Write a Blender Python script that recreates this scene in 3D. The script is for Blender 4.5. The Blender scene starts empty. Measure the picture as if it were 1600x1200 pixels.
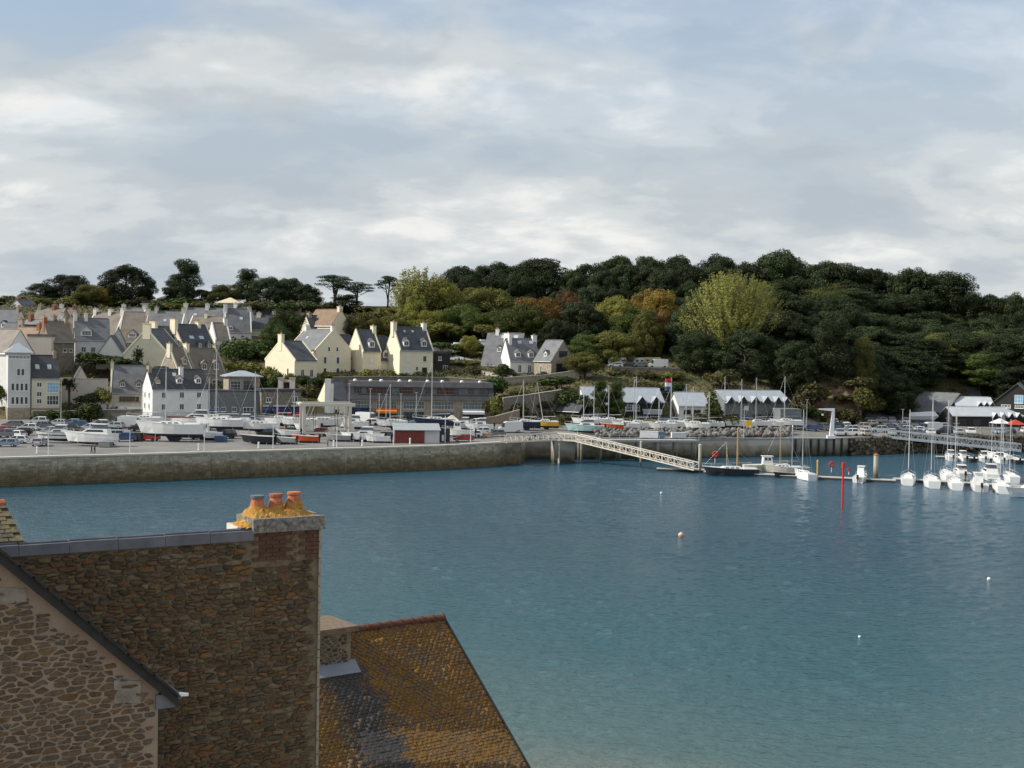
import bpy, math, random
import numpy as np
from mathutils import Vector, Matrix, noise as mnoise

# ------------------------------------------------------------------ camera, sky, sun, exposure
SC = bpy.context.scene
COL = SC.collection
F = 2000.0                       # focal length in pixels of the 1600 px wide photograph
CAM_H = 23.6                     # eye above the water
PITCH = -math.atan(55 / F)
ROLL = math.radians(1.0)
cam = bpy.data.cameras.new('camera')
cam.sensor_width = 36.0
cam.lens = F / 1600 * 36
cam.clip_start = 0.1
cam.clip_end = 20000
camo = bpy.data.objects.new('camera', cam)
COL.objects.link(camo)
CM = Matrix.Rotation(math.pi / 2 + PITCH, 3, 'X') @ Matrix.Rotation(ROLL, 3, 'Z')
camo.matrix_world = Matrix.Translation((0, 0, CAM_H)) @ CM.to_4x4()
SC.camera = camo

SUN_AZ = math.atan2(-0.97, -0.10)      # direction towards the sun, x = sin, y = cos
SUN_EL = math.radians(37)
TO_SUN = Vector((math.sin(SUN_AZ) * math.cos(SUN_EL), math.cos(SUN_AZ) * math.cos(SUN_EL), math.sin(SUN_EL)))
world = bpy.data.worlds.new('World')
SC.world = world
world.use_nodes = True
wt = world.node_tree
for n_ in list(wt.nodes):
    wt.nodes.remove(n_)


def wn(t, **kw):
    n = wt.nodes.new(t)
    for k, v in kw.items():
        setattr(n, k, v)
    return n


def wmath(op, a, b=None, clamp=False):
    n = wn('ShaderNodeMath', operation=op)
    n.use_clamp = clamp
    for i, v in enumerate((a, b)):
        if v is None:
            continue
        if isinstance(v, (int, float)):
            n.inputs[i].default_value = v
        else:
            wt.links.new(v, n.inputs[i])
    return n.outputs[0]


wout = wn('ShaderNodeOutputWorld')
wbg = wn('ShaderNodeBackground')
wbg.inputs['Strength'].default_value = 0.15
wt.links.new(wbg.outputs[0], wout.inputs[0])
sky = wn('ShaderNodeTexSky', sky_type='NISHITA')
sky.sun_disc = False
sky.sun_elevation = SUN_EL
sky.sun_rotation = SUN_AZ
sky.air_density = 1.0
sky.dust_density = 1.0
tc = wn('ShaderNodeTexCoord')
sep = wn('ShaderNodeSeparateXYZ')
wt.links.new(tc.outputs['Generated'], sep.inputs[0])
den = wmath('ADD', wmath('MAXIMUM', sep.outputs[2], 0.0), 0.34)
comb = wn('ShaderNodeCombineXYZ')
wt.links.new(wmath('DIVIDE', sep.outputs[0], den), comb.inputs[0])
wt.links.new(wmath('DIVIDE', sep.outputs[1], den), comb.inputs[1])


def cloud_noise(scale, detail, rough, dist, off, sq=1.0):
    mp = wn('ShaderNodeMapping')
    mp.inputs['Location'].default_value = off
    mp.inputs['Scale'].default_value = (1, sq, 1)
    wt.links.new(comb.outputs[0], mp.inputs[0])
    t = wn('ShaderNodeTexNoise')
    t.inputs['Scale'].default_value = scale
    t.inputs['Detail'].default_value = detail
    t.inputs['Roughness'].default_value = rough
    t.inputs['Distortion'].default_value = dist
    wt.links.new(mp.outputs[0], t.inputs[0])
    return t.outputs[0]


def ramp(fac, stops):
    r = wn('ShaderNodeValToRGB')
    r.color_ramp.interpolation = 'EASE'
    els = r.color_ramp.elements
    while len(els) < len(stops):
        els.new(0.5)
    for e, (p, c) in zip(els, stops):
        e.position = p
        e.color = (c[0], c[1], c[2], 1)
    wt.links.new(fac, r.inputs[0])
    return r.outputs[0]


OFF2 = (12.9, 8.8, 14)
OFF1 = (2.67, 12.47, 15.45)
# broad cover, then bright and grey masses inside it
cover = ramp(cloud_noise(1.5, 5, 0.5, 0.2, OFF2), [(0.36, (0.15,) * 3), (0.56, (1, 1, 1))])
# towards the horizon the gaps close up, seen edge on
cover = wmath('MAXIMUM', cover, wmath('SUBTRACT', 1.5, wmath('MULTIPLY', sep.outputs[2], 4.2), True), True)
n1 = cloud_noise(2.3, 7, 0.5, 0.25, OFF1, 1.5)
n2 = cloud_noise(6.5, 6, 0.55, 0.3, (1.3, 5.2, 2.4), 1.3)
shade = wmath('ADD', wmath('MULTIPLY', n1, 0.70), wmath('MULTIPLY', n2, 0.30))
cc = ramp(shade, [(0.37, (3.17, 3.60, 4.00)), (0.46, (3.63, 3.97, 4.23)), (0.53, (4.40, 4.63, 4.73)), (0.62, (5.93, 5.93, 5.80))])
mixw = wn('ShaderNodeMix', data_type='RGBA')
wt.links.new(cover, mixw.inputs[0])
wt.links.new(sky.outputs[0], mixw.inputs[6])
wt.links.new(cc, mixw.inputs[7])
wt.links.new(mixw.outputs[2], wbg.inputs['Color'])

sun = bpy.data.lights.new('sun', 'SUN')
sun.energy = 5.0
sun.angle = math.radians(0.9)
sun.color = (1.0, 0.95, 0.86)
suno = bpy.data.objects.new('sun', sun)
COL.objects.link(suno)
suno.rotation_euler = TO_SUN.to_track_quat('Z', 'Y').to_euler()

SC.view_settings.view_transform = 'Standard'
SC.view_settings.look = 'None'
SC.view_settings.exposure = 0.0
SC.view_settings.gamma = 1.0
SC.view_settings.use_curve_mapping = False
SC.cycles.use_denoising = True
SC.cycles.max_bounces = 6
SC.cycles.diffuse_bounces = 3
SC.cycles.glossy_bounces = 3
SC.cycles.transmission_bounces = 4
SC.cycles.transparent_max_bounces = 6

# ------------------------------------------------------------------ helpers
random.seed(7)
RNG = np.random.default_rng(11)
CAMV = Vector((0, 0, CAM_H))


def ray(u, v):
    return CM @ Vector(((u - 800) / F, -(v - 600) / F, -1))


def P(u, v, Y):
    """the place seen at photo pixel (u, v), Y metres away"""
    d = ray(u, v)
    return CAMV + d * (Y / d.y)


def XY(u, Y, v=640):
    p = P(u, v, Y)
    return p.x, p.y


def at_z(u, v, z):
    d = ray(u, v)
    return CAMV + d * ((z - CAM_H) / d.z)


def on_plane(u, v, p0, n):
    d = ray(u, v)
    return CAMV + d * ((p0 - CAMV).dot(n) / d.dot(n))


CMI = CM.transposed()


def to_uv(p):
    q = CMI @ (Vector(p) - CAMV)
    return 800 - F * q.x / q.z, 600 + F * q.y / q.z


MATS = {}


def mat(name, col, rough=0.75, var=0.18, scale=1.2, spec=0.3, metal=0.0, bump=0.0, bscale=None, col2=None, obj_var=0.0, bdist=0.05):
    if name in MATS:
        return MATS[name]
    m = bpy.data.materials.new(name)
    m.use_nodes = True
    nt = m.node_tree
    b = nt.nodes['Principled BSDF']
    b.inputs['Roughness'].default_value = rough
    b.inputs['Specular IOR Level'].default_value = spec
    b.inputs['Metallic'].default_value = metal
    geo = nt.nodes.new('ShaderNodeNewGeometry')
    no = nt.nodes.new('ShaderNodeTexNoise')
    no.inputs['Scale'].default_value = scale
    no.inputs['Detail'].default_value = 5
    no.inputs['Roughness'].default_value = 0.6
    nt.links.new(geo.outputs['Position'], no.inputs[0])
    r = nt.nodes.new('ShaderNodeValToRGB')
    c2 = col2 or tuple(min(1, c * (1 + var)) for c in col)
    c1 = col if col2 else tuple(c * (1 - var) for c in col)
    r.color_ramp.elements[0].position = 0.33
    r.color_ramp.elements[1].position = 0.67
    r.color_ramp.elements[0].color = (*c1, 1)
    r.color_ramp.elements[1].color = (*c2, 1)
    nt.links.new(no.outputs[0], r.inputs[0])
    out = r.outputs[0]
    if obj_var:
        oi = nt.nodes.new('ShaderNodeObjectInfo')
        hs = nt.nodes.new('ShaderNodeHueSaturation')
        mr = nt.nodes.new('ShaderNodeMapRange')
        mr.inputs[3].default_value = 1 - obj_var
        mr.inputs[4].default_value = 1 + obj_var
        nt.links.new(oi.outputs['Random'], mr.inputs[0])
        nt.links.new(mr.outputs[0], hs.inputs['Value'])
        nt.links.new(out, hs.inputs['Color'])
        out = hs.outputs[0]
    nt.links.new(out, b.inputs['Base Color'])
    if bump:
        n2 = nt.nodes.new('ShaderNodeTexNoise')
        n2.inputs['Scale'].default_value = bscale or scale * 6
        n2.inputs['Detail'].default_value = 6
        nt.links.new(geo.outputs['Position'], n2.inputs[0])
        bu = nt.nodes.new('ShaderNodeBump')
        bu.inputs['Strength'].default_value = bump
        bu.inputs['Distance'].default_value = bdist
        nt.links.new(n2.outputs[0], bu.inputs['Height'])
        nt.links.new(bu.outputs[0], b.inputs['Normal'])
    MATS[name] = m
    return m


class MB:
    """collects faces for ONE mesh"""

    def __init__(self):
        self.v = []
        self.f = []
        self.mi = []

    def face(self, pts, mi=0):
        k = len(self.v)
        self.v += [tuple(p) for p in pts]
        self.f.append(tuple(range(k, k + len(pts))))
        self.mi.append(mi)

    def hexa(self, b, t, mi=0):
        """b, t: four bottom and four top corners, counter-clockwise seen from above"""
        k = len(self.v)
        self.v += [tuple(p) for p in b] + [tuple(p) for p in t]
        for q in ((3, 2, 1, 0), (4, 5, 6, 7), (0, 1, 5, 4), (1, 2, 6, 5), (2, 3, 7, 6), (3, 0, 4, 7)):
            self.f.append(tuple(k + i for i in q))
            self.mi.append(mi)

    def box(self, x0, x1, y0, y1, z0, z1, mi=0):
        self.hexa([(x0, y0, z0), (x1, y0, z0), (x1, y1, z0), (x0, y1, z0)], [(x0, y0, z1), (x1, y0, z1), (x1, y1, z1), (x0, y1, z1)], mi)
        return self

    def prism(self, poly, axis, a, b, mi=0):
        """poly (2-D outline) pulled from a to b along axis ('x','y','z')"""
        def pt(p, t):
            return {'x': (t, p[0], p[1]), 'y': (p[0], t, p[1]), 'z': (p[0], p[1], t)}[axis]
        k = len(self.v)
        n = len(poly)
        self.v += [pt(p, a) for p in poly] + [pt(p, b) for p in poly]
        self.f.append(tuple(k + i for i in range(n)))
        self.f.append(tuple(k + n + n - 1 - i for i in range(n)))
        self.mi += [mi, mi]
        for i in range(n):
            j = (i + 1) % n
            self.f.append((k + i, k + n + i, k + n + j, k + j))
            self.mi.append(mi)
        return self

    def tube(self, pts, rad, n=6, mi=0, caps=True):
        pts = [Vector(p) for p in pts]
        if not hasattr(rad, '__len__'):
            rad = [rad] * len(pts)
        k = len(self.v)
        for i, p in enumerate(pts):
            d = (pts[min(i + 1, len(pts) - 1)] - pts[max(i - 1, 0)]).normalized()
            a = d.orthogonal() if abs(d.z) < 0.95 else Vector((1, 0, 0))
            a = (a - d * a.dot(d)).normalized()
            c = d.cross(a)
            for j in range(n):
                t = 2 * math.pi * j / n
                self.v.append(tuple(p + (a * math.cos(t) + c * math.sin(t)) * rad[i]))
        for i in range(len(pts) - 1):
            for j in range(n):
                a, b = k + i * n + j, k + i * n + (j + 1) % n
                self.f.append((a, b, b + n, a + n))
                self.mi.append(mi)
        if caps:
            self.f.append(tuple(k + n - 1 - j for j in range(n)))
            e = k + (len(pts) - 1) * n
            self.f.append(tuple(e + j for j in range(n)))
            self.mi += [mi, mi]
        return self

    def lathe(self, prof, n=12, c=(0, 0), mi=0):
        """prof: (radius, z) from the bottom up"""
        k = len(self.v)
        for r, z in prof:
            for j in range(n):
                t = 2 * math.pi * j / n
                self.v.append((c[0] + r * math.cos(t), c[1] + r * math.sin(t), z))
        for i in range(len(prof) - 1):
            for j in range(n):
                a, b = k + i * n + j, k + i * n + (j + 1) % n
                self.f.append((a, b, b + n, a + n))
                self.mi.append(mi)
        self.f.append(tuple(k + n - 1 - j for j in range(n)))
        e = k + (len(prof) - 1) * n
        self.f.append(tuple(e + j for j in range(n)))
        self.mi += [mi, mi]
        return self

    def mesh(self, name, mats, smooth=False):
        me = bpy.data.meshes.new(name)
        me.from_pydata(self.v, [], self.f)
        for m in (mats if isinstance(mats, (list, tuple)) else [mats]):
            me.materials.append(m)
        if len(me.materials) > 1:
            me.polygons.foreach_set('material_index', self.mi)
        if smooth:
            me.polygons.foreach_set('use_smooth', [True] * len(me.polygons))
        return me

    def build(self, name, mats, parent=None, loc=(0, 0, 0), rz=0.0, smooth=False):
        return add(name, self.mesh(name, mats, smooth), parent, loc, rz)


def np_mesh(name, verts, faces, mats, mi=None, smooth=False):
    """verts (n,3), faces (m,k) arrays"""
    me = bpy.data.meshes.new(name)
    m, k = faces.shape
    me.vertices.add(len(verts))
    me.vertices.foreach_set('co', np.ascontiguousarray(verts, dtype=np.float32).ravel())
    me.loops.add(m * k)
    me.loops.foreach_set('vertex_index', np.ascontiguousarray(faces, dtype=np.int32).ravel())
    me.polygons.add(m)
    me.polygons.foreach_set('loop_start', np.arange(m, dtype=np.int32) * k)
    for q in (mats if isinstance(mats, (list, tuple)) else [mats]):
        me.materials.append(q)
    if mi is not None:
        me.polygons.foreach_set('material_index', np.ascontiguousarray(mi, dtype=np.int32))
    if smooth:
        me.polygons.foreach_set('use_smooth', np.ones(m, dtype=bool))
    me.update(calc_edges=True)
    return me


def add(name, me, parent=None, loc=(0, 0, 0), rz=0.0, scale=None):
    o = bpy.data.objects.new(name, me)
    COL.objects.link(o)
    o.location = loc
    o.rotation_euler = (0, 0, rz)
    if scale:
        o.scale = scale
    if parent:
        o.parent = parent
    return o


THINGS = []


def tag(o, label, cat, group=None):
    o['label'] = label
    o['category'] = cat
    o['kind'] = 'thing'
    if group:
        o['group'] = group
    THINGS.append(o)
    return o


def thing(name, label, cat, loc=(0, 0, 0), rz=0.0, group=None, scale=None):
    o = add(name, None, None, loc, rz, scale)
    return tag(o, label, cat, group)


def struct(o):
    o['kind'] = 'structure'
    return o


ORD = ['first', 'second', 'third', 'fourth', 'fifth', 'sixth', 'seventh', 'eighth', 'ninth', 'tenth', 'eleventh', 'twelfth', 'thirteenth',
       'fourteenth', 'fifteenth', 'sixteenth', 'seventeenth', 'eighteenth', 'nineteenth', 'twentieth']


def finish_labels():
    """things that carry the same words get their place in the row, counted from the town end"""
    by = {}
    for o in THINGS:
        if o.get('shared'):
            del o['shared']
            continue
        by.setdefault(o['label'], []).append(o)
    for lab, os_ in by.items():
        if len(os_) < 2:
            continue
        os_.sort(key=lambda o: o.get('u', to_uv(o.location)[0]))
        for i, o in enumerate(os_):
            w = ORD[i] if i < 20 else 'number %d' % (i + 1)
            o['label'] = '%s, %s from the town end' % (lab, w)


WHITE = mat('white_render', (0.74, 0.73, 0.70), 0.8, 0.06, 0.6)
CREAM = mat('cream_render', (0.80, 0.72, 0.54), 0.85, 0.05, 0.5)
PALE = mat('pale_grey_render', (0.58, 0.58, 0.57), 0.85, 0.07, 0.5)
IVORY = mat('ivory_render', (0.66, 0.62, 0.48), 0.85, 0.06, 0.5)
OLIVEW = mat('olive_grey_render', (0.40, 0.39, 0.31), 0.9, 0.08, 0.5)
PINKW = mat('pinkish_render', (0.60, 0.53, 0.47), 0.9, 0.07, 0.5)
STONE = mat('granite_wall', (0.33, 0.28, 0.215), 0.9, 0.3, 1.6, bump=0.5, bscale=4)
DKSTONE = mat('dark_granite', (0.20, 0.175, 0.14), 0.9, 0.3, 1.6, bump=0.5, bscale=4)
TIMBER = mat('black_timber', (0.030, 0.028, 0.026), 0.7, 0.25, 3)
GREYCLAD = mat('weathered_grey_boards', (0.17, 0.18, 0.18), 0.8, 0.25, 3)
CONC = mat('concrete', (0.36, 0.34, 0.31), 0.9, 0.16, 0.7, bump=0.2, bscale=6)
BRICKRED = mat('red_brick', (0.30, 0.12, 0.07), 0.9, 0.3, 9)
GLASS = mat('window_glass', (0.035, 0.042, 0.05), 0.12, 0.3, 1.5, spec=0.6)
BLUEGLASS = mat('sky_blue_window', (0.22, 0.46, 0.62), 0.15, 0.1, 1.5, spec=0.6)
FRAMEW = mat('white_window_frame', (0.78, 0.78, 0.76), 0.5, 0.04, 3)
METALW = mat('white_painted_metal', (0.76, 0.77, 0.77), 0.4, 0.06, 2, spec=0.5)
METALG = mat('galvanised_steel', (0.46, 0.48, 0.49), 0.45, 0.12, 2, spec=0.5, metal=0.3)
ALU = mat('mast_aluminium', (0.60, 0.61, 0.62), 0.35, 0.08, 2, spec=0.5, metal=0.4)
BLACK = mat('black_rubber', (0.02, 0.02, 0.022), 0.7, 0.2, 5)
TERRA = mat('terracotta', (0.42, 0.145, 0.07), 0.8, 0.25, 9)
RED = mat('red_paint', (0.55, 0.035, 0.03), 0.5, 0.1, 2)
YELLOW = mat('yellow_paint', (0.75, 0.44, 0.03), 0.5, 0.1, 2)
ORANGE = mat('orange_paint', (0.70, 0.20, 0.03), 0.5, 0.1, 2)
NAVY = mat('navy_paint', (0.02, 0.028, 0.075), 0.5, 0.15, 2)
ZINC = mat('zinc_roofing', (0.33, 0.36, 0.40), 0.45, 0.08, 0.8, spec=0.5)
WOOD = mat('weathered_wood', (0.27, 0.21, 0.15), 0.85, 0.25, 3)


def roof_mat(name, col, var=0.22, row=0.28):
    """slate or tile courses as fine relief, weathered in patches"""
    if name in MATS:
        return MATS[name]
    m = mat(name, col, 0.62, var, 0.55, spec=0.35)
    nt = m.node_tree
    b = nt.nodes['Principled BSDF']
    geo = nt.nodes.new('ShaderNodeNewGeometry')
    sp = nt.nodes.new('ShaderNodeSeparateXYZ')
    nt.links.new(geo.outputs['Position'], sp.inputs[0])
    mm = nt.nodes.new('ShaderNodeMath')
    mm.operation = 'MULTIPLY'
    mm.inputs[1].default_value = 1 / row
    nt.links.new(sp.outputs[2], mm.inputs[0])
    fr = nt.nodes.new('ShaderNodeMath')
    fr.operation = 'FRACT'
    nt.links.new(mm.outputs[0], fr.inputs[0])
    no = nt.nodes.new('ShaderNodeTexNoise')
    no.inputs['Scale'].default_value = 3.5
    nt.links.new(geo.outputs['Position'], no.inputs[0])
    ad = nt.nodes.new('ShaderNodeMath')
    ad.operation = 'ADD'
    nt.links.new(fr.outputs[0], ad.inputs[0])
    nt.links.new(no.outputs[0], ad.inputs[1])
    bu = nt.nodes.new('ShaderNodeBump')
    bu.inputs['Strength'].default_value = 0.5
    bu.inputs['Distance'].default_value = 0.05
    nt.links.new(ad.outputs[0], bu.inputs['Height'])
    nt.links.new(bu.outputs[0], b.inputs['Normal'])
    return m


SLATE = roof_mat('slate_roof', (0.07, 0.078, 0.092))
SLATEL = roof_mat('pale_slate_roof', (0.145, 0.15, 0.156))
SLATEB = roof_mat('brownish_slate_roof', (0.175, 0.148, 0.12))
SLATED = roof_mat('dark_slate_roof', (0.06, 0.062, 0.066))
TILEB = roof_mat('brown_tile_roof', (0.20, 0.125, 0.075))

# ------------------------------------------------------------------ land: profiles run back from the quay edge, column by column
QZ = 4.65
PROF = {
    -700: [(172, 4.65), (230, 4.8), (262, 6), (300, 12), (350, 24), (400, 33), (450, 36), (520, 36), (900, 30)],
    0: [(206, 4.65), (235, 4.7), (262, 5.0), (285, 5.9), (305, 12.8), (325, 18.6), (350, 25.2), (390, 33.5), (450, 36), (520, 36), (900, 30)],
    200: [(216, 4.65), (240, 4.7), (262, 5.0), (282, 6.0), (300, 8.8), (315, 14.6), (330, 18.8), (355, 24.2), (395, 33.2), (425, 35.5), (520, 37), (900, 30)],
    400: [(228, 4.65), (245, 4.7), (270, 5.2), (290, 6.5), (302, 12.2), (330, 15.6), (345, 19.5), (375, 26.8), (410, 34.6), (430, 36), (520, 38), (900, 30)],
    600: [(241, 4.65), (255, 4.7), (275, 5.2), (303, 6.2), (317, 6.4), (321, 15.4), (333, 16.2), (360, 20), (395, 30.5), (435, 37), (520, 40), (900, 30)],
    700: [(249, 4.65), (260, 4.7), (275, 5.2), (303, 6.2), (317, 6.4), (324, 15.4), (336, 16.7), (370, 22.8), (405, 29), (450, 38), (520, 40), (900, 30)],
    790: [(260.5, 4.65), (270, 4.7), (280, 5.0), (300, 6.2), (308, 8.8), (322, 14.5), (336, 16.2), (370, 23.4), (410, 30), (460, 40), (520, 41), (900, 30)],
    814: [(263, 4.65), (270, 4.7), (280, 5.0), (300, 6.2), (308, 8.8), (322, 14.5), (336, 16.2), (370, 23.4), (410, 30), (460, 40), (520, 41), (900, 30)],
    822: [(274, 4.6), (278, 4.7), (282, 5.0), (300, 6.2), (308, 8.8), (322, 14.5), (336, 16.2), (370, 23.4), (410, 30), (460, 40), (520, 41), (900, 30)],
    900: [(275, 4.6), (280, 4.7), (285, 4.9), (305, 6.0), (320, 11.7), (334, 16.5), (352, 18.7), (365, 19.4), (385, 24.8), (420, 33), (470, 41), (520, 41), (900, 30)],
    1000: [(280, 4.5), (286, 4.6), (292, 4.8), (312, 6.1), (325, 13.1), (350, 18.5), (362, 19.1), (385, 24), (420, 32), (470, 41), (520, 41), (900, 30)],
    1200: [(292, 4.2), (298, 4.4), (304, 4.9), (317, 6.6), (330, 12.2), (350, 18), (380, 26), (420, 34), (470, 41), (520, 41), (900, 30)],
    1300: [(297, 4.1), (310, 4.5), (325, 5.4), (336, 6.6), (345, 12), (360, 18), (385, 25), (420, 33), (470, 40), (520, 41), (900, 30)],
    1400: [(309, 4.1), (325, 4.7), (345, 6.0), (352, 7.2), (372, 17), (400, 26), (450, 36), (480, 37), (520, 37), (900, 30)],
    1600: [(322, 4.1), (335, 4.6), (345, 5.3), (358, 7.6), (375, 14.5), (400, 20.5), (440, 27), (480, 30), (520, 30), (900, 26)],
    2300: [(345, 4.1), (350, 4.6), (360, 5.5), (370, 8), (385, 14), (410, 19), (440, 23), (480, 25), (520, 25), (900, 22)],
}
PU = sorted(PROF)
PT = [XY(u, 100.0)[0] / 100.0 for u in PU]
PYS = [np.array([p[0] for p in PROF[u]]) for u in PU]
PZS = [np.array([p[1] for p in PROF[u]]) for u in PU]
PEDGE = np.array([y[0] for y in PYS])


def edge_y(t):
    return float(np.interp(t, PT, PEDGE))


def ground(x, y):
    t = x / y
    i = int(np.clip(np.searchsorted(PT, t) - 1, 0, len(PT) - 2))
    w = min(1, max(0, (t - PT[i]) / (PT[i + 1] - PT[i])))
    z = (1 - w) * np.interp(y, PYS[i], PZS[i]) + w * np.interp(y, PYS[i + 1], PZS[i + 1])
    return float(z)


def on_ground(u, v):
    """where the line of sight through a photo pixel first meets the land"""
    d = ray(u, v)
    d = d / d.y
    y = 150.0
    while y < 700:
        p = CAMV + d * y
        if y >= edge_y(p.x / y) - 0.5 and p.z <= ground(p.x, y):
            break
        y += 0.5
    p = CAMV + d * y
    return Vector((p.x, p.y, ground(p.x, p.y)))


def paved_to(u):
    return float(np.interp(u, [-700, 0, 400, 600, 760, 800, 860, 1000, 1200, 1300, 1400, 1600, 2300],
                           [262, 284, 293, 303, 303, 300, 296, 308, 314, 337, 352, 357, 370]))


def land_material():
    m = mat('hillside_scrub', (0.055, 0.065, 0.026), 0.95, 0.3, 0.10, col2=(0.17, 0.135, 0.07), bump=0.8, bscale=1.5, bdist=0.4)
    return m


def asphalt_material():
    return mat('worn_asphalt', (0.15, 0.145, 0.14), 0.9, 0.25, 0.12, col2=(0.235, 0.225, 0.21), bump=0.2, bscale=3)


us = sorted(set(list(range(-700, 0, 40)) + list(range(0, 790, 10)) + [790, 814, 822] + list(range(830, 1600, 10)) + list(range(1600, 2301, 40))))
rows = np.concatenate([np.linspace(0, 0.30, 46)[:-1], np.linspace(0.30, 1, 24)])
gv, gm = [], []
for u in us:
    t = float(np.interp(u, PU, PT))
    e = edge_y(t)
    far = 900.0
    for r in rows:
        y = e + (far - e) * r
        x = t * y
        z = ground(x, y)
        pt = paved_to(u)
        rough = min(1, max(0, (y - pt) / 10))
        z += rough * 0.9 * (mnoise.noise((x * 0.09, y * 0.09, 0)))
        gv.append((x, y, z))
        gm.append(0 if y < pt - 2 else 1)
nr, nc = len(rows), len(us)
gf, gmi = [], []
for i in range(nc - 1):
    for j in range(nr - 1):
        a = i * nr + j
        gf.append((a, a + nr, a + nr + 1, a + 1))
        gmi.append(gm[a])
ground_o = add('ground', np_mesh('ground', np.array(gv), np.array(gf), [asphalt_material(), land_material()], gmi, True))
struct(ground_o)

# sea floor and the near shore below the houses we look over
SANDM = mat('wet_sand', (0.30, 0.25, 0.17), 0.9, 0.15, 0.3)
sv, sf = [], []
for i, y in enumerate((-60, 10, 45, 62, 75, 95, 160, 200, 6000)):
    z = (6, 6, 3.2, 0.5, -0.35, -1.5, -4, -5, -8)[i]
    sv += [(-6000, y, z), (6000, y, z)]
    if i:
        sf.append((2 * i - 2, 2 * i - 1, 2 * i + 1, 2 * i))
shore = add('beach', np_mesh('beach', np.array(sv, dtype=float), np.array(sf), SANDM))
struct(shore)

# water: a body colour that pales over the shallow sand, ripples as relief
wm = bpy.data.materials.new('harbour_water')
wm.use_nodes = True
nt = wm.node_tree
b = nt.nodes['Principled BSDF']
b.inputs['Roughness'].default_value = 0.12
b.inputs['IOR'].default_value = 1.333
geo = nt.nodes.new('ShaderNodeNewGeometry')
sp = nt.nodes.new('ShaderNodeSeparateXYZ')
nt.links.new(geo.outputs['Position'], sp.inputs[0])


def nd(op, a, bb, cl=False):
    n = nt.nodes.new('ShaderNodeMath')
    n.operation = op
    n.use_clamp = cl
    for i, q in enumerate((a, bb)):
        if isinstance(q, (int, float)):
            n.inputs[i].default_value = q
        else:
            nt.links.new(q, n.inputs[i])
    return n.outputs[0]


def wnoise(scale, sx, sy, detail, rough=0.55):
    mp = nt.nodes.new('ShaderNodeMapping')
    mp.inputs['Scale'].default_value = (sx, sy, 1)
    mp.inputs['Rotation'].default_value = (0, 0, 0.25)
    nt.links.new(geo.outputs['Position'], mp.inputs[0])
    n = nt.nodes.new('ShaderNodeTexNoise')
    n.inputs['Scale'].default_value = scale
    n.inputs['Detail'].default_value = detail
    n.inputs['Roughness'].default_value = rough
    nt.links.new(mp.outputs[0], n.inputs[0])
    return n.outputs[0]


patch = wnoise(0.02, 1, 1, 3)
dist = nd('ADD', sp.outputs[1], nd('MULTIPLY', sp.outputs[0], 0.35))
dist = nd('ADD', dist, nd('MULTIPLY', nd('SUBTRACT', patch, 0.5), 40))
r = nt.nodes.new('ShaderNodeValToRGB')
els = r.color_ramp.elements
WSTOPS = [(0.04, (0.20, 0.18, 0.13)), (0.11, (0.062, 0.114, 0.115)), (0.26, (0.022, 0.082, 0.100)), (0.6, (0.017, 0.064, 0.094)), (1.0, (0.026, 0.084, 0.128))]
while len(els) < len(WSTOPS):
    els.new(0.5)
for e, (p, c) in zip(els, WSTOPS):
    e.position = p
    e.color = (*c, 1)
nt.links.new(nd('DIVIDE', nd('SUBTRACT', dist, 58), 180), r.inputs[0])
nt.links.new(r.outputs[0], b.inputs['Base Color'])
rip = nd('ADD', nd('MULTIPLY', wnoise(1.0, 0.8, 1.5, 4, 0.6), 0.75), nd('MULTIPLY', wnoise(0.22, 0.7, 1.4, 3), 0.6))
bu = nt.nodes.new('ShaderNodeBump')
bu.inputs['Strength'].default_value = 1.0
bu.inputs['Distance'].default_value = 0.35
nt.links.new(rip, bu.inputs['Height'])
nt.links.new(bu.outputs[0], b.inputs['Normal'])
# wind ripples as real relief where we look across the harbour, a plain sheet beyond
NCW, NRW = 560, 480
wu = np.linspace(-260, 1860, NCW)
wt_ = (wu - 800) / F
wq = np.linspace(1 / 56.0, 1 / 372.0, NRW)
wy = 1 / wq
X_ = wt_[None, :] * wy[:, None]
Y_ = np.repeat(wy[:, None], NCW, 1)
Z_ = np.zeros_like(X_)
wr = np.random.default_rng(3)
gust = np.zeros_like(X_)
for i in range(6):
    a_, l_ = wr.uniform(0, 6.28), wr.uniform(25, 80)
    gust += np.sin((X_ * math.cos(a_) + Y_ * math.sin(a_)) * 6.283 / l_ + wr.uniform(0, 6.28))
gust = 0.85 + 0.13 * gust
for i in range(70):
    l_ = 0.55 * (3.6 / 0.55) ** (wr.random() ** 1.2)
    a_ = math.pi / 2 + 0.25 + wr.normal(0, 0.55)
    amp = 0.0027 * l_ ** 0.92
    Z_ += amp * np.sin((X_ * math.cos(a_) + Y_ * math.sin(a_)) * 6.283 / l_ + wr.uniform(0, 6.28))
Z_ *= gust
vid = np.arange(NRW * NCW).reshape(NRW, NCW)
wf = np.stack([vid[:-1, :-1], vid[:-1, 1:], vid[1:, 1:], vid[1:, :-1]], -1).reshape(-1, 4)
sheet = np.array([(-6000, 30, -0.3), (6000, 30, -0.3), (6000, 9000, -0.3), (-6000, 9000, -0.3)], dtype=float)
wv = np.concatenate([np.stack([X_, Y_, Z_], -1).reshape(-1, 3), sheet])
wf = np.concatenate([wf, np.array([[0, 1, 2, 3]]) + NRW * NCW])
water = add('water', np_mesh('water', wv, wf, wm, None, True))
struct(water)


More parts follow.
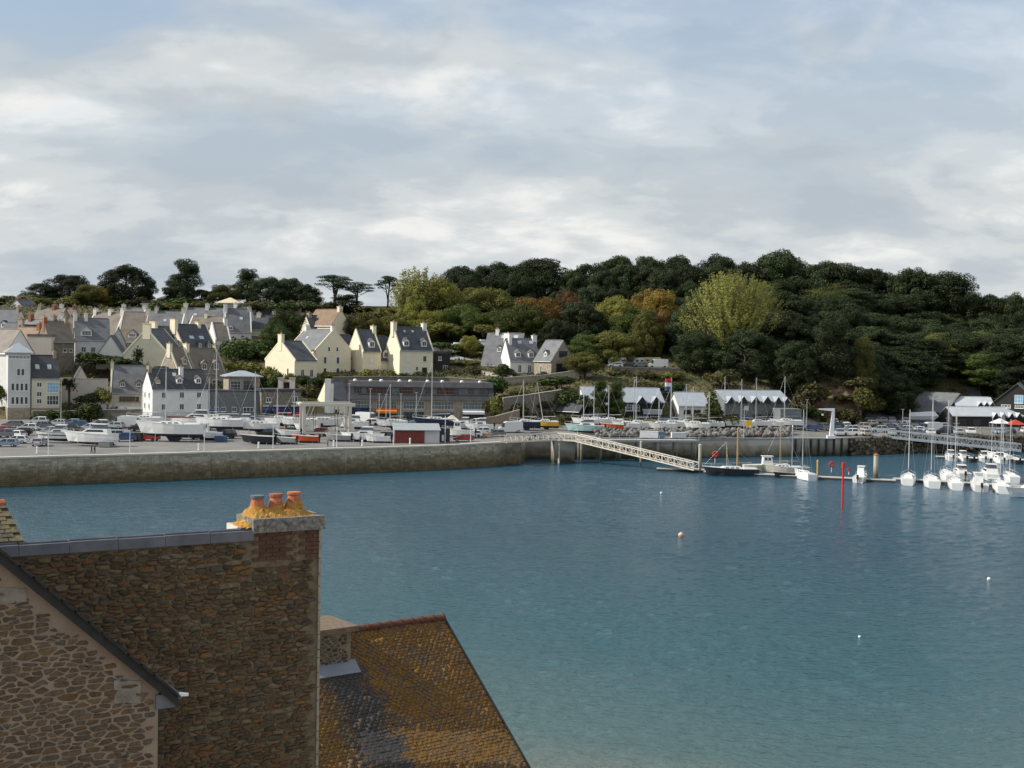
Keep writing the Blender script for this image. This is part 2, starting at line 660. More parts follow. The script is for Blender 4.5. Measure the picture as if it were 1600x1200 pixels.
# ------------------------------------------------------------------ quay walls
def wall_mat(name, top, mid, low, zt):
    """stone stained by the tide: pale above, weed and mud below"""
    m = mat(name, mid, 0.92, 0.3, 1.0, bump=0.4, bscale=5)
    nt = m.node_tree
    b = nt.nodes['Principled BSDF']
    src = b.inputs['Base Color'].links[0].from_socket
    geo = nt.nodes.new('ShaderNodeNewGeometry')
    sp = nt.nodes.new('ShaderNodeSeparateXYZ')
    nt.links.new(geo.outputs['Position'], sp.inputs[0])
    no = nt.nodes.new('ShaderNodeTexNoise')
    no.inputs['Scale'].default_value = 0.5
    no.inputs['Detail'].default_value = 6
    nt.links.new(geo.outputs['Position'], no.inputs[0])
    a = nt.nodes.new('ShaderNodeMath')
    a.operation = 'MULTIPLY_ADD'
    a.inputs[1].default_value = 2.6
    nt.links.new(no.outputs[0], a.inputs[0])
    nt.links.new(sp.outputs[2], a.inputs[2])
    mr = nt.nodes.new('ShaderNodeMapRange')
    mr.inputs[1].default_value = 1.0
    mr.inputs[2].default_value = zt + 2.0
    nt.links.new(a.outputs[0], mr.inputs[0])
    rp = nt.nodes.new('ShaderNodeValToRGB')
    els = rp.color_ramp.elements
    els.new(0.5)
    els.new(0.5)
    for e, (p, c) in zip(els, [(0.14, low), (0.3, tuple(0.5 * (x + y) for x, y in zip(low, mid))), (0.5, mid), (0.64, top)]):
        e.position = p
        e.color = (*c, 1)
    nt.links.new(mr.outputs[0], rp.inputs[0])
    isl = nt.nodes.new('ShaderNodeMapRange')
    isl.inputs[3].default_value = 0.72
    isl.inputs[4].default_value = 1.25
    nt.links.new(geo.outputs['Random Per Island'], isl.inputs[0])
    hs = nt.nodes.new('ShaderNodeHueSaturation')
    nt.links.new(isl.outputs[0], hs.inputs['Value'])
    nt.links.new(rp.outputs[0], hs.inputs['Color'])
    nt.links.new(hs.outputs[0], b.inputs['Base Color'])
    return m


QSTONE = wall_mat('quay_stone', (0.40, 0.36, 0.28), (0.25, 0.205, 0.135), (0.125, 0.103, 0.055), 4.6)
QCONC = wall_mat('quay_concrete', (0.33, 0.31, 0.27), (0.24, 0.21, 0.16), (0.05, 0.05, 0.03), 4.2)


def edge_pts(us_):
    out = []
    for u in us_:
        t = float(np.interp(u, PU, PT))
        e = edge_y(t)
        out.append(Vector((t * e, e, 0)))
    return out


def make_wall(name, label, us_, ztop, m, batter, blocks=None, cope=CONC):
    pts = edge_pts(us_)
    t = thing(name, label, 'quay wall', tuple(pts[0]))
    o0 = pts[0]
    mb = MB()
    for p, q in zip(pts[:-1], pts[1:]):
        d = (q - p).normalized()
        n = Vector((d.y, -d.x, 0))
        p0, q0 = p - o0, q - o0
        mb.hexa([p0 + n * batter + Vector((0, 0, -3)), q0 + n * batter + Vector((0, 0, -3)), q0 - n * 1.5 + Vector((0, 0, -3)), p0 - n * 1.5 + Vector((0, 0, -3))],
                [p0 + Vector((0, 0, ztop - 0.25)), q0 + Vector((0, 0, ztop - 0.25)), q0 - n * 1.5 + Vector((0, 0, ztop - 0.25)), p0 - n * 1.5 + Vector((0, 0, ztop - 0.25))])
    mb.build('core', m, t)
    cp = MB()
    for p, q in zip(pts[:-1], pts[1:]):
        d = (q - p).normalized()
        n = Vector((d.y, -d.x, 0))
        L = (q - p).length
        k = max(1, int(L / 2.2))
        for i in range(k):
            a, c = p - o0 + d * (L * i / k + 0.02), p - o0 + d * (L * (i + 1) / k - 0.02)
            z0, z1 = Vector((0, 0, ztop - 0.25)), Vector((0, 0, ztop + 0.03 + random.uniform(0, 0.03)))
            cp.hexa([a + n * 0.14 + z0, c + n * 0.14 + z0, c - n * 0.9 + z0, a - n * 0.9 + z0], [a + n * 0.14 + z1, c + n * 0.14 + z1, c - n * 0.9 + z1, a - n * 0.9 + z1])
    c_ = cp.build('coping_stones', cope, t)
    c_['kind'] = 'stuff'
    if blocks:
        bw, bh = blocks
        bb = MB()
        for p, q in zip(pts[:-1], pts[1:]):
            d = (q - p).normalized()
            n = Vector((d.y, -d.x, 0))
            L = (q - p).length
            z = -0.5
            while z < ztop - 0.3:
                h = min(bh * random.uniform(0.75, 1.25), ztop - 0.27 - z)
                x = random.uniform(0, bw * 0.5)
                while x < L - 0.1:
                    w = min(bw * random.uniform(0.5, 1.5), L - x)
                    pr = random.uniform(0.02, 0.07)

                    def q3(xx, zz, g):
                        k = batter * (1 - (zz + 3) / (ztop + 2.75))
                        return p - o0 + d * xx + n * (k + g) + Vector((0, 0, zz))
                    g = 0.025
                    bb.hexa([q3(x + g, z + g, pr), q3(x + w - g, z + g, pr), q3(x + w - g, z + g, -0.05), q3(x + g, z + g, -0.05)],
                            [q3(x + g, z + h - g, pr), q3(x + w - g, z + h - g, pr), q3(x + w - g, z + h - g, -0.05), q3(x + g, z + h - g, -0.05)])
                    x += w
                z += h
        s = bb.build('wall_stones', m, t)
        s['kind'] = 'stuff'
    return t


PALECOPE = mat('pale_coping', (0.62, 0.57, 0.48), 0.85, 0.12, 0.5)
make_wall('quay_wall', 'long stained granite quay wall with pale coping below the boatyard', list(range(-300, 0, 60)) + list(range(0, 790, 30)) + [790, 814], 4.65, QSTONE, 0.5, (0.85, 0.42), PALECOPE)
make_wall('quay_return', 'short dark stone return wall at the end of the quay', [814, 822], 4.6, QSTONE, 0.1, (0.8, 0.45))
make_wall('harbour_wall', 'dark weedy concrete wall behind the white gangway', [822, 860, 900, 950, 1000, 1050, 1090], 4.5, QCONC, 0.2, (1.6, 0.8))
make_wall('revetment', 'smooth grey concrete slope beneath the rock bank', [1090, 1130, 1170, 1235], 4.2, QCONC, 2.6, None)
make_wall('crane_quay', 'grey concrete quay below the white davit crane', [1235, 1270, 1300, 1337], 4.15, QCONC, 0.15, None)
make_wall('rubble_wall', 'dark rubble slope below the marina car park', [1337, 1370, 1400, 1470, 1540, 1600, 1800, 2300], 4.1, QSTONE, 2.2, None)

# bare sandy cliff below the pines
EARTH = mat('sandy_earth', (0.075, 0.055, 0.032), 0.95, 0.3, 0.5, col2=(0.21, 0.145, 0.085), bump=0.8, bscale=1.6, bdist=0.5)
cv, cf = [], []
NCU, NCV = 26, 18
for i in range(NCU):
    for j in range(NCV):
        u_, k_ = 1252 + 100 * i / (NCU - 1), j / (NCV - 1)
        q_ = P(u_, 668 - (668 - (584 + 0.25 * abs(u_ - 1305))) * k_, 328.5 + 12 * k_ ** 1.5)
        q_.y += 2.4 * mnoise.noise((u_ * 0.06, k_ * 5, 2)) * math.sin(math.pi * k_) + 14 * max(0, abs(u_ - 1302) / 50 - 0.55) ** 1.5 + 1.2 * mnoise.noise((u_ * 0.21, k_ * 14, 5))
        cv.append(tuple(q_))
for i in range(NCU - 1):
    for j in range(NCV - 1):
        a_ = i * NCV + j
        cf.append((a_, a_ + NCV, a_ + NCV + 1, a_ + 1))
struct(add('cliff', np_mesh('cliff', np.array(cv), np.array(cf), EARTH, None, False)))

# ------------------------------------------------------------------ the near houses
ZH = Vector((0, 0, 1))


def frame(deg):
    a = math.radians(deg)
    w = Vector((math.sin(a), math.cos(a), 0))
    return w, Vector((-w.y, w.x, 0))          # along the wall (to the right), away from us


def patch_mat(name, cols, mortar=None, rough=0.9, scale=0.9):
    """rubble stone: every stone has its own tone"""
    m = mat(name, cols[0], rough, 0.25, 7, bump=0.6, bscale=30, bdist=0.02)
    nt = m.node_tree
    b = nt.nodes['Principled BSDF']
    src = b.inputs['Base Color'].links[0].from_socket
    geo = nt.nodes.new('ShaderNodeNewGeometry')
    oi = nt.nodes.new('ShaderNodeObjectInfo')
    ad = nt.nodes.new('ShaderNodeMath')
    ad.operation = 'ADD'
    nt.links.new(geo.outputs['Random Per Island'], ad.inputs[0])
    nt.links.new(oi.outputs['Random'], ad.inputs[1])
    fr = nt.nodes.new('ShaderNodeMath')
    fr.operation = 'FRACT'
    nt.links.new(ad.outputs[0], fr.inputs[0])
    r = nt.nodes.new('ShaderNodeValToRGB')
    els = r.color_ramp.elements
    while len(els) < len(cols):
        els.new(0.5)
    for i, (e, c) in enumerate(zip(els, cols)):
        e.position = i / (len(cols) - 1)
        e.color = (*c, 1)
    nt.links.new(fr.outputs[0], r.inputs[0])
    no = nt.nodes.new('ShaderNodeTexNoise')
    no.inputs['Scale'].default_value = 14
    no.inputs['Detail'].default_value = 6
    no.inputs['Roughness'].default_value = 0.7
    nt.links.new(geo.outputs['Position'], no.inputs[0])
    mr = nt.nodes.new('ShaderNodeMapRange')
    mr.inputs[1].default_value = 0.3
    mr.inputs[2].default_value = 0.7
    mr.inputs[3].default_value = 0.6
    mr.inputs[4].default_value = 1.45
    nt.links.new(no.outputs[0], mr.inputs[0])
    hs = nt.nodes.new('ShaderNodeHueSaturation')
    nt.links.new(mr.outputs[0], hs.inputs['Value'])
    nt.links.new(r.outputs[0], hs.inputs['Color'])
    nt.links.new(hs.outputs[0], b.inputs['Base Color'])
    return m


def rubble_cells(s0, s1, z0, z1, n, stretch, seed, course=0.0):
    """irregular rubble: the cells around scattered points, lying flat when stretch > 1"""
    rg = np.random.default_rng(seed)
    pts = []
    W_, H_ = (s1 - s0), (z1 - z0) * stretch
    cand = rg.random((n * 5, 2)) * np.array([W_, H_])
    rad = 0.62 * math.sqrt(W_ * H_ / n)
    rr = rad * rg.choice([0.62, 0.85, 1.1, 1.55], size=len(cand), p=[0.36, 0.34, 0.2, 0.10])
    P_, R_ = np.zeros((0, 2)), np.zeros(0)
    for c, r in zip(cand, rr):
        if len(P_):
            d = np.hypot(P_[:, 0] - c[0], P_[:, 1] - c[1])
            if (d < (R_ + r) * 0.72).any():
                continue
        P_ = np.vstack([P_, c])
        R_ = np.append(R_, r)
    if course:
        q = course * stretch
        P_[:, 1] = (np.floor(P_[:, 1] / q) + 0.5 + (P_[:, 1] / q % 1 - 0.5) * 0.42) * q
    out = []
    for i, c in enumerate(P_):
        d2 = ((P_ - c) ** 2).sum(1)
        near = np.argsort(d2)[1:16]
        poly = [np.array(q) for q in ((c[0] - 2 * R_[i], c[1] - 2 * R_[i]), (c[0] + 2 * R_[i], c[1] - 2 * R_[i]), (c[0] + 2 * R_[i], c[1] + 2 * R_[i]), (c[0] - 2 * R_[i], c[1] + 2 * R_[i]))]
        for j in near:
            nrm = P_[j] - c
            L_ = np.hypot(*nrm)
            if L_ < 1e-6:
                continue
            nrm = nrm / L_
            k = L_ * (R_[i] / (R_[i] + R_[j])) * 0.5 + L_ * 0.25
            res = []
            for a_, b_ in zip(poly, poly[1:] + poly[:1]):
                da, db = np.dot(a_ - c, nrm) - k, np.dot(b_ - c, nrm) - k
                if da <= 0:
                    res.append(a_)
                if da * db < 0:
                    res.append(a_ + (b_ - a_) * (da / (da - db)))
            poly = res
            if len(poly) < 3:
                break
        if len(poly) < 3:
            continue
        poly = np.array(poly)
        poly[:, 1] /= stretch
        cc = poly.mean(0)
        out.append((poly + np.array([s0, z0]), cc + np.array([s0, z0])))
    return out


def lay_stones(parent, org, w, n, stones, gap, proud, m, inside, keep=300, name='stone', seed=1):
    """stones: outlines on a wall plane through org; the largest are parts, the rest one mass"""
    rs = random.Random(seed)
    base = parent.location
    lst = []
    for poly, c in stones:
        # shrink by the joint, clip the corners so that no stone is a clean polygon
        q = []
        k_ = len(poly)
        for i in range(k_):
            a_, b_ = poly[i], poly[(i + 1) % k_]
            if np.hypot(*(b_ - a_)) < 0.02:
                continue
            t1 = rs.uniform(0.07, 0.22)
            q += [a_ + (b_ - a_) * t1, a_ + (b_ - a_) * (1 - t1)]
        if len(q) < 5:
            continue
        q = np.array(q)
        d = q - c
        L_ = np.hypot(d[:, 0], d[:, 1])
        g = gap * np.array([rs.uniform(0.6, 1.5) for _ in L_])
        q = c + d * np.maximum(0.25, 1 - g / np.maximum(L_, 1e-3))[:, None] + np.array([[rs.uniform(-.006, .006), rs.uniform(-.005, .005)] for _ in L_])
        if not all(inside(x, z) for x, z in q):
            continue
        ext = q.max(0) - q.min(0)
        if ext[0] < 0.035 or ext[1] < 0.022:
            continue
        lst.append((ext[0] * ext[1], q, c))
    lst.sort(key=lambda t_: -t_[0])
    rv, rf, off = [], [], 0
    for i, (_, q, c) in enumerate(lst):
        k_ = len(q)
        pr = proud * rs.uniform(0.5, 1.4)
        tx, tz = rs.uniform(-0.12, 0.12), rs.uniform(-0.16, 0.16)
        ins = rs.uniform(0.74, 0.88)
        V = []
        for ring, (sc_, h) in enumerate(((1.0, -0.04), (1.0, 0.45), (ins, 1.0))):
            for x, z in q:
                dx, dz = (x - c[0]) * sc_, (z - c[1]) * sc_
                hh = -0.03 if h < 0 else pr * h + (tx * dx + tz * dz if ring else 0) * (1 if ring == 2 else 0.6)
                V.append(w * dx + ZH * dz + n * hh)
        Fq = []
        for l in (0, 1):
            for j in range(k_):
                a_, b_ = l * k_ + j, l * k_ + (j + 1) % k_
                Fq += [(a_, b_, b_ + k_), (a_, b_ + k_, a_ + k_)]
        for j in range(1, k_ - 1):
            Fq.append((2 * k_, 2 * k_ + j, 2 * k_ + j + 1))
        pos = org + w * float(c[0]) + ZH * float(c[1]) - base
        if i < keep:
            me = bpy.data.meshes.new(name)
            me.from_pydata([tuple(v_) for v_ in V], [], Fq)
            me.materials.append(m)
            add(name, me, parent, pos)
        else:
            rv.append(np.array([tuple(v_) for v_ in V]) + np.array(pos))
            rf.append(np.array(Fq) + off)
            off += len(V)
    if rv:
        o = add('small_stones', np_mesh('small_stones', np.concatenate(rv), np.concatenate(rf), m), parent)
        o['kind'] = 'stuff'


# ---- B: the dark rubble wall with the three pots
W, BK = frame(58)
NF = -BK
B0 = P(500, 840, 21.0)
B0.z = 0
STB = patch_mat('brown_rubble', [(0.0576, 0.0408, 0.0259), (0.128, 0.084, 0.0432), (0.096, 0.072, 0.0454), (0.1664, 0.09, 0.0367), (0.0614, 0.0528, 0.041), (0.1344, 0.0996, 0.0583), (0.16, 0.126, 0.0842), (0.1344, 0.066, 0.0302), (0.0794, 0.066, 0.0464), (0.1088, 0.0744, 0.041)])
MORB = mat('brown_mortar', (0.165, 0.132, 0.088), 0.95, 0.3, 5, bump=0.7, bscale=25, bdist=0.02)
LEAD = mat('lead_sheet', (0.125, 0.135, 0.16), 0.55, 0.25, 2.5, spec=0.4, bump=0.3, bscale=8, bdist=0.02)
CAPS = mat('lichen_granite_cap', (0.075, 0.075, 0.07), 0.9, 0.3, 14, col2=(0.30, 0.29, 0.26), bump=0.8, bscale=40, bdist=0.02)
LICH = mat('orange_lichen', (0.33, 0.13, 0.02), 0.95, 0.3, 7, col2=(0.50, 0.31, 0.08), bump=0.9, bscale=35, bdist=0.03)
houseB = thing('stone_house', 'tall brown rubble stone house wall topped by three clay chimney pots', 'house', tuple(B0))


def sB(u, v):
    p = on_plane(u, v, B0, NF)
    return (p - B0).dot(W), p.z


sL = -9.0
sCh, _ = sB(395, 830)
_, zFl = sB(215, 840)            # top of the lead
_, zcap = sB(450, 806)
_, zcb = sB(450, 829)


def loc(base, s, d, z):
    """point: along wall s, away d, height z, in the thing's own axes"""
    return Vector(base) * 0 + W * s + BK * d + ZH * z


def wbox(mb, s0, s1, d0, d1, z0, z1):
    mb.hexa([loc((0, 0, 0), s0, d0, z0), loc((0, 0, 0), s1, d0, z0), loc((0, 0, 0), s1, d1, z0), loc((0, 0, 0), s0, d1, z0)],
            [loc((0, 0, 0), s0, d0, z1), loc((0, 0, 0), s1, d0, z1), loc((0, 0, 0), s1, d1, z1), loc((0, 0, 0), s0, d1, z1)])
    return mb


ztopB = zFl - 0.10
wbox(MB(), sL, 0, 0, 0.13, 4.0, ztopB).build('wall', MORB, houseB)
wbox(MB(), sL, -0.003, 0.132, 0.55, 4.0, ztopB - 0.5).build('inner_wall', MORB, houseB)
rb = MB()
rb.hexa([loc(0 * ZH, sL, 0.56, ztopB - 0.75), loc(0 * ZH, 0, 0.56, ztopB - 0.75), loc(0 * ZH, 0, 7, ztopB - 4.2), loc(0 * ZH, sL, 7, ztopB - 4.2)],
        [loc(0 * ZH, sL, 0.56, ztopB - 0.6), loc(0 * ZH, 0, 0.56, ztopB - 0.6), loc(0 * ZH, 0, 7, ztopB - 4.05), loc(0 * ZH, sL, 7, ztopB - 4.05)])
rb.build('roof', SLATED, houseB)
wbox(MB(), sL, -0.02, 6.4, 6.9, 4.0, ztopB - 4.2).build('rear_wall', MORB, houseB)
# lead capping in lengths
k = 11
for i in range(k):
    a = sL + (sCh - sL) * i / k
    c = sL + (sCh - sL) * (i + 1) / k
    mb = MB()
    dz = 0.006 * (i % 2)
    wbox(mb, a + 0.003, c - 0.003, -0.06, 0.145, zFl - 0.155, zFl + dz)
    mb.tube([loc(0 * ZH, a + 0.01, 0.05, zFl + dz + 0.012), loc(0 * ZH, c - 0.01, 0.05, zFl + dz + 0.012)], 0.03, 6)
    mb.build('lead_capping', LEAD, houseB)
lay_stones(houseB, B0, W, NF, rubble_cells(-6.7, 0.05, 16.3, ztopB, 2300, 2.9, 5, 0.088), 0.011, 0.032, STB,
           lambda x, z: x < -0.03 and z < (zcb - 0.48 if x > sCh else ztopB - 0.05), seed=5)
# chimney: brick bands, granite cap, mortar mound, pots
ch = wbox(MB(), sCh, 0, 0.012, 0.62, ztopB - 0.6, zcb).build('chimney', MORB, houseB)
bz = zcb - 0.46
br_proto = {}
row = 0
while bz < zcb - 0.05:
    s = sCh + (0.11 if row % 2 else 0)
    while s < -0.03:
        e = min(s + 0.215, -0.01)
        key = round(e - s, 2)
        if key not in br_proto:
            q = MB()
            wbox(q, 0, e - s, -0.022, 0.03, 0, 0.052)
            br_proto[key] = q.mesh('brick', mat('sooty_brick', (0.10, 0.052, 0.036), 0.9, 0.35, 9))
        mid = 0.5 * (s + e)
        if mid < sCh + 0.62 or mid > -0.36:
            add('brick', br_proto[key], ch, loc(0 * ZH, s, 0, bz))
        s = e + 0.012
    bz += 0.066
    row += 1
lay_stones(houseB, B0, W, NF, rubble_cells(sCh + 0.60, -0.34, zcb - 0.48, zcb - 0.02, 30, 1.8, 8), 0.011, 0.03, STB, lambda x, z: sCh + 0.62 < x < -0.36 and z < zcb - 0.02, keep=60)
capm = MB()
wbox(capm, sCh - 0.02, 0.05, -0.085, 0.70, zcb, zcap - 0.015)
capm.build('cap', CAPS, ch)
md = MB()
NM, KM = 30, 14
for i in range(NM):
    for j in range(KM):
        fs, fd = i / (NM - 1), j / (KM - 1)
        s_ = sCh - 0.20 + (0.17 - sCh) * fs
        d_ = 0.0 + 0.66 * fd
        bell = min(1, 4.2 * min(fs, 1 - fs)) ** 0.8 * min(1, 3.4 * min(fd, 1 - fd)) ** 0.8
        z_ = zcap - (0.16 if fs < 0.15 else 0.03) + 0.14 * bell + 0.05 * bell * mnoise.noise((s_ * 6, d_ * 6, 1)) + 0.03 * mnoise.noise((s_ * 17, d_ * 17, 2))
        md.v.append(tuple(loc(0 * ZH, s_, d_, z_)))
for i in range(NM - 1):
    for j in range(KM - 1):
        a_ = i * KM + j
        md.f.append((a_, a_ + KM, a_ + KM + 1, a_ + 1))
md.mi = [0] * len(md.f)
mo = md.build('mortar_mound', LICH, ch)
WASH = mat('pale_lime_edge', (0.62, 0.60, 0.52), 0.9, 0.15, 8)
le = MB()
wbox(le, sCh - 0.20, sCh + 0.0, 0.15, 0.66, zFl - 0.3, zFl + 0.05)
le.build('lime_fillet', WASH, ch)
for i, uu in enumerate((402, 431, 459)):
    pp = on_plane(uu, 795, B0 + BK * 0.33, NF)
    s_ = (pp - B0).dot(W)
    q = MB()
    hh = (0.235, 0.25, 0.215)[i]
    z0 = zcap + 0.07 + (0, 0.0, 0.05)[i]
    q.lathe([(0.135, z0), (0.128, z0 + 0.04), (0.098, z0 + hh * 0.75), (0.092, z0 + hh * 0.8), (0.108, z0 + hh * 0.83), (0.108, z0 + hh), (0.07, z0 + hh)], 14)
    po = q.build('chimney_pot', TERRA, ch, loc(0 * ZH, s_, 0.33, 0), smooth=False)
    rg = MB()
    rg.lathe([(0.112, z0 + hh * 0.86), (0.114, z0 + hh * 0.87), (0.114, z0 + hh + 0.012), (0.085, z0 + hh + 0.012)], 14)
    rg.build('rim', (LEAD, BRICKRED, TERRA)[i], po)
    li = MB()
    li.lathe([(0.165, z0 - 0.03), (0.15, z0 + 0.03), (0.125, z0 + 0.075), (0.1, z0 + 0.08)], 11)
    li.build('lichen_collar', LICH, po)
# pale pointed corner
eg = MB()
rs = random.Random(3)
z = 14.0
while z < zcb - 0.1:
    h = rs.uniform(0.12, 0.3)
    wbox(eg, -0.03, 0.012, -0.03, 0.2, z, z + h - 0.02)
    z += h
eo = eg.build('corner_pointing', mat('pale_pointing', (0.30, 0.27, 0.22), 0.95, 0.2, 6), houseB)

# ---- A: the nearer gable with wide pale joints
A0 = P(247, 1100, 17.0)
A0.z = 0
STA = patch_mat('grey_brown_rubble', [(0.0805, 0.0561, 0.0366), (0.1281, 0.0915, 0.0586), (0.0732, 0.0573, 0.0427), (0.1196, 0.0756, 0.039), (0.1074, 0.0878, 0.0659), (0.1366, 0.0927, 0.0488), (0.0878, 0.0732, 0.061), (0.1, 0.0683, 0.0415)])
MORA = mat('pinkish_mortar', (0.245, 0.190, 0.147), 0.95, 0.14, 3, bump=0.6, bscale=30, bdist=0.015)
houseA = thing('gabled_house', 'low stone gable with wide pinkish mortar joints and a black verge', 'house', tuple(A0))


def sA(u, v):
    p = on_plane(u, v, A0, NF)
    return (p - A0).dot(W), p.z


s1, z1 = sA(275, 1085)           # foot of the verge
s0, z0_ = sA(0, 862)
slope = (z0_ - z1) / (s1 - s0)
zr = lambda s: z1 + (s1 - s) * slope
sl = -7.0
peak = -5.2
gab = MB()
poly = [(sl * 1.6, 4.0), (0, 4.0), (0, zr(0) - 0.1), (peak, zr(peak) - 0.1), (sl * 1.6, zr(peak) - 0.1 - (peak - sl * 1.6) * slope)]
k0 = len(gab.v)
front = [loc(0 * ZH, s, 0, z) for s, z in poly]
back = [loc(0 * ZH, s, 0.5, z) for s, z in poly]
gab.v += [tuple(p) for p in front + back]
n5 = len(poly)
gab.f.append(tuple(range(n5)))
gab.f.append(tuple(range(2 * n5 - 1, n5 - 1, -1)))
for i in range(n5):
    j = (i + 1) % n5
    gab.f.append((i, i + n5, j + n5, j))
gab.mi = [0] * len(gab.f)
gab.build('gable_wall', MORA, houseA)
lay_stones(houseA, A0, W, NF, rubble_cells(-4.0, 0.05, 14.9, zr(-3.9), 2700, 2.7, 21, 0.09), 0.0175, 0.014, STA,
           lambda x, z: x < -0.02 and z < zr(x) - 0.24, seed=6)
# pale cut stones under the verge
vb_ = MB()
rs = random.Random(17)
sx = -3.6
while sx < -0.35:
    wd = rs.uniform(0.22, 0.42)
    zt = zr(sx + wd) - 0.17
    hb_ = rs.uniform(0.16, 0.26)
    q = MB()
    q.hexa([loc(0 * ZH, sx, -0.016, zt - hb_), loc(0 * ZH, sx + wd - 0.03, -0.016, zt - hb_ + rs.uniform(-.04, .04)), loc(0 * ZH, sx + wd - 0.03, 0.05, zt - hb_), loc(0 * ZH, sx, 0.05, zt - hb_)],
           [loc(0 * ZH, sx, -0.012, zt + 0.05), loc(0 * ZH, sx + wd - 0.03, -0.012, zt), loc(0 * ZH, sx + wd - 0.03, 0.05, zt), loc(0 * ZH, sx, 0.05, zt + 0.05)])
    if rs.random() < 0.75:
        q.build('verge_stone', mat('pale_verge_stone', (0.21, 0.19, 0.165), 0.95, 0.3, 5, bump=0.5, bscale=25, bdist=0.02), houseA)
    sx += wd
# side wall back to the tall house and roof slope with black verge
dA = (B0 - A0).dot(BK) - 0.1
wbox(MB(), -0.5, -0.01, 0.5, dA, 4.0, zr(0) - 0.25).build('side_wall', MORA, houseA)
VERGE = mat('black_slate_verge', (0.022, 0.023, 0.026), 0.6, 0.25, 6, bump=0.5, bscale=18, bdist=0.02)
rf = MB()
e0, e1 = peak, s1
th = 0.15
rf.hexa([loc(0 * ZH, e0, -0.1, zr(e0) - th), loc(0 * ZH, e1, -0.1, zr(e1) - th), loc(0 * ZH, e1, dA, zr(e1) - th), loc(0 * ZH, e0, dA, zr(e0) - th)],
        [loc(0 * ZH, e0, -0.1, zr(e0)), loc(0 * ZH, e1, -0.1, zr(e1)), loc(0 * ZH, e1, dA, zr(e1)), loc(0 * ZH, e0, dA, zr(e0))])
ro = rf.build('roof', VERGE, houseA)
rl = MB()
e2 = sl * 1.6
rl.hexa([loc(0 * ZH, e2, -0.1, zr(peak) - th - (peak - e2) * slope), loc(0 * ZH, e0 - 0.005, -0.1, zr(e0) - th), loc(0 * ZH, e0 - 0.005, dA, zr(e0) - th), loc(0 * ZH, e2, dA, zr(peak) - th - (peak - e2) * slope)],
        [loc(0 * ZH, e2, -0.1, zr(peak) - (peak - e2) * slope), loc(0 * ZH, e0 - 0.005, -0.1, zr(e0)), loc(0 * ZH, e0 - 0.005, dA, zr(e0)), loc(0 * ZH, e2, dA, zr(peak) - (peak - e2) * slope)])
rl.build('roof', VERGE, houseA)
# verge slates seen edge on, lapping down the slope
slen = math.hypot(1, slope)
q = MB()
q.hexa([(0, -0.16, -0.005), (0.27, -0.16, -0.012), (0.27, dA - 0.02, -0.012), (0, dA - 0.02, -0.005)], [(0, -0.16, 0.028), (0.27, -0.16, 0.012), (0.27, dA - 0.02, 0.012), (0, dA - 0.02, 0.028)])
vs = q.mesh('verge_slate', VERGE)
ang = math.atan(slope)
RW = Matrix((W, BK, ZH)).transposed()
s = -4.2
while s < s1 - 0.05:
    o = add('verge_slate', vs, houseA)
    M = RW.to_4x4() @ Matrix.Rotation(ang, 4, 'Y')
    o.matrix_local = Matrix.Translation(loc(0 * ZH, s, 0, zr(s) + 0.012)) @ M
    s += 0.17
gq = MB()
gq.tube([loc(0 * ZH, s1 + 0.03, -0.05, zr(s1) - 0.02), loc(0 * ZH, s1 + 0.03, dA, zr(s1) - 0.02)], 0.045, 8)
gq.build('gutter', LEAD, houseA)
ge = MB()
ge.tube([loc(0 * ZH, s1 + 0.01, -0.08, zr(s1) + 0.02), loc(0 * ZH, s1 + 0.14, -0.08, zr(s1) + 0.0)], [0.035, 0.025], 6)
ge.build('gutter_end', METALW, houseA)
fb = MB()
wbox(fb, s1 - 0.28, s1 - 0.02, -0.04, 0.06, zr(s1) - 0.16, zr(s1) + 0.03)
fb.build('fascia', LEAD, houseA)
dp = MB()
dp.tube([loc(0 * ZH, 0.015, 0.15, 6), loc(0 * ZH, 0.015, 0.15, zr(0) - 0.3)], 0.035, 8)
dp.build('downpipe', BLACK, houseA)
# little slated roof with a round ridge tile at the picture's edge
D0 = P(10, 852, 18.4)
Wd = W
pd = P(37, 853, 18.6)
pr_ = P(8, 793, 19.4)
dorm = MB()
Lw = 2.2
c0, c1 = pd - Wd * Lw - A0, pd - A0
r0, r1 = pr_ - Wd * Lw - A0, pr_ - A0
upn = (c1 - c0).cross(r1 - c1).normalized()
dorm.hexa([c0, c1, r1, r0], [c0 + upn * 0.07, c1 + upn * 0.07, r1 + upn * 0.07, r0 + upn * 0.07])
LROOF = mat('mossy_slate', (0.06, 0.057, 0.048), 0.9, 0.3, 6, col2=(0.17, 0.14, 0.07), bump=0.8, bscale=20, bdist=0.03)
do = dorm.build('small_roof', LROOF, houseA)
nsl = MB()
nsl.hexa([(0, 0, -0.01), (0.19, 0, -0.01), (0.19, 0.16, -0.01), (0, 0.16, -0.01)], [(0.004, 0, 0.022), (0.186, 0, 0.022), (0.186, 0.16, 0.008), (0.004, 0.16, 0.008)])
nsl = nsl.mesh('slate', LROOF)
ydir = (r1 - c1)
yl = ydir.length
ydir = ydir.normalized()
nrow = int(yl / 0.115)
for i in range(nrow):
    for j in range(5):
        xx = -0.2 * (j + 1) - (0.1 if i % 2 else 0)
        base = c1 + ydir * (i * 0.115) + Wd * xx + upn * 0.075
        o = add('slate', nsl, do)
        xr = Wd
        yr = (ydir - xr * ydir.dot(xr)).normalized()
        zr3 = xr.cross(yr)
        o.matrix_local = Matrix.Translation(base) @ Matrix((xr, yr, zr3)).transposed().to_4x4()
uw = MB()
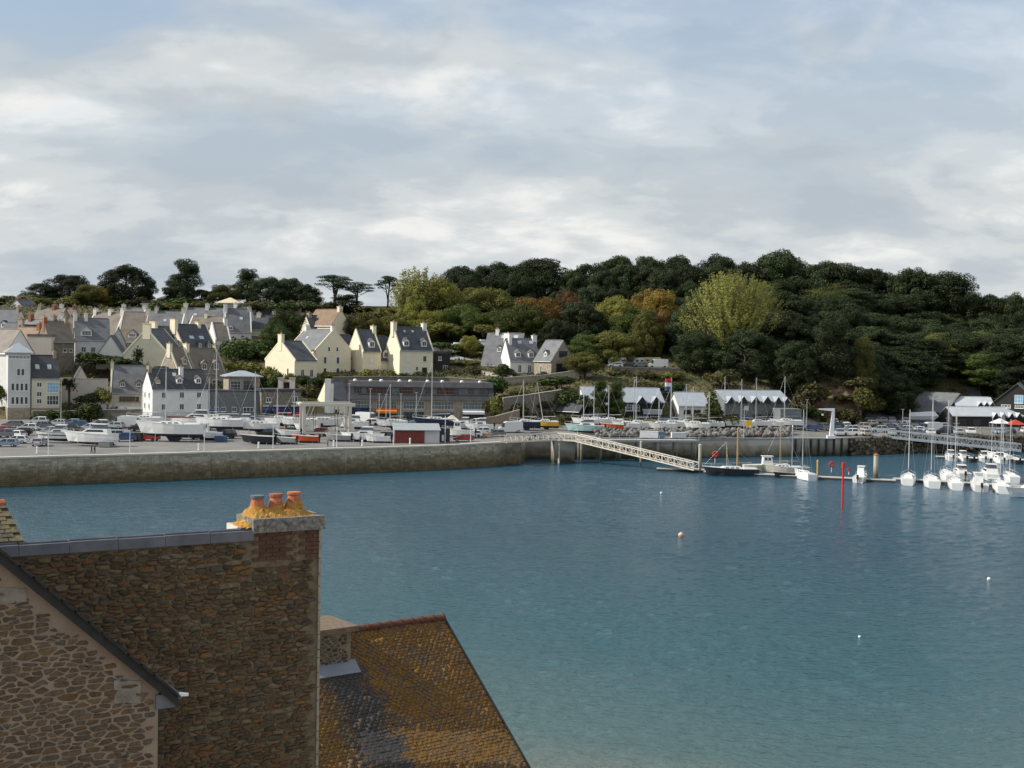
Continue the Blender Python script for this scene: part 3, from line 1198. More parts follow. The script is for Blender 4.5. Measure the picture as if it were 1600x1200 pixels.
uw.hexa([c0 - ZH * 1.3 + BK * 0.1, c1 - Wd * 0.12 - ZH * 1.3 + BK * 0.1, c1 - Wd * 0.12 - ZH * 1.3 + BK * 0.6, c0 - ZH * 1.3 + BK * 0.6],
        [c0 - ZH * 0.02 + BK * 0.1, c1 - Wd * 0.12 - ZH * 0.02 + BK * 0.1, c1 - Wd * 0.12 - ZH * 0.02 + BK * 0.6, c0 - ZH * 0.02 + BK * 0.6])
uw.build('dormer_wall', VERGE, houseA)
rt = MB()
rt.tube([r1 - Wd * 2.2 + upn * 0.05, r1 - Wd * 0.02 + upn * 0.05], 0.085, 10)
rt.build('ridge_tile', TERRA, houseA)

# ---- C: the roof crusted with orange lichen
WC, BC = frame(53)
NC = -BC
R1 = P(693, 966, 34.0)
p2 = None
best = None
for k in range(200, 560):
    pit = math.radians(k / 10)
    tip = R1 + (NC * math.cos(pit) - ZH * math.sin(pit)) * 3.5
    uu, vv = to_uv(tip)
    tgt = 962 + (uu - 693) * (1200 - 962) / (825 - 693)
    if best is None or abs(vv - tgt) < best[0]:
        best = (abs(vv - tgt), pit)
PIT = best[1]
DN = (NC * math.cos(PIT) - ZH * math.sin(PIT)).normalized()        # down the slope
UPN = WC.cross(-DN).normalized()
if UPN.z < 0:
    UPN = -UPN
houseC = thing('lichen_roofed_house', 'house with a slate roof crusted in orange lichen and clay ridge tiles', 'house', tuple(R1))


def slate_lichen():
    m = mat('lichen_slate', (0.06, 0.06, 0.065), 0.95, 0.3, 3, spec=0.1, bump=0.7, bscale=45, bdist=0.012)
    nt = m.node_tree
    b = nt.nodes['Principled BSDF']
    geo = nt.nodes.new('ShaderNodeNewGeometry')

    def N(t, **kw):
        n = nt.nodes.new(t)
        for k, v in kw.items():
            if k in n.inputs:
                n.inputs[k].default_value = v
            else:
                setattr(n, k, v)
        return n

    def math_(op, a, c=None, clamp=False):
        n = N('ShaderNodeMath', operation=op)
        n.use_clamp = clamp
        for i, q in enumerate((a, c)):
            if q is None:
                continue
            if isinstance(q, (int, float)):
                n.inputs[i].default_value = q
            else:
                nt.links.new(q, n.inputs[i])
        return n.outputs[0]

    def noise(scale, detail=6, rough=0.6):
        n = N('ShaderNodeTexNoise')
        n.inputs['Scale'].default_value = scale
        n.inputs['Detail'].default_value = detail
        n.inputs['Roughness'].default_value = rough
        nt.links.new(geo.outputs['Position'], n.inputs[0])
        return n.outputs[0]
    # along the ridge and down the slope, in metres from the ridge end
    def dotp(vec, org):
        vm = N('ShaderNodeVectorMath', operation='SUBTRACT')
        nt.links.new(geo.outputs['Position'], vm.inputs[0])
        vm.inputs[1].default_value = tuple(org)
        v2 = N('ShaderNodeVectorMath', operation='DOT_PRODUCT')
        nt.links.new(vm.outputs[0], v2.inputs[0])
        v2.inputs[1].default_value = tuple(vec)
        return v2.outputs['Value']
    s_, t_ = dotp(WC, R1), dotp(DN, R1)
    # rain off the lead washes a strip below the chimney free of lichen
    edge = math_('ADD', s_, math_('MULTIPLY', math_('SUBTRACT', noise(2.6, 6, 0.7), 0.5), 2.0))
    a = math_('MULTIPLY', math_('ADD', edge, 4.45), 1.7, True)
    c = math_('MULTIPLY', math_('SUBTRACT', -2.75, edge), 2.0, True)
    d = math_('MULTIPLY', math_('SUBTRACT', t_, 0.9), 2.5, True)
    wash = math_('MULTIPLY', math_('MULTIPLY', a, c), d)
    lich = math_('ADD', math_('MULTIPLY', noise(13, 8, 0.78), 0.78), math_('MULTIPLY', noise(1.3, 4), 0.22))
    isl = math_('MULTIPLY', math_('SUBTRACT', geo.outputs['Random Per Island'], 0.5), 0.07)
    lich = math_('ADD', lich, isl)
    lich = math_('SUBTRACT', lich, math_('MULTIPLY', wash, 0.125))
    f = N('ShaderNodeMapRange')
    f.inputs[1].default_value = 0.42
    f.inputs[2].default_value = 0.54
    nt.links.new(lich, f.inputs[0])
    oc = N('ShaderNodeValToRGB')
    els = oc.color_ramp.elements
    els.new(0.5)
    for e, (p, q) in zip(els, [(0.35, (0.105, 0.062, 0.027)), (0.5, (0.205, 0.105, 0.027)), (0.68, (0.30, 0.17, 0.05))]):
        e.position = p
        e.color = (*q, 1)
    nt.links.new(noise(16, 6, 0.7), oc.inputs[0])
    sc = N('ShaderNodeValToRGB')
    els = sc.color_ramp.elements
    els.new(0.5)
    for e, (p, q) in zip(els, [(0.3, (0.05, 0.05, 0.054)), (0.52, (0.11, 0.088, 0.068)), (0.72, (0.18, 0.145, 0.105))]):
        e.position = p
        e.color = (*q, 1)
    nt.links.new(noise(12, 6, 0.7), sc.inputs[0])
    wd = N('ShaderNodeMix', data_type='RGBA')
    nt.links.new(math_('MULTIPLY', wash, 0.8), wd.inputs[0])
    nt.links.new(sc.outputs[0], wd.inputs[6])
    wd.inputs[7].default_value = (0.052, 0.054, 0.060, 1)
    mx = N('ShaderNodeMix', data_type='RGBA')
    nt.links.new(f.outputs[0], mx.inputs[0])
    nt.links.new(wd.outputs[2], mx.inputs[6])
    nt.links.new(oc.outputs[0], mx.inputs[7])
    nt.links.new(mx.outputs[2], b.inputs['Base Color'])
    return m


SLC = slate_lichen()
LC, TC = 5.6, 6.8
cb = MB()
cb.hexa([-WC * LC - UPN * 0.2, -UPN * 0.2 + 0 * WC, DN * TC - UPN * 0.2, -WC * LC + DN * TC - UPN * 0.2][::-1], [-WC * LC, 0 * WC, DN * TC, -WC * LC + DN * TC][::-1])
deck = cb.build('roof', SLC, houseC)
cw = MB()
pk = [(0.3, -0.25), (DN * TC).dot(NC) - 0.3, 0]
ey = (DN * (TC - 0.4))
cw.face([-WC * 0.25 - UPN * 0.2, -WC * 0.25 + ey - UPN * 0.2, -WC * 0.25 + ey - ZH * 8, -WC * 0.25 - ZH * 12])
cw.face([-WC * 0.25 - UPN * 0.2, -WC * 0.25 - ZH * 12, -WC * 0.25 - NC * 5 - ZH * 12, -WC * 0.25 - NC * 5 - ZH * 4.5])
cw.face([-WC * 0.25 + ey - UPN * 0.2, -WC * LC + ey - UPN * 0.2, -WC * LC + ey - ZH * 8, -WC * 0.25 + ey - ZH * 8])
cw.build('wall', MORB, houseC)
rr = MB()
DB = (-NC * math.cos(PIT) - ZH * math.sin(PIT))
rr.hexa([-WC * LC - ZH * 0.25, 0 * WC - ZH * 0.25, DB * TC - ZH * 0.25, -WC * LC + DB * TC - ZH * 0.25], [-WC * LC - ZH * 0.01, -ZH * 0.01, DB * TC - ZH * 0.01, -WC * LC + DB * TC - ZH * 0.01])
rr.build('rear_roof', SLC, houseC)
# slates
SW, SG = 0.145, 0.086
protos = []
for k in range(6):
    rs = random.Random(40 + k)
    q = MB()
    j = [rs.uniform(-0.008, 0.008) for _ in range(4)]
    g = 0.006
    q.hexa([(g, 0 + j[0], -0.004), (SW - g, 0 + j[1], -0.004), (SW - g, 0.15, -0.012), (g, 0.15, -0.012)],
           [(g + 0.004, 0 + j[0], 0.016 + j[2]), (SW - g - 0.004, 0 + j[1], 0.016 + j[3]), (SW - g, 0.15, 0.0), (g, 0.15, 0.0)])
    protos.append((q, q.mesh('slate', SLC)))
RS = Matrix((WC, -DN, UPN)).transposed()
cells = []
nrow = int(TC / SG)
ncol = int(LC / SW)
for i in range(nrow):
    for j in range(ncol + 1):
        s = -LC + j * SW + (SW / 2 if i % 2 else 0)
        if s + SW > 0.03:
            continue
        t = (i + 1) * SG
        p = WC * s + DN * t
        uu, vv = to_uv(R1 + p)
        cells.append((s, t, uu, vv))
vis = [c for c in cells if 560 < c[2] < 820 and 1000 < c[3] < 1195]
vis.sort(key=lambda c: -c[3])
chosen = set((c[0], c[1]) for c in vis[:300])
rv, rfc, off = [], [], 0
for (s, t, uu, vv) in cells:
    if abs(s + 1.75) < 0.11 and abs(t - 1.55) < 0.06:
        continue                                              # the missing slate
    q, me = random.choice(protos)
    M = Matrix.Translation(WC * (s + random.uniform(-.006, .006)) + DN * (t + random.choice((0, 0, 0, .004, .008, .02 * random.random()))) + UPN * (0.012 + 0.03 * mnoise.noise((s * 1.1, t * 1.1, 0)) + random.uniform(0, .006))) @ (RS @ Matrix.Rotation(random.gauss(0, 0.03), 3, 'Z') @ Matrix.Rotation(random.gauss(0, 0.02), 3, 'Y')).to_4x4()
    if (s, t) in chosen:
        o = bpy.data.objects.new('slate', me)
        COL.objects.link(o)
        o.parent = deck
        o.matrix_local = M
    else:
        A = np.array(M)
        pv = np.array(q.v)
        rv.append(pv @ A[:3, :3].T + A[:3, 3])
        rfc.append(np.array(q.f) + off)
        off += len(pv)
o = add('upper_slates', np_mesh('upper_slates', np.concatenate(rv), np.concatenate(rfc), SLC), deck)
o['kind'] = 'stuff'
hl = MB()
hl.hexa([WC * -1.84 + DN * 1.48 + UPN * 0.006, WC * -1.66 + DN * 1.48 + UPN * 0.006, WC * -1.66 + DN * 1.6 + UPN * 0.006, WC * -1.84 + DN * 1.6 + UPN * 0.006][::-1],
        [WC * -1.84 + DN * 1.48 + UPN * 0.012, WC * -1.66 + DN * 1.48 + UPN * 0.012, WC * -1.66 + DN * 1.6 + UPN * 0.012, WC * -1.84 + DN * 1.6 + UPN * 0.012][::-1])
hl.build('bare_batten', BLACK, deck)
ve = MB()
ve.hexa([0 * WC - UPN * 0.2, WC * 0.05 - UPN * 0.2, WC * 0.05 + DN * TC - UPN * 0.2, DN * TC - UPN * 0.2][::-1], [0 * WC + UPN * 0.03, WC * 0.05 + UPN * 0.03, WC * 0.05 + DN * TC + UPN * 0.03, DN * TC + UPN * 0.03][::-1])
ve.build('verge_board', VERGE, houseC)
# ridge tiles, each lapped by its collar
RTM = mat('old_ridge_tile', (0.115, 0.05, 0.036), 0.9, 0.3, 9, bump=0.4, bscale=30, bdist=0.01)
for i in range(16):
    q = MB()
    a, c = -0.33 * i - 0.33, -0.33 * i
    q.tube([WC * a + UPN * 0.02 + ZH * 0.01, WC * (c - 0.09) + UPN * 0.02 + ZH * 0.015, WC * (c - 0.085) + UPN * 0.02 + ZH * 0.015, WC * (c - 0.005) + UPN * 0.02 + ZH * 0.015], [0.085, 0.093, 0.112, 0.112], 10)
    q.build('ridge_tile', RTM, houseC, smooth=False)
# its squat chimney, lead apron below
cs0, cs1 = -4.62, -3.62
for k in range(60):
    if to_uv(R1 + WC * cs1 + NC * 0.6)[0] < 541:
        cs1 += 0.03
czt = P(520, 954, 33).z - R1.z
chm = MB()


def cbox(mb, s0, s1, d0, d1, z0, z1):
    mb.hexa([WC * s0 - NC * -d0 + ZH * z0, WC * s1 + NC * d0 + ZH * z0, WC * s1 + NC * d1 + ZH * z0, WC * s0 + NC * d1 + ZH * z0][::-1],
            [WC * s0 + NC * d0 + ZH * z1, WC * s1 + NC * d0 + ZH * z1, WC * s1 + NC * d1 + ZH * z1, WC * s0 + NC * d1 + ZH * z1][::-1])
    return mb


czb = -0.85 * math.tan(PIT)
c_ = cbox(chm, cs0, cs1, -0.5, 0.80, -2.0, czt - 0.16).build('chimney', mat('chimney_mortar', (0.21, 0.175, 0.125), 0.95, 0.2, 5, bump=0.5, bscale=25, bdist=0.02), houseC)
cbox(MB(), cs0 - 0.07, cs1 + 0.16, -0.6, 0.90, czt - 0.16, czt - 0.03).build('cap', mat('tan_granite_cap', (0.16, 0.12, 0.085), 0.9, 0.25, 10, bump=0.5, bscale=30, bdist=0.02), c_)
lay_stones(houseC, R1 + NC * 0.80, WC, NC, rubble_cells(cs0, cs1, czb + 0.08, czt - 0.18, 110, 1.7, 31), 0.02, 0.022, patch_mat('dark_chimney_stone', [(0.05, 0.04, 0.032), (0.10, 0.075, 0.055), (0.14, 0.11, 0.08)]),
           lambda x, z: cs0 < x < cs1 - 0.02 and z < czt - 0.18, keep=120)
la = MB()
q0 = WC * cs0 + DN * (0.72 / math.cos(PIT)) + UPN * 0.05
q1 = WC * (cs1 + 0.14) + DN * (0.72 / math.cos(PIT)) + UPN * 0.05
la.hexa([q0, q1, q1 + DN * 0.42, q0 + DN * 0.42][::-1], [q0 + UPN * 0.02, q1 + UPN * 0.02, q1 + DN * 0.42 + UPN * 0.02, q0 + DN * 0.42 + UPN * 0.02][::-1])
la.build('lead_apron', mat('clean_lead', (0.17, 0.19, 0.225), 0.4, 0.1, 2, spec=0.5), c_)

# ------------------------------------------------------------------ the town: every house has its own place, size and openings
WCACHE = {}


def window_mesh(w, h, fr, gl, style):
    key = (round(w, 2), round(h, 2), fr.name, gl.name, style)
    if key in WCACHE:
        return WCACHE[key]
    t = 0.09 if w < 1.6 else 0.12
    f = MB()
    f.box(-w / 2, w / 2, -0.07, 0.05, -h / 2, -h / 2 + t)
    f.box(-w / 2, w / 2, -0.07, 0.05, h / 2 - t, h / 2)
    f.box(-w / 2, -w / 2 + t, -0.07, 0.05, -h / 2 + t, h / 2 - t)
    f.box(w / 2 - t, w / 2, -0.07, 0.05, -h / 2 + t, h / 2 - t)
    n = {'plain': 0, 'mull': 1, 'grid': max(1, int(w / 0.8))}[style]
    for i in range(n):
        x = -w / 2 + w * (i + 1) / (n + 1)
        f.box(x - 0.04, x + 0.04, -0.06, 0.04, -h / 2 + t, h / 2 - t)
    if style == 'grid':
        for i in range(max(1, int(h / 1.2))):
            z = -h / 2 + h * (i + 1) / (max(1, int(h / 1.2)) + 1)
            f.box(-w / 2 + t, w / 2 - t, -0.055, 0.035, z - 0.04, z + 0.04)
    f.box(-w / 2 - 0.1, w / 2 + 0.1, -0.13, 0.03, -h / 2 - 0.1, -h / 2 - 0.003)
    g = MB().box(-w / 2 + 0.02, w / 2 - 0.02, -0.025, 0.045, -h / 2 + 0.02, h / 2 - 0.02)
    WCACHE[key] = (f.mesh('window', fr), g.mesh('pane', gl))
    return WCACHE[key]


def window(parent, loc_, rz, w, h, fr=None, gl=None, style='mull', name='window'):
    f, g = window_mesh(w, h, fr or FRAMEW, gl or GLASS, style)
    o = add(name, f, parent, loc_, rz)
    add('pane', g, o)
    return o


POT = MB().lathe([(0.16, 0), (0.13, 0.3), (0.15, 0.32), (0.15, 0.42), (0.1, 0.42)], 8).mesh('chimney_pot', mat('buff_pot', (0.33, 0.20, 0.13), 0.85, 0.2, 5))


def house(name, label, A, B, vb, ve, vr, D, wall, roof, ridge='x', chim=(), wins=(), dorm=(), sky=(), parapet=None, ov=0.3, cat='house', base=None, group=None, door=(), gablew=None):
    """front wall runs from photo column A=(u, Y) to B; vb, ve, vr are the rows of its foot, eaves and ridge"""
    ua, ya = A
    ub, yb = B
    pa, pb = P(ua, vb, ya), P(ub, vb, yb)
    zb = 0.5 * (pa.z + pb.z)
    d = Vector((pb.x - pa.x, pb.y - pa.y, 0))
    L = d.length
    d.normalize()
    back = Vector((-d.y, d.x, 0))
    ym = 0.5 * (ya + yb)
    um = 0.5 * (ua + ub)
    he = P(um, ve, ym).z - zb
    yr = ym + (D / 2 * back.y if ridge in ('x', 'hip') else 0)
    hr = P(um, vr, yr).z - zb
    rz = math.atan2(d.y, d.x)
    t = thing(name, label, cat, (pa.x, pa.y, zb), rz, group)
    t['u'] = um
    wl = MB()
    fz = -4.0
    if ridge == 'x':
        wl.prism([(0, fz), (D, fz), (D, he), (D / 2, hr), (0, he)], 'x', 0, L)
    elif ridge == 'y':
        wl.prism([(0, fz), (L, fz), (L, he), (L / 2, hr), (0, he)], 'y', 0, D)
    else:
        wl.box(0, L, 0, D, fz, he)
    wo = wl.build('wall', wall, t)
    if base:
        bm, bh = base
        q = MB()
        q.box(-0.05, L + 0.05, -0.06, D + 0.05, fz - 0.02, bh)
        q.build('plinth', bm, t)
    th = 0.16
    if ridge == 'x':
        sl_ = (hr - he) / (D / 2)
        for s in (0, 1):
            y0, y1 = (-ov, D / 2) if s == 0 else (D / 2, D + ov)
            za, zc = (he - ov * sl_, hr) if s == 0 else (hr, he - ov * sl_)
            x0, x1 = (-ov * 0.5, L + ov * 0.5) if not parapet else (0.28, L - 0.28)
            q = MB()
            q.hexa([(x0, y0, za + 0.02), (x1, y0, za + 0.02), (x1, y1, zc + 0.02), (x0, y1, zc + 0.02)], [(x0, y0, za + th), (x1, y0, za + th), (x1, y1, zc + th), (x0, y1, zc + th)])
            q.build('roof_slope', roof, t)
        MB().tube([(0.3, D / 2, hr + th), (L - 0.3, D / 2, hr + th)], 0.12, 6).build('ridge', roof, t)
        if parapet:
            for x0, x1 in ((-0.04, 0.30), (L - 0.30, L + 0.04)):
                q = MB()
                q.prism([(-0.25, he - 0.25 * sl_ - 0.15), (-0.25, he - 0.25 * sl_ + 0.30), (D / 2, hr + 0.34), (D + 0.25, he - 0.25 * sl_ + 0.30), (D + 0.25, he - 0.25 * sl_ - 0.15), (D / 2, hr - 0.1)], 'x', x0, x1)
                q.build('gable_coping', parapet, t)
        q = MB()
        q.tube([(0, -ov - 0.05, he - ov * sl_ + 0.02), (L, -ov - 0.05, he - ov * sl_ + 0.02)], 0.08, 5)
        q.build('gutter', METALG, t)
    elif ridge == 'y':
        sl_ = (hr - he) / (L / 2)
        for s in (0, 1):
            x0, x1 = (-ov, L / 2) if s == 0 else (L / 2, L + ov)
            za, zc = (he - ov * sl_, hr) if s == 0 else (hr, he - ov * sl_)
            y0, y1 = (-ov * 0.5, D + ov * 0.5) if not parapet else (0.28, D - 0.28)
            q = MB()
            q.hexa([(x0, y0, za + 0.02), (x1, y0, zc + 0.02), (x1, y1, zc + 0.02), (x0, y1, za + 0.02)], [(x0, y0, za + th), (x1, y0, zc + th), (x1, y1, zc + th), (x0, y1, za + th)])
            q.build('roof_slope', roof, t)
        MB().tube([(L / 2, 0.3, hr + th), (L / 2, D - 0.3, hr + th)], 0.12, 6).build('ridge', roof, t)
        if parapet:
            for y0, y1 in ((-0.04, 0.30), (D - 0.30, D + 0.04)):
                q = MB()
                q.prism([(-0.25, he - 0.25 * sl_ - 0.15), (-0.25, he - 0.25 * sl_ + 0.30), (L / 2, hr + 0.34), (L + 0.25, he - 0.25 * sl_ + 0.30), (L + 0.25, he - 0.25 * sl_ - 0.15), (L / 2, hr - 0.1)], 'y', y0, y1)
                q.build('gable_coping', parapet, t)
    elif ridge == 'hip':
        q = MB()
        o_ = ov + 0.2
        bt = [(-o_, -o_, he), (L + o_, -o_, he), (L + o_, D + o_, he), (-o_, D + o_, he)]
        c = 0.08
        r_ = max(0.2, L / 2 - D / 2)
        tp = [(L / 2 - r_, D / 2 - c, hr), (L / 2 + r_, D / 2 - c, hr), (L / 2 + r_, D / 2 + c, hr), (L / 2 - r_, D / 2 + c, hr)]
        q.hexa([(x, y, z + 0.0) for x, y, z in bt], [(x, y, z + 0.18) for x, y, z in bt])
        q.hexa([(x, y, z + 0.182) for x, y, z in bt], tp)
        q.build('roof', roof, t)
    elif ridge == 'flat':
        MB().box(-ov, L + ov, -ov, D + ov, he, he + max(0.25, hr - he)).build('roof', roof, t)
    for c in chim:                                  # (x fraction, y fraction, width x, width y, height above ridge, material)
        xf, yf, wx, wy, ch_, cm = c
        wx, wy, ch_ = wx * 1.2, wy * 1.15, ch_ + 0.35
        cx, cy = xf * L, yf * D
        top = hr + ch_
        q = MB()
        q.box(cx - wx / 2, cx + wx / 2, cy - wy / 2, cy + wy / 2, he * 0.9 if yf != 0.5 and ridge == 'x' else max(he * 0.8, hr - 2.5), top)
        co = q.build('chimney', cm, t)
        MB().box(cx - wx / 2 - 0.08, cx + wx / 2 + 0.08, cy - wy / 2 - 0.08, cy + wy / 2 + 0.08, top, top + 0.14).build('cap', CONC if cm not in (WHITE, CREAM) else cm, co)
        npot = 2 if max(wx, wy) > 0.9 else 1
        for i in range(npot):
            k = (i - (npot - 1) / 2) * 0.45
            add('chimney_pot', POT, co, (cx + (k if wx > wy else 0), cy + (k if wy >= wx else 0), top + 0.14))
    for wdef in wins:                               # (face, u fraction, z centre m, width, height[, style, frame, glass])
        fc, xf, zc, w, h = wdef[:5]
        st = wdef[5] if len(wdef) > 5 else 'mull'
        fr = wdef[6] if len(wdef) > 6 else None
        gl = wdef[7] if len(wdef) > 7 else None
        if fc == 'f':
            window(t, (xf * L, 0, zc), 0, w, h, fr, gl, st)
        elif fc == 'l':
            window(t, (0, xf * D, zc), -math.pi / 2, w, h, fr, gl, st)
        elif fc == 'r':
            window(t, (L, xf * D, zc), math.pi / 2, w, h, fr, gl, st)
    for fc, xf, w, h, dm in door:
        q = MB().box(-w / 2, w / 2, -0.06, 0.05, 0, h)
        q.box(-w / 2 - 0.1, -w / 2 - 0.005, -0.09, 0.04, 0, h + 0.1)
        q.box(w / 2 + 0.005, w / 2 + 0.1, -0.09, 0.04, 0, h + 0.1)
        if fc == 'f':
            q.build('door', dm, t, (xf * L, 0, 0))
        else:
            q.build('door', dm, t, (L if fc == 'r' else 0, xf * D, 0), math.pi / 2 if fc == 'r' else -math.pi / 2)
    if ridge == 'x':
        sl_ = (hr - he) / (D / 2)
        for dd in dorm:                             # (x fraction, up the slope 0..1, width, height, face material, roof material, kind)
            xf, sf, w, h, fm, rm = dd[:6]
            kind = dd[6] if len(dd) > 6 else 'gable'
            x = xf * L
            y0 = sf * D / 2
            z0 = he + y0 * sl_ + 0.1
            ytop = min(D / 2, y0 + h / max(0.2, sl_) + 0.1)
            q = MB().box(x - w / 2, x + w / 2, y0, ytop, z0 - 0.3, z0 + h)
            if kind == 'gable':
                q.prism([(x - w / 2, z0 + h + 0.002), (x + w / 2, z0 + h + 0.002), (x, z0 + h + w * 0.45)], 'y', y0 + 0.001, ytop)
            do_ = q.build('dormer', fm, t)
            r_ = MB()
            if kind == 'gable':
                g = w * 0.45
                for s in (-1, 1):
                    ex = x + s * (w / 2 + 0.18)
                    ez = z0 + h - 0.18 * 0.9
                    pts = [(x, y0 - 0.2, z0 + h + g + 0.01), (ex, y0 - 0.2, ez + 0.01), (ex, ytop + 0.5, ez + 0.01), (x, ytop + 1.0, z0 + h + g + 0.01)]
                    if s < 0:
                        r_.hexa(pts, [(a, b_, c + 0.1) for a, b_, c in pts])
                    else:
                        r_.hexa(pts[::-1], [(a, b_, c + 0.1) for a, b_, c in pts[::-1]])
            else:
                r_.hexa([(x - w / 2 - 0.15, y0 - 0.2, z0 + h + 0.01), (x + w / 2 + 0.15, y0 - 0.2, z0 + h + 0.01), (x + w / 2 + 0.15, ytop + 0.4, z0 + h + 0.25), (x - w / 2 - 0.15, ytop + 0.4, z0 + h + 0.25)],
                        [(x - w / 2 - 0.15, y0 - 0.2, z0 + h + 0.12), (x + w / 2 + 0.15, y0 - 0.2, z0 + h + 0.12), (x + w / 2 + 0.15, ytop + 0.4, z0 + h + 0.36), (x - w / 2 - 0.15, ytop + 0.4, z0 + h + 0.36)])
            r_.build('dormer_roof', rm, do_)
            f, g_ = window_mesh(max(0.5, w - 0.35), h - 0.35, FRAMEW, GLASS, 'mull' if w < 1.9 else 'grid')
            add('dormer_window', f, do_, (x, y0, z0 + h / 2 + 0.05))
            add('pane', g_, do_, (x, y0 - 0.012, z0 + h / 2 + 0.05))
        for xf, sf, w, h in sky:
            x, y0 = xf * L, sf * D / 2
            k = 1 / math.hypot(1, sl_)
            z0 = he + y0 * sl_ + 0.17
            q = MB()
            dy, dz = h * k, h * k * sl_
            q.hexa([(x - w / 2, y0, z0), (x + w / 2, y0, z0), (x + w / 2, y0 + dy, z0 + dz), (x - w / 2, y0 + dy, z0 + dz)],
                   [(x - w / 2, y0, z0 + 0.1), (x + w / 2, y0, z0 + 0.1), (x + w / 2, y0 + dy, z0 + dz + 0.1), (x - w / 2, y0 + dy, z0 + dz + 0.1)])
            so = q.build('skylight', METALG, t)
            q = MB()
            i_ = 0.1
            q.hexa([(x - w / 2 + i_, y0 + i_ * k, z0 + i_ * k * sl_ + 0.1), (x + w / 2 - i_, y0 + i_ * k, z0 + i_ * k * sl_ + 0.1), (x + w / 2 - i_, y0 + dy - i_ * k, z0 + dz - i_ * k * sl_ + 0.1), (x - w / 2 + i_, y0 + dy - i_ * k, z0 + dz - i_ * k * sl_ + 0.1)],
                   [(x - w / 2 + i_, y0 + i_ * k, z0 + i_ * k * sl_ + 0.115), (x + w / 2 - i_, y0 + i_ * k, z0 + i_ * k * sl_ + 0.115), (x + w / 2 - i_, y0 + dy - i_ * k, z0 + dz - i_ * k * sl_ + 0.115), (x - w / 2 + i_, y0 + dy - i_ * k, z0 + dz - i_ * k * sl_ + 0.115)])
            q.build('pane', mat('skylight_glass', (0.5, 0.55, 0.6), 0.2, 0.05, 1, spec=0.6), so)
    return t


def grid(fc, xs, zs, w, h, *a):
    return [(fc, x, z, w, h, *a) for x in xs for z in zs]


CW = (0.7, 1.3)
# --- waterfront, town end
house('tower_house', 'pale grey square tower house with a low zinc hip roof', (12, 283), (47, 285), 656, 552, 536, 6, PALE, ZINC, 'hip', ov=0.5, base=(STONE, 2.7),
      wins=grid('f', (0.47, 0.66), (10.6,), 0.75, 1.6, 'plain') + grid('f', (0.22, 0.42, 0.62, 0.82), (7.3, 4.3), 0.72, 1.7, 'plain') + [('f', 0.5, 13.9, 4.6, 0.7, 'grid')])
house('bay_windowed_house', 'ivory house with tall glazed bay beside the pale tower house', (49, 286), (93, 289), 656, 590, 556, 9, IVORY, SLATED, 'x', base=(STONE, 2.7), chim=[(0.93, 0.5, 0.6, 1.2, 0.5, STONE)],
      wins=grid('f', (0.27,), (7.9, 5.8, 4.2), 1.1, 1.1) + [('f', 0.75, 7.3, 2.6, 2.4, 'grid', FRAMEW, BLUEGLASS), ('f', 0.75, 4.4, 2.6, 2.2, 'grid')], sky=[(0.25, 0.35, 0.9, 1.3), (0.68, 0.35, 0.9, 1.3)])
house('gable_house', 'sunlit white house cut by the picture edge behind the tower', (-45, 296), (9, 291), 640, 550, 515, 8, WHITE, SLATEB, 'x', wins=grid('f', (0.3, 0.7), (4, 8), 1, 1.5))
house('waterside_house', 'white rendered house with slate roof, dormers and grey plinth by the boatyard', (238, 282), (325, 289), 653, 607, 578, 7.5, WHITE, SLATED, 'x', base=(PALE, 1.3),
      chim=[(0.55, 0.25, 0.7, 0.7, 0.2, WHITE), (0.03, 0.5, 0.6, 1.4, 0.3, STONE)],
      wins=grid('f', (0.2, 0.52, 0.83), (2.5, 5.1), 1.05, 1.35) + grid('l', (0.3, 0.7), (2.6, 5.0), 0.9, 1.3), dorm=[(0.5, 0.22, 1.3, 1.3, WHITE, SLATED), (0.84, 0.22, 1.3, 1.3, WHITE, SLATED), (0.12, 0.2, 1.0, 1.0, STONE, SLATED)], sky=[(0.45, 0.6, 0.8, 1.0)])
house('slate_roofed_cottage', 'low grey cottage with broad slate roof behind a garden wall', (172, 298), (231, 300), 634, 612, 572, 8, IVORY, SLATEL, 'x', parapet=IVORY, chim=[(0.02, 0.5, 0.6, 1.2, 0.5, IVORY), (0.97, 0.5, 0.6, 1.2, 0.4, STONE)],
      dorm=[(0.32, 0.15, 1.3, 1.2, STONE, SLATEL), (0.75, 0.15, 1.3, 1.2, STONE, SLATEL)], wins=[('f', 0.5, 1.6, 4.5, 1.2, 'grid', WOOD)])
house('stone_annex', 'slate hung annex between white waterside house and glazed pavilion', (326, 290), (408, 294), 656, 612, 610, 6, GREYCLAD, SLATE, 'flat', ov=0.1, cat='building',
      wins=grid('f', (0.14, 0.27, 0.48), (2.4,), 1.0, 1.1) + [('f', 0.75, 2.0, 2.4, 1.8, 'grid')])
house('glazed_pavilion', 'stone pavilion with wide windows and low pale hip roof', (357, 297), (406, 300), 616, 589, 579, 6, STONE, ZINC, 'hip', ov=0.5, cat='building', wins=[('f', 0.62, 1.9, 2.2, 2.6, 'grid', GREYCLAD), ('f', 0.22, 1.9, 2.4, 2.4, 'grid', METALG), ('r', 0.5, 1.9, 2.2, 2.2, 'grid')])
house('steep_stone_house', 'brown stone house with sunlit gable behind the white waterside house', (277, 304), (300, 307), 612, 578, 543, 7.5, STONE, SLATEB, 'x', parapet=IVORY, chim=[(0.04, 0.5, 0.6, 1.3, 0.5, IVORY)], dorm=[(0.6, 0.2, 1.3, 1.4, STONE, SLATEB)], wins=grid('l', (0.4,), (3.5,), 0.9, 1.4))
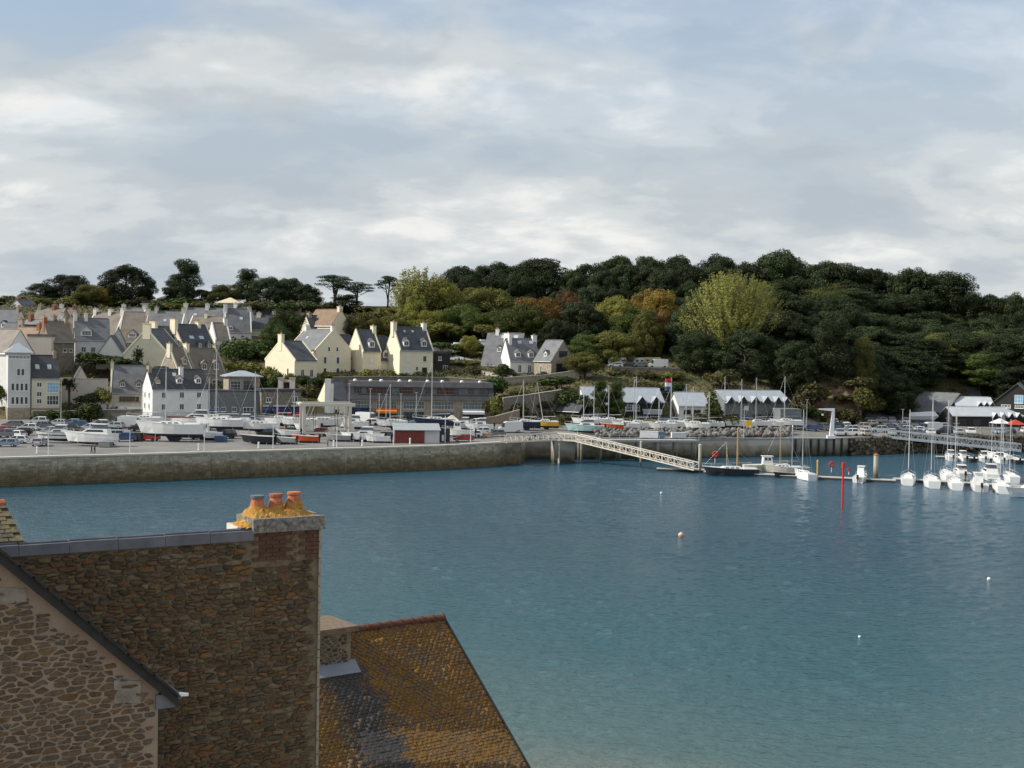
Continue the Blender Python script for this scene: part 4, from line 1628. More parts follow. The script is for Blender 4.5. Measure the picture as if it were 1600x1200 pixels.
house('dormered_stone_house', 'stone house with twin stone dormers and brown slate roof', (303, 307), (351, 313), 612, 582, 545, 8, STONE, SLATEB, 'x', parapet=STONE, chim=[(0.02, 0.5, 0.7, 1.4, 0.7, CREAM), (0.97, 0.5, 0.6, 1.3, 0.5, STONE)],
      dorm=[(0.35, 0.08, 1.6, 1.7, STONE, SLATEB), (0.74, 0.08, 1.6, 1.7, STONE, SLATEB)], wins=[('f', 0.72, 2.0, 2.2, 1.9, 'grid'), ('f', 0.3, 2.0, 1.1, 1.7)])
house('olive_gable_house', 'big olive grey blank gable with pale coping above the cottage', (193, 312), (263, 311), 604, 553, 514, 12, OLIVEW, SLATE, 'y', parapet=IVORY, chim=[(0.5, 0.03, 1.6, 0.7, 0.9, CREAM)], wins=[('f', 0.85, 3.2, 0.8, 1.1)])
house('cream_gabled_terrace', 'dark roofed terrace house with cream stepped gable and zinc dormer', (258, 322), (285, 327), 585, 544, 511, 9, CREAM, SLATE, 'x', parapet=CREAM, chim=[(0.03, 0.5, 0.8, 1.8, 0.8, CREAM)], dorm=[(0.62, 0.1, 2.2, 1.3, GREYCLAD, ZINC, 'shed')])
house('cream_gabled_terrace', 'wide dark roofed house with two skylights and a cream gable', (287, 325), (338, 333), 585, 546, 508, 9, CREAM, SLATE, 'x', parapet=CREAM, chim=[(0.02, 0.5, 0.8, 1.8, 0.9, CREAM), (0.75, 0.5, 0.7, 1.2, 0.4, CREAM)],
      sky=[(0.38, 0.4, 1.4, 0.9), (0.68, 0.4, 1.4, 0.9)], dorm=[(0.5, 0.02, 1.1, 1.4, STONE, SLATE), (0.78, 0.02, 1.1, 1.4, STONE, SLATE)])
# --- old town stack at the left
house('brown_roofed_house', 'old house under a rusty brown roof left of the blank pink wall', (8, 322), (43, 319), 600, 545, 512, 9, STONE, TILEB, 'x', chim=[(0.95, 0.5, 0.8, 1.3, 0.8, BRICKRED)])
house('blank_walled_house', 'tall blank pinkish white wall above the mansard roof', (42, 313), (80, 313), 600, 526, 522, 8, PINKW, SLATEB, 'flat', ov=0.05)
house('rough_stone_house', 'rough brown stone house with patchy roof beside the blank pink wall', (78, 314), (116, 318), 602, 533, 503, 9, DKSTONE, SLATEB, 'x', chim=[(0.05, 0.5, 0.7, 1.2, 0.6, BRICKRED), (0.92, 0.5, 0.7, 1.2, 0.6, STONE)], wins=[('f', 0.6, 8.6, 1.0, 0.8, 'plain'), ('f', 0.85, 8.6, 0.9, 0.8, 'plain'), ('r', 0.4, 6.0, 1.0, 1.8)])
house('white_dormer_house', 'white house with a twin windowed dormer above the hedge', (117, 325), (171, 328), 572, 530, 498, 8.5, WHITE, SLATEL, 'x', chim=[(0.02, 0.5, 0.7, 1.2, 0.9, WHITE), (0.33, 0.5, 0.7, 1.2, 0.9, WHITE)], dorm=[(0.33, 0.12, 2.6, 1.5, WHITE, SLATEL)],
      wins=grid('f', (0.25, 0.52), (4.2,), 1.2, 1.3) + [('f', 0.25, 1.6, 1.0, 1.3)])
house('white_gable', 'plain white gable end facing the harbour above the hedge', (150, 321), (195, 322), 574, 557, 525, 8, WHITE, SLATE, 'y', ov=0.35)
house('brown_slate_house', 'brown slate roof with three white chimneys behind the white house', (133, 352), (180, 350), 545, 524, 489, 9, PINKW, SLATEB, 'x', parapet=WHITE, chim=[(0.05, 0.5, 0.7, 1.1, 0.7, WHITE), (0.55, 0.5, 0.7, 1.1, 0.6, WHITE), (0.97, 0.5, 0.8, 1.3, 0.9, WHITE)])
house('brown_slate_house', 'tall brown slate roof with round dormer beside the olive gable', (183, 346), (224, 346), 550, 533, 488, 10, PINKW, SLATEB, 'x', parapet=PINKW, chim=[(0.97, 0.5, 0.8, 1.2, 0.7, IVORY)], dorm=[(0.55, 0.1, 2.2, 1.2, WHITE, SLATEB)])
house('tan_gable_house', 'tan gable with dark roof at the picture edge below the skyline', (-20, 352), (16, 350), 560, 520, 484, 9, IVORY, SLATE, 'x', chim=[(0.9, 0.5, 0.7, 1.2, 0.5, STONE)], wins=grid('f', (0.4, 0.75), (3.5,), 1, 1.4), dorm=[(0.6, 0.2, 1.4, 1.4, WHITE, SLATE)])
house('skyline_house', 'grey roofed house poking over the skyline at the town end', (8, 392), (42, 390), 505, 487, 468, 8, PALE, SLATEL, 'y', chim=[(0.5, 0.1, 0.8, 0.8, 0.2, BRICKRED)])
house('old_town_house', 'stone house with orange ridge below the skyline trees', (45, 368), (88, 366), 530, 508, 482, 9, STONE, SLATEB, 'x', chim=[(0.1, 0.5, 0.7, 1.2, 0.8, STONE), (0.6, 0.5, 0.7, 1.2, 0.6, BRICKRED)])
house('old_town_house', 'patched grey roof between stone chimneys at the town end', (22, 342), (70, 338), 560, 528, 500, 9, STONE, SLATEL, 'x', chim=[(0.15, 0.5, 0.7, 1.2, 1.2, BRICKRED), (0.9, 0.5, 0.7, 1.2, 0.8, STONE)], dorm=[(0.6, 0.2, 1.3, 1.2, WHITE, SLATEL)])
house('old_town_house', 'grey brown house with tall red ridge behind the rough stone house', (84, 348), (116, 348), 560, 526, 496, 9, PINKW, SLATEB, 'x', parapet=BRICKRED, chim=[(0.1, 0.5, 0.7, 1.1, 0.6, WHITE), (0.85, 0.5, 0.7, 1.1, 0.7, STONE)])
house('terrace_house', 'pale slate terrace roof with cream chimneys behind the olive gable', (226, 362), (283, 362), 530, 514, 487, 9, WHITE, SLATEL, 'x', parapet=WHITE, chim=[(0.2, 0.5, 0.7, 1.3, 0.9, PINKW), (0.95, 0.5, 0.8, 1.3, 0.8, IVORY)], sky=[(0.5, 0.4, 0.8, 0.8)])
house('terrace_house', 'slate terrace roof on the hill with two white chimney stacks', (282, 385), (348, 385), 516, 504, 482, 9, WHITE, SLATEL, 'x', parapet=WHITE, chim=[(0.03, 0.5, 0.9, 1.3, 1.0, WHITE), (0.55, 0.5, 0.9, 1.3, 1.0, WHITE)], sky=[(0.3, 0.45, 0.9, 0.8)])
house('terrace_house', 'brownish slate roof with tall white gable chimney on the hill', (290, 368), (345, 366), 530, 520, 495, 9, PINKW, SLATEB, 'x', parapet=WHITE, chim=[(0.97, 0.5, 0.8, 1.6, 0.9, WHITE), (0.4, 0.5, 0.7, 1.1, 0.7, IVORY)], sky=[(0.25, 0.5, 0.7, 0.7)])
house('slate_gable_house', 'steep slate house between white gables above the round hedge', (352, 366), (393, 368), 535, 518, 483, 9, WHITE, SLATEL, 'x', parapet=WHITE, chim=[(0.03, 0.5, 0.8, 1.5, 0.8, WHITE), (0.95, 0.5, 0.8, 1.1, 0.3, PINKW)], dorm=[(0.2, 0.02, 1.4, 1.2, WHITE, SLATEL)], sky=[(0.62, 0.5, 0.9, 0.9)])
house('slate_gable_house', 'small hillside house with cream chimneys left of a dark tree', (393, 372), (428, 372), 530, 514, 494, 8, IVORY, SLATE, 'x', chim=[(0.2, 0.5, 1.0, 1.2, 0.5, CREAM), (0.9, 0.5, 0.8, 1.1, 0.9, WHITE)])
house('hilltop_house', 'cream gabled house with brown roof below the umbrella pines', (478, 372), (517, 366), 535, 508, 484, 8, CREAM, TILEB, 'x', chim=[(0.95, 0.5, 0.8, 1.2, 0.5, CREAM)], wins=grid('f', (0.4,), (3,), 1, 1.4))
house('hilltop_house', 'dark roofed house wing behind the yellow houses', (487, 368), (535, 374), 530, 516, 494, 7, IVORY, SLATE, 'x', chim=[(0.1, 0.5, 0.8, 1.2, 0.3, STONE)])
house('hilltop_bungalow', 'flat white bungalow among hedges on the skyline', (222, 405), (250, 405), 486, 476, 474, 7, WHITE, ZINC, 'flat', ov=0.4)
house('hilltop_bungalow', 'pale round roofed building showing between skyline trees', (246, 430), (272, 430), 476, 468, 460, 8, IVORY, PINKW, 'hip', ov=0.3)
house('hilltop_bungalow', 'small cottage with light peaked roof under the skyline trees', (340, 412), (372, 412), 482, 474, 465, 7, PINKW, mat('straw_roof', (0.62, 0.52, 0.38), 0.9), 'hip', ov=0.5)
house('hilltop_bungalow', 'white villa half hidden behind hedge above the dark tree', (425, 392), (447, 392), 510, 494, 488, 7, WHITE, SLATEB, 'hip', ov=0.3)

# --- more roofs packed into the old town
house('old_town_house', 'narrow stone house with tall chimney left of the blank pink wall', (20, 330), (42, 328), 580, 536, 508, 8, STONE, SLATE, 'y', chim=[(0.5, 0.05, 1.2, 0.7, 0.8, STONE)], wins=[('f', 0.5, 5.5, 0.9, 1.3)])
house('old_town_house', 'grey gable house squeezed below the tan gable', (-8, 335), (18, 333), 580, 532, 505, 8, PALE, SLATED, 'x', chim=[(0.9, 0.5, 0.7, 1.2, 0.8, BRICKRED)], dorm=[(0.3, 0.15, 1.2, 1.2, WHITE, SLATED), (0.7, 0.15, 1.2, 1.2, WHITE, SLATED)])
house('old_town_house', 'pale rendered cottage with square chimney under skyline trees', (86, 380), (112, 380), 515, 500, 482, 8, PALE, SLATEB, 'x', chim=[(0.1, 0.5, 0.8, 1.1, 0.8, WHITE), (0.9, 0.5, 0.8, 1.1, 0.6, BRICKRED)])
house('old_town_house', 'slate cottage between two white chimneys below the tall round pine', (185, 385), (222, 385), 515, 500, 482, 8, WHITE, SLATEL, 'x', parapet=WHITE, chim=[(0.05, 0.5, 0.8, 1.2, 0.7, WHITE), (0.95, 0.5, 0.8, 1.2, 0.7, WHITE)])
house('old_town_house', 'stone back house with leaning gable behind rough stone house', (96, 330), (118, 332), 580, 540, 512, 7, STONE, SLATE, 'y', chim=[(0.5, 0.05, 1.1, 0.7, 0.6, STONE)])
house('old_town_house', 'grey gable wing in front of the white dormer house roofs', (172, 334), (196, 335), 560, 536, 512, 7, PALE, SLATEB, 'y')
house('old_town_house', 'small slate outhouse right of the slate cottage', (230, 296), (250, 297), 636, 604, 590, 5, STONE, SLATE, 'x')
house('old_town_house', 'low slate wing left of the steep stone house', (246, 301), (268, 303), 612, 590, 574, 5, IVORY, SLATE, 'x', dorm=[(0.5, 0.15, 1.2, 1.1, WHITE, SLATE)])
house('old_town_house', 'white fronted house between the dark roofed terrace and steep slates', (336, 350), (360, 352), 560, 530, 505, 8, WHITE, SLATEB, 'x', parapet=WHITE, chim=[(0.9, 0.5, 0.8, 1.3, 0.8, WHITE)], wins=[('f', 0.4, 3, 1.0, 1.3)])
house('old_town_house', 'slate roof with white end gable at the top of the hill street', (395, 398), (425, 398), 505, 494, 478, 8, WHITE, SLATEL, 'x', parapet=WHITE, chim=[(0.1, 0.5, 0.8, 1.2, 0.8, WHITE)])
house('old_town_house', 'brown roofed house under the dense dark pine', (440, 395), (470, 396), 508, 495, 480, 8, PINKW, SLATEB, 'x', chim=[(0.8, 0.5, 0.8, 1.2, 0.7, STONE)])
house('old_town_house', 'blue grey slate roof above the big round shrubs', (345, 385), (385, 384), 512, 498, 480, 8, PALE, SLATE, 'x', chim=[(0.4, 0.5, 0.8, 1.2, 0.7, WHITE)])
house('old_town_house', 'pinkish gable with dark slates above the waterside street', (118, 300), (136, 301), 600, 590, 574, 6, PINKW, SLATE, 'y')

# --- yellow houses on the terrace
house('yellow_gabled_house', 'sunlit yellow gable with stub chimney, lowest of the yellow houses', (414, 331), (460, 322), 592, 562, 533, 7, CREAM, SLATE, 'y', parapet=CREAM, chim=[(0.5, 0.05, 1.3, 0.8, 1.3, CREAM)], wins=[('f', 0.78, 1.7, 0.7, 2.2, 'plain')] + grid('r', (0.35, 0.75), (1.6,), 1.0, 2.0))
house('yellow_house', 'largest yellow house with grey roof and two sided corner', (449, 345), (494, 331), 588, 545, 515, 10, CREAM, SLATEL, 'x', parapet=CREAM, chim=[(0.08, 0.5, 0.8, 0.9, 0.6, WHITE), (0.96, 0.5, 0.8, 0.9, 0.6, WHITE)],
      wins=grid('r', (0.25, 0.62), (1.5, 4.4), 0.9, 1.8, 'plain') + grid('r', (0.36, 0.6), (7.3,), 0.7, 1.2, 'plain') + [('f', 0.7, 2.0, 0.9, 1.4)], sky=[(0.35, 0.5, 1.0, 0.8)])
house('yellow_link', 'low yellow link with dormer between two yellow houses', (536, 338), (558, 341), 588, 560, 524, 7, CREAM, SLATE, 'x', dorm=[(0.35, 0.05, 1.5, 1.5, CREAM, SLATE), (0.75, 0.05, 1.2, 1.5, GREYCLAD, SLATE)], door=[('f', 0.25, 1.2, 2.1, TIMBER), ('f', 0.7, 1.6, 1.6, TIMBER)])
house('yellow_house', 'yellow house with one white dormer and a single chimney', (566, 334), (595, 337), 588, 548, 516, 8.5, CREAM, SLATE, 'x', parapet=CREAM, chim=[(0.96, 0.5, 0.8, 1.4, 0.7, CREAM)], dorm=[(0.55, 0.12, 1.6, 1.7, WHITE, SLATE)], wins=grid('f', (0.5,), (1.7, 4.5), 1.2, 1.5, 'plain', FRAMEW, WHITE))
house('yellow_link', 'yellow link with white dormer beside the tallest yellow house', (595, 338), (613, 340), 588, 562, 526, 7, CREAM, SLATE, 'x', dorm=[(0.45, 0.05, 1.6, 1.7, WHITE, SLATE)], wins=[('f', 0.5, 1.6, 1.8, 1.6, 'grid', FRAMEW, WHITE)])
house('yellow_house', 'yellow house with chimneys at both ends and two white dormers', (624, 333), (676, 338), 588, 546, 512, 8.5, CREAM, SLATE, 'x', parapet=CREAM, chim=[(0.02, 0.5, 0.9, 1.4, 0.9, CREAM), (0.93, 0.5, 0.9, 1.2, 0.8, WHITE)], dorm=[(0.22, 0.1, 1.6, 1.6, WHITE, SLATE), (0.75, 0.1, 1.6, 1.6, WHITE, SLATE)],
      wins=[('f', 0.25, 4.6, 1.1, 1.4, 'plain', FRAMEW, WHITE), ('f', 0.25, 1.8, 1.6, 1.6, 'plain', FRAMEW, WHITE), ('f', 0.75, 4.6, 1.1, 1.6, 'plain'), ('f', 0.52, 2.0, 0.7, 1.2, 'plain')], sky=[(0.3, 0.75, 0.6, 0.6), (0.55, 0.75, 0.6, 0.6)], door=[('f', 0.75, 1.2, 2.3, TIMBER)])
house('timber_house', 'small black boarded house right of the yellow houses', (680, 340), (703, 341), 586, 553, 549, 6, TIMBER, SLATED, 'flat', ov=0.15, wins=[('f', 0.3, 4.4, 0.9, 1.0), ('f', 0.68, 1.7, 1.3, 1.7)])
house('garden_shed', 'low shed with pale grey flat roof in the hillside gardens', (705, 352), (736, 354), 575, 563, 557, 5, GREYCLAD, ZINC, 'hip', ov=0.4, cat='shed')
# --- white and slate house
house('hip_roofed_villa', 'slate roofed villa wing with twin arched dormers', (755, 348), (808, 345), 587, 563, 521, 9, WHITE, SLATEL, 'x', ov=1.0, chim=[(0.25, 0.5, 0.8, 0.8, 0.7, WHITE)], dorm=[(0.42, 0.28, 1.2, 1.4, WHITE, SLATEL), (0.75, 0.28, 1.2, 1.4, WHITE, SLATEL)], sky=[(0.45, 0.8, 1.2, 0.9), (0.82, 0.8, 1.2, 0.9)])
house('slate_villa', 'white villa with wide chimney slab and slate roof above hedge', (797, 340), (843, 343), 589, 563, 530, 8, WHITE, SLATEL, 'x', chim=[(0.12, 0.6, 0.7, 3.6, 1.0, WHITE), (0.98, 0.5, 1.0, 1.0, 0.6, WHITE)], dorm=[(0.28, 0.1, 1.5, 1.5, WHITE, SLATEL), (0.72, 0.1, 1.5, 1.5, WHITE, SLATEL)],
      sky=[(0.45, 0.75, 1.1, 0.9), (0.85, 0.75, 1.1, 0.9)], wins=grid('f', (0.32, 0.65), (2.2,), 1.0, 2.0))
house('stone_villa', 'warm stone villa wing with glazed black slate gable', (834, 341), (861, 336), 590, 563, 532, 8.5, STONE, SLATEL, 'x', dorm=[(0.55, 0.15, 1.1, 1.3, WHITE, SLATE)], wins=[('f', 0.4, 2.2, 0.9, 2.0), ('r', 0.45, 2.3, 4.0, 3.0, 'grid', TIMBER), ('r', 0.5, 6.4, 3.0, 1.5, 'grid', TIMBER)])

# --- the long two storey shop building
pa, pb = P(545, 657, 301), P(766, 655, 305)
dv = Vector((pb.x - pa.x, pb.y - pa.y, 0))
L = dv.length
shop = thing('shop_building', 'long low building with slate mansard storey and shopfronts facing boatyard', 'building', (pa.x, pa.y, 6.15), math.atan2(dv.y, dv.x))
hB = P(650, 597, 303).z - 6.15
zb1, zb2, zb3 = P(650, 625, 302).z - 6.15, P(650, 617, 302).z - 6.15, P(650, 605, 302).z - 6.15
MB().box(0, L, 0, 12, -3, zb1).build('ground_floor', mat('shop_render', (0.34, 0.30, 0.24), 0.9, 0.08, 0.5), shop)
q = MB()
q.hexa([(-0.4, -0.9, zb1 + 0.003), (L + 0.6, -0.9, zb1 + 0.003), (L + 0.6, 12, zb1 + 0.003), (-0.4, 12, zb1 + 0.003)], [(-0.4, -0.2, zb2), (L + 0.6, -0.2, zb2), (L + 0.6, 12, zb2), (-0.4, 12, zb2)])
q.build('slate_band', SLATED, shop)
MB().box(-0.3, L + 0.3, 0.5, 11.8, zb2 + 0.003, zb3).build('upper_wall', GREYCLAD, shop)
q = MB()
q.hexa([(-0.4, -0.3, zb3 + 0.003), (L + 0.6, -0.3, zb3 + 0.003), (L + 0.6, 12, zb3 + 0.003), (-0.4, 12, zb3 + 0.003)], [(-0.2, 0.6, hB), (L + 0.4, 0.6, hB), (L + 0.4, 12, hB), (-0.2, 12, hB)])
q.build('roof_band', SLATED, shop)
q = MB()
q.hexa([(L - 0.5, -0.95, zb1), (L + 0.65, -0.95, zb1), (L + 0.65, 12, zb1), (L - 0.5, 12, zb1)], [(L - 0.5, 0.5, hB + 0.02), (L + 0.65, 0.5, hB + 0.02), (L + 0.65, 12, hB + 0.02), (L - 0.5, 12, hB + 0.02)])
q.build('end_slating', SLATE, shop)
zw = 0.5 * (zb2 + zb3)
REDSH = mat('dark_red_shutters', (0.11, 0.035, 0.028), 0.6, 0.2, 2)
for i, (xf, w, m) in enumerate(((0.06, 2.0, GLASS), (0.19, 4.8, REDSH), (0.28, 1.3, GLASS), (0.40, 3.4, REDSH), (0.485, 1.6, GLASS), (0.56, 2.0, GLASS), (0.68, 4.4, REDSH), (0.755, 1.2, GLASS), (0.86, 1.6, GLASS), (0.94, 1.6, GLASS))):
    window(shop, (xf * L, 0.5, zw), 0, w, zb3 - zb2 - 0.25, GREYCLAD, m, 'grid')
for i in range(9):
    x = (0.04, 0.15, 0.225, 0.355, 0.43, 0.555, 0.66, 0.80, 0.93)[i] * L
    MB().lathe([(0.45, hB), (0.45, hB + 0.25), (0.3, hB + 0.45), (0.1, hB + 0.5)], 10, (x, 3)).build('dome_light', METALW, shop)
SHOPW = [(0.02, 0.145, NAVY), (0.19, 0.335, ORANGE), (0.38, 0.53, None), (0.58, 0.74, None), (0.80, 0.955, METALW)]
for x0, x1, aw in SHOPW:
    w = (x1 - x0) * L
    window(shop, ((x0 + x1) / 2 * L, 0, zb1 - 1.25), 0, w, 1.9, mat('shop_panel', (0.50, 0.50, 0.46), 0.7), mat('tinted_shop_glass', (0.10, 0.13, 0.15), 0.15, 0.3, 0.6, spec=0.6), 'grid', 'shop_window')
    window(shop, ((x0 + x1) / 2 * L, 0, 1.15), 0, w, 2.0, GREYCLAD, GLASS, 'grid', 'shopfront')
    if aw:
        q = MB()
        q.hexa([(x0 * L, -1.5, 2.2), (x1 * L, -1.5, 2.2), (x1 * L, -0.02, 2.75), (x0 * L, -0.02, 2.75)], [(x0 * L, -1.5, 2.28), (x1 * L, -1.5, 2.28), (x1 * L, -0.02, 2.95), (x0 * L, -0.02, 2.95)])
        q.box(x0 * L, x1 * L, -1.52, -1.5, 1.75, 2.28)
        q.build('awning', aw, shop)
for xf in (0.0, 0.165, 0.355, 0.555, 0.77, 1.0):
    MB().box(xf * L - 0.5, xf * L + 0.5, -0.16, -0.002, -0.5, zb1 - 0.05).build('pier', STONE, shop)
# left wing with white fin wall
house('shop_wing', 'cream wing with slate roof and tall white fin at the shop building end', (519, 299), (545, 301), 657, 626, 596, 10, CREAM, SLATE, 'x', ov=0.2, cat='building', wins=[('f', 0.3, 1.6, 1.3, 2.2)])
pf = P(512, 657, 298)
fin = thing('fin_wall', 'tall free standing white fin wall beside the boat hoist', 'wall', (pf.x, pf.y, 6.0), 0.1)
MB().box(-0.75, 0.6, 0, 1.2, -2, P(512, 592, 298).z - 6.0).build('slab', WHITE, fin)
MB().box(0.62, 1.2, 0.3, 1.6, -2, P(516, 600, 298).z - 6.0).build('buttress', WHITE, fin)
# cafe
cafe = house('cafe', 'grey stone cafe with black awnings below the yellow houses', (408, 292), (470, 296), 658, 612, 608, 9, DKSTONE, SLATED, 'flat', ov=0.2, cat='building', wins=[('f', 0.18, 4.9, 1.2, 1.1), ('f', 0.84, 5.0, 1.3, 1.4)] + grid('f', (0.2, 0.5, 0.8), (1.2,), 1.9, 2.0, 'grid', TIMBER))
for x0, x1 in ((0.0, 1.9), (2.3, 6.2), (6.5, 8.9)):
    q = MB()
    q.hexa([(x0, -1.6, 2.5), (x1, -1.6, 2.5), (x1, -0.02, 3.2), (x0, -0.02, 3.2)], [(x0, -1.6, 2.6), (x1, -1.6, 2.6), (x1, -0.02, 3.4), (x0, -0.02, 3.4)])
    q.box(x0, x1, -1.63, -1.605, 2.0, 2.6)
    q.build('awning', NAVY, cafe)
    MB().box(x0 + 0.3, x1 - 0.3, -0.5, -0.4, 3.35, 3.75).build('sign_board', METALG, cafe)
for x in (3.0, 5.6, 7.6):
    MB().box(x, x + 0.8, -1.75, -1.68, 0.2, 2.2).build('red_panel', RED, cafe)
for u_ in (438, 456):
    p_ = P(u_, 612, 299)
    g = thing('gate_pillar', 'pale stone gate pillar above the cafe roof', 'pillar', (p_.x, p_.y, p_.z), 0)
    MB().box(-0.55, 0.55, 0, 1.1, -5, 3.0).build('shaft', PINKW, g)
    MB().box(-0.7, 0.7, -0.15, 1.25, 3.002, 3.3).build('cap', CONC, g)
pg = P(447, 612, 300)
lint = thing('gateway', 'dark garage opening between two pale stone pillars', 'gateway', (pg.x, pg.y, pg.z), 0)
MB().box(-0.85, 0.85, 0.6, 1.0, -5, 2.2).build('door', TIMBER, lint)
MB().box(-0.85, 0.85, 0.3, 1.0, 2.202, 2.8).build('lintel', PINKW, lint)


# --- garden and retaining walls
def long_wall(name, label, pts, h, th, m, down=3.0):
    """pts: photo (u, v, Y) of the foot"""
    ps = [P(*p) for p in pts]
    t = thing(name, label, 'wall', tuple(ps[0]))
    mb = MB()
    cp = MB()
    for a, b_ in zip(ps[:-1], ps[1:]):
        a, b_ = a - ps[0], b_ - ps[0]
        d = Vector((b_.x - a.x, b_.y - a.y, 0)).normalized()
        n = Vector((-d.y, d.x, 0)) * th
        mb.hexa([a - ZH * down, b_ - ZH * down, b_ + n - ZH * down, a + n - ZH * down], [a + ZH * h, b_ + ZH * h, b_ + n + ZH * h, a + n + ZH * h])
        cp.hexa([a + ZH * (h + .002) - n * 0.2, b_ + ZH * (h + .002) - n * 0.2, b_ + n * 1.2 + ZH * (h + .002), a + n * 1.2 + ZH * (h + .002)], [a + ZH * (h + .13) - n * 0.2, b_ + ZH * (h + .13) - n * 0.2, b_ + n * 1.2 + ZH * (h + .13), a + n * 1.2 + ZH * (h + .13)])
    mb.build('masonry', m, t)
    cp.build('coping', CONC, t)
    return t


long_wall('garden_wall', 'long pinkish garden wall behind the palm', [(96, 626, 296), (168, 626, 298)], 5.0, 0.5, PINKW)
long_wall('street_wall', 'dark stone street wall behind parked boats', [(50, 658, 281), (95, 658, 284), (170, 656, 284), (222, 655, 284)], 2.2, 0.5, DKSTONE)
long_wall('railing_wall', 'pale blue grey parapet wall in front of the slate cottage', [(158, 640, 292), (222, 641, 292)], 1.2, 0.3, PALE)
long_wall('retaining_wall', 'rough brown retaining wall under the terrace gardens', [(786, 646, 303), (830, 640, 306), (880, 632, 312)], 3.6, 0.6, DKSTONE)
long_wall('retaining_wall', 'upper stone retaining wall below the white villa', [(780, 603, 322), (850, 598, 328), (905, 590, 333)], 1.9, 0.6, STONE)
long_wall('terrace_wall', 'pale garden wall sloping down beside the white villa', [(752, 588, 336), (790, 594, 333), (800, 597, 331)], 1.4, 0.35, PINKW)
long_wall('bank_wall', 'stone bank wall behind the shop building', [(520, 605, 318), (600, 604, 320), (700, 606, 323), (770, 610, 320)], 2.5, 0.6, DKSTONE)
long_wall('camp_wall', 'low earth coloured wall below the row of parked cars', [(955, 583, 345), (1010, 584, 347), (1062, 585, 347)], 1.6, 0.5, DKSTONE)
long_wall('low_wall', 'pale low wall and steps beside the stone villa', [(883, 592, 334), (925, 588, 337)], 1.0, 0.4, PINKW)
long_wall('ramp_wall', 'sloping timber brown ramp wall beside the white van', [(735, 664, 296), (775, 658, 297), (812, 648, 300)], 1.1, 0.4, WOOD)

ZINCL = mat('pale_zinc', (0.46, 0.49, 0.52), 0.5, 0.08, 0.8)
# --- marina sheds with zinc roofs and gablets
def shed(name, label, A, B, vb, ve, vr, D, wall, roof, gablets=(), wins=(), cat='shed'):
    t = house(name, label, A, B, vb, ve, vr, D, wall, roof, 'x', wins=wins, ov=0.5, cat=cat)
    pa, pb = P(A[0], vb, A[1]), P(B[0], vb, B[1])
    L = math.hypot(pb.x - pa.x, pb.y - pa.y)
    ym = 0.5 * (A[1] + B[1])
    um = 0.5 * (A[0] + B[0])
    zb = 0.5 * (pa.z + pb.z)
    he = P(um, ve, ym).z - zb
    hr = P(um, vr, ym + D / 2).z - zb
    for xf, w in gablets:
        x = xf * L
        g = min(hr - he - 0.15, w * 0.48)
        q = MB()
        q.prism([(x - w / 2, he - 0.6), (x + w / 2, he - 0.6), (x, he - 0.6 + g + 0.5)], 'y', -1.0, 0.6)
        go = q.build('gablet', TIMBER, t)
        for s in (-1, 1):
            r_ = MB()
            ex, ez = x + s * (w / 2 + 0.12), he - 0.62
            pz = he - 0.6 + g + 0.5
            pts = [(x, -1.2, pz + 0.01), (ex, -1.2, ez), (ex, 1.2, ez), (x, D / 2, pz + 0.01)]
            pts = pts if s < 0 else pts[::-1]
            r_.hexa(pts, [(a, b_, c + 0.1) for a, b_, c in pts])
            r_.build('gablet_roof', roof, go)
    return t


shed('chandlery', 'two tiered zinc roofed chandlery behind a dark tree', (906, 310), (952, 311), 664, 634, 628, 9, GREYCLAD, ZINCL, wins=grid('f', (0.3, 0.7), (1.4,), 2.0, 1.6, 'grid', TIMBER), cat='building')
shed('chandlery_upper', 'upper storey with grey zinc roof over the chandlery', (912, 314), (950, 315), 640, 622, 605, 7, WHITE, ZINC, wins=[('f', 0.35, 1.6, 0.8, 0.7, 'plain')], cat='building')
shed('club_house', 'zinc roofed club house with two dark gablets and balcony', (975, 313), (1036, 315), 664, 627, 607, 9, TIMBER, ZINC, [(0.42, 2.6), (0.78, 2.6)], wins=grid('f', (0.12, 0.3), (4.2,), 1.8, 1.5, 'grid') + grid('f', (0.5, 0.8), (1.2,), 2.6, 1.9, 'grid'), cat='building')
pc = P(1004, 641, 312)
bal = thing('balcony_canopy', 'pale canopy strip across the club house front', 'canopy', (pc.x, pc.y, pc.z), 0.03)
MB().box(0, 4.6, -1.6, -0.1, 0, 0.28).box(0, 4.6, -1.62, -1.602, -0.9, 0.28).build('deck', ZINC, bal)
for x in (0.15, 4.4):
    MB().box(x - 0.07, x + 0.07, -1.5, -1.36, -3.6, -0.002).build('post', GREYCLAD, bal)
shed('sailing_school', 'long low zinc roof on pale walls left of a fir', (1060, 314), (1105, 315), 662, 633, 614, 9, WHITE, ZINC, wins=grid('f', (0.3, 0.65), (2.9,), 1.8, 1.0, 'grid', TIMBER), cat='building')
shed('boat_store', 'grey boarded boat store with a row of five zinc gablets', (1132, 315), (1232, 320), 660, 626, 611, 10, GREYCLAD, ZINC, [(0.07, 2.2), (0.26, 2.4), (0.45, 2.4), (0.63, 2.4), (0.8, 2.2), (0.94, 1.8)], wins=[('f', 0.33, 3.6, 1.2, 1.0, 'plain', FRAMEW, WHITE)] + grid('f', (0.15, 0.5, 0.75), (1.1,), 2.4, 1.8, 'grid', TIMBER), cat='building')
house('block_shed', 'plain grey box shed at the end of the boat store', (1219, 312), (1252, 313), 668, 641, 639, 5, GREYCLAD, GREYCLAD, 'flat', ov=0.05, cat='shed')
house('dark_hut', 'low dark pitched hut beside the chandlery', (870, 309), (905, 306), 660, 642, 626, 6, TIMBER, SLATED, 'x', cat='shed')
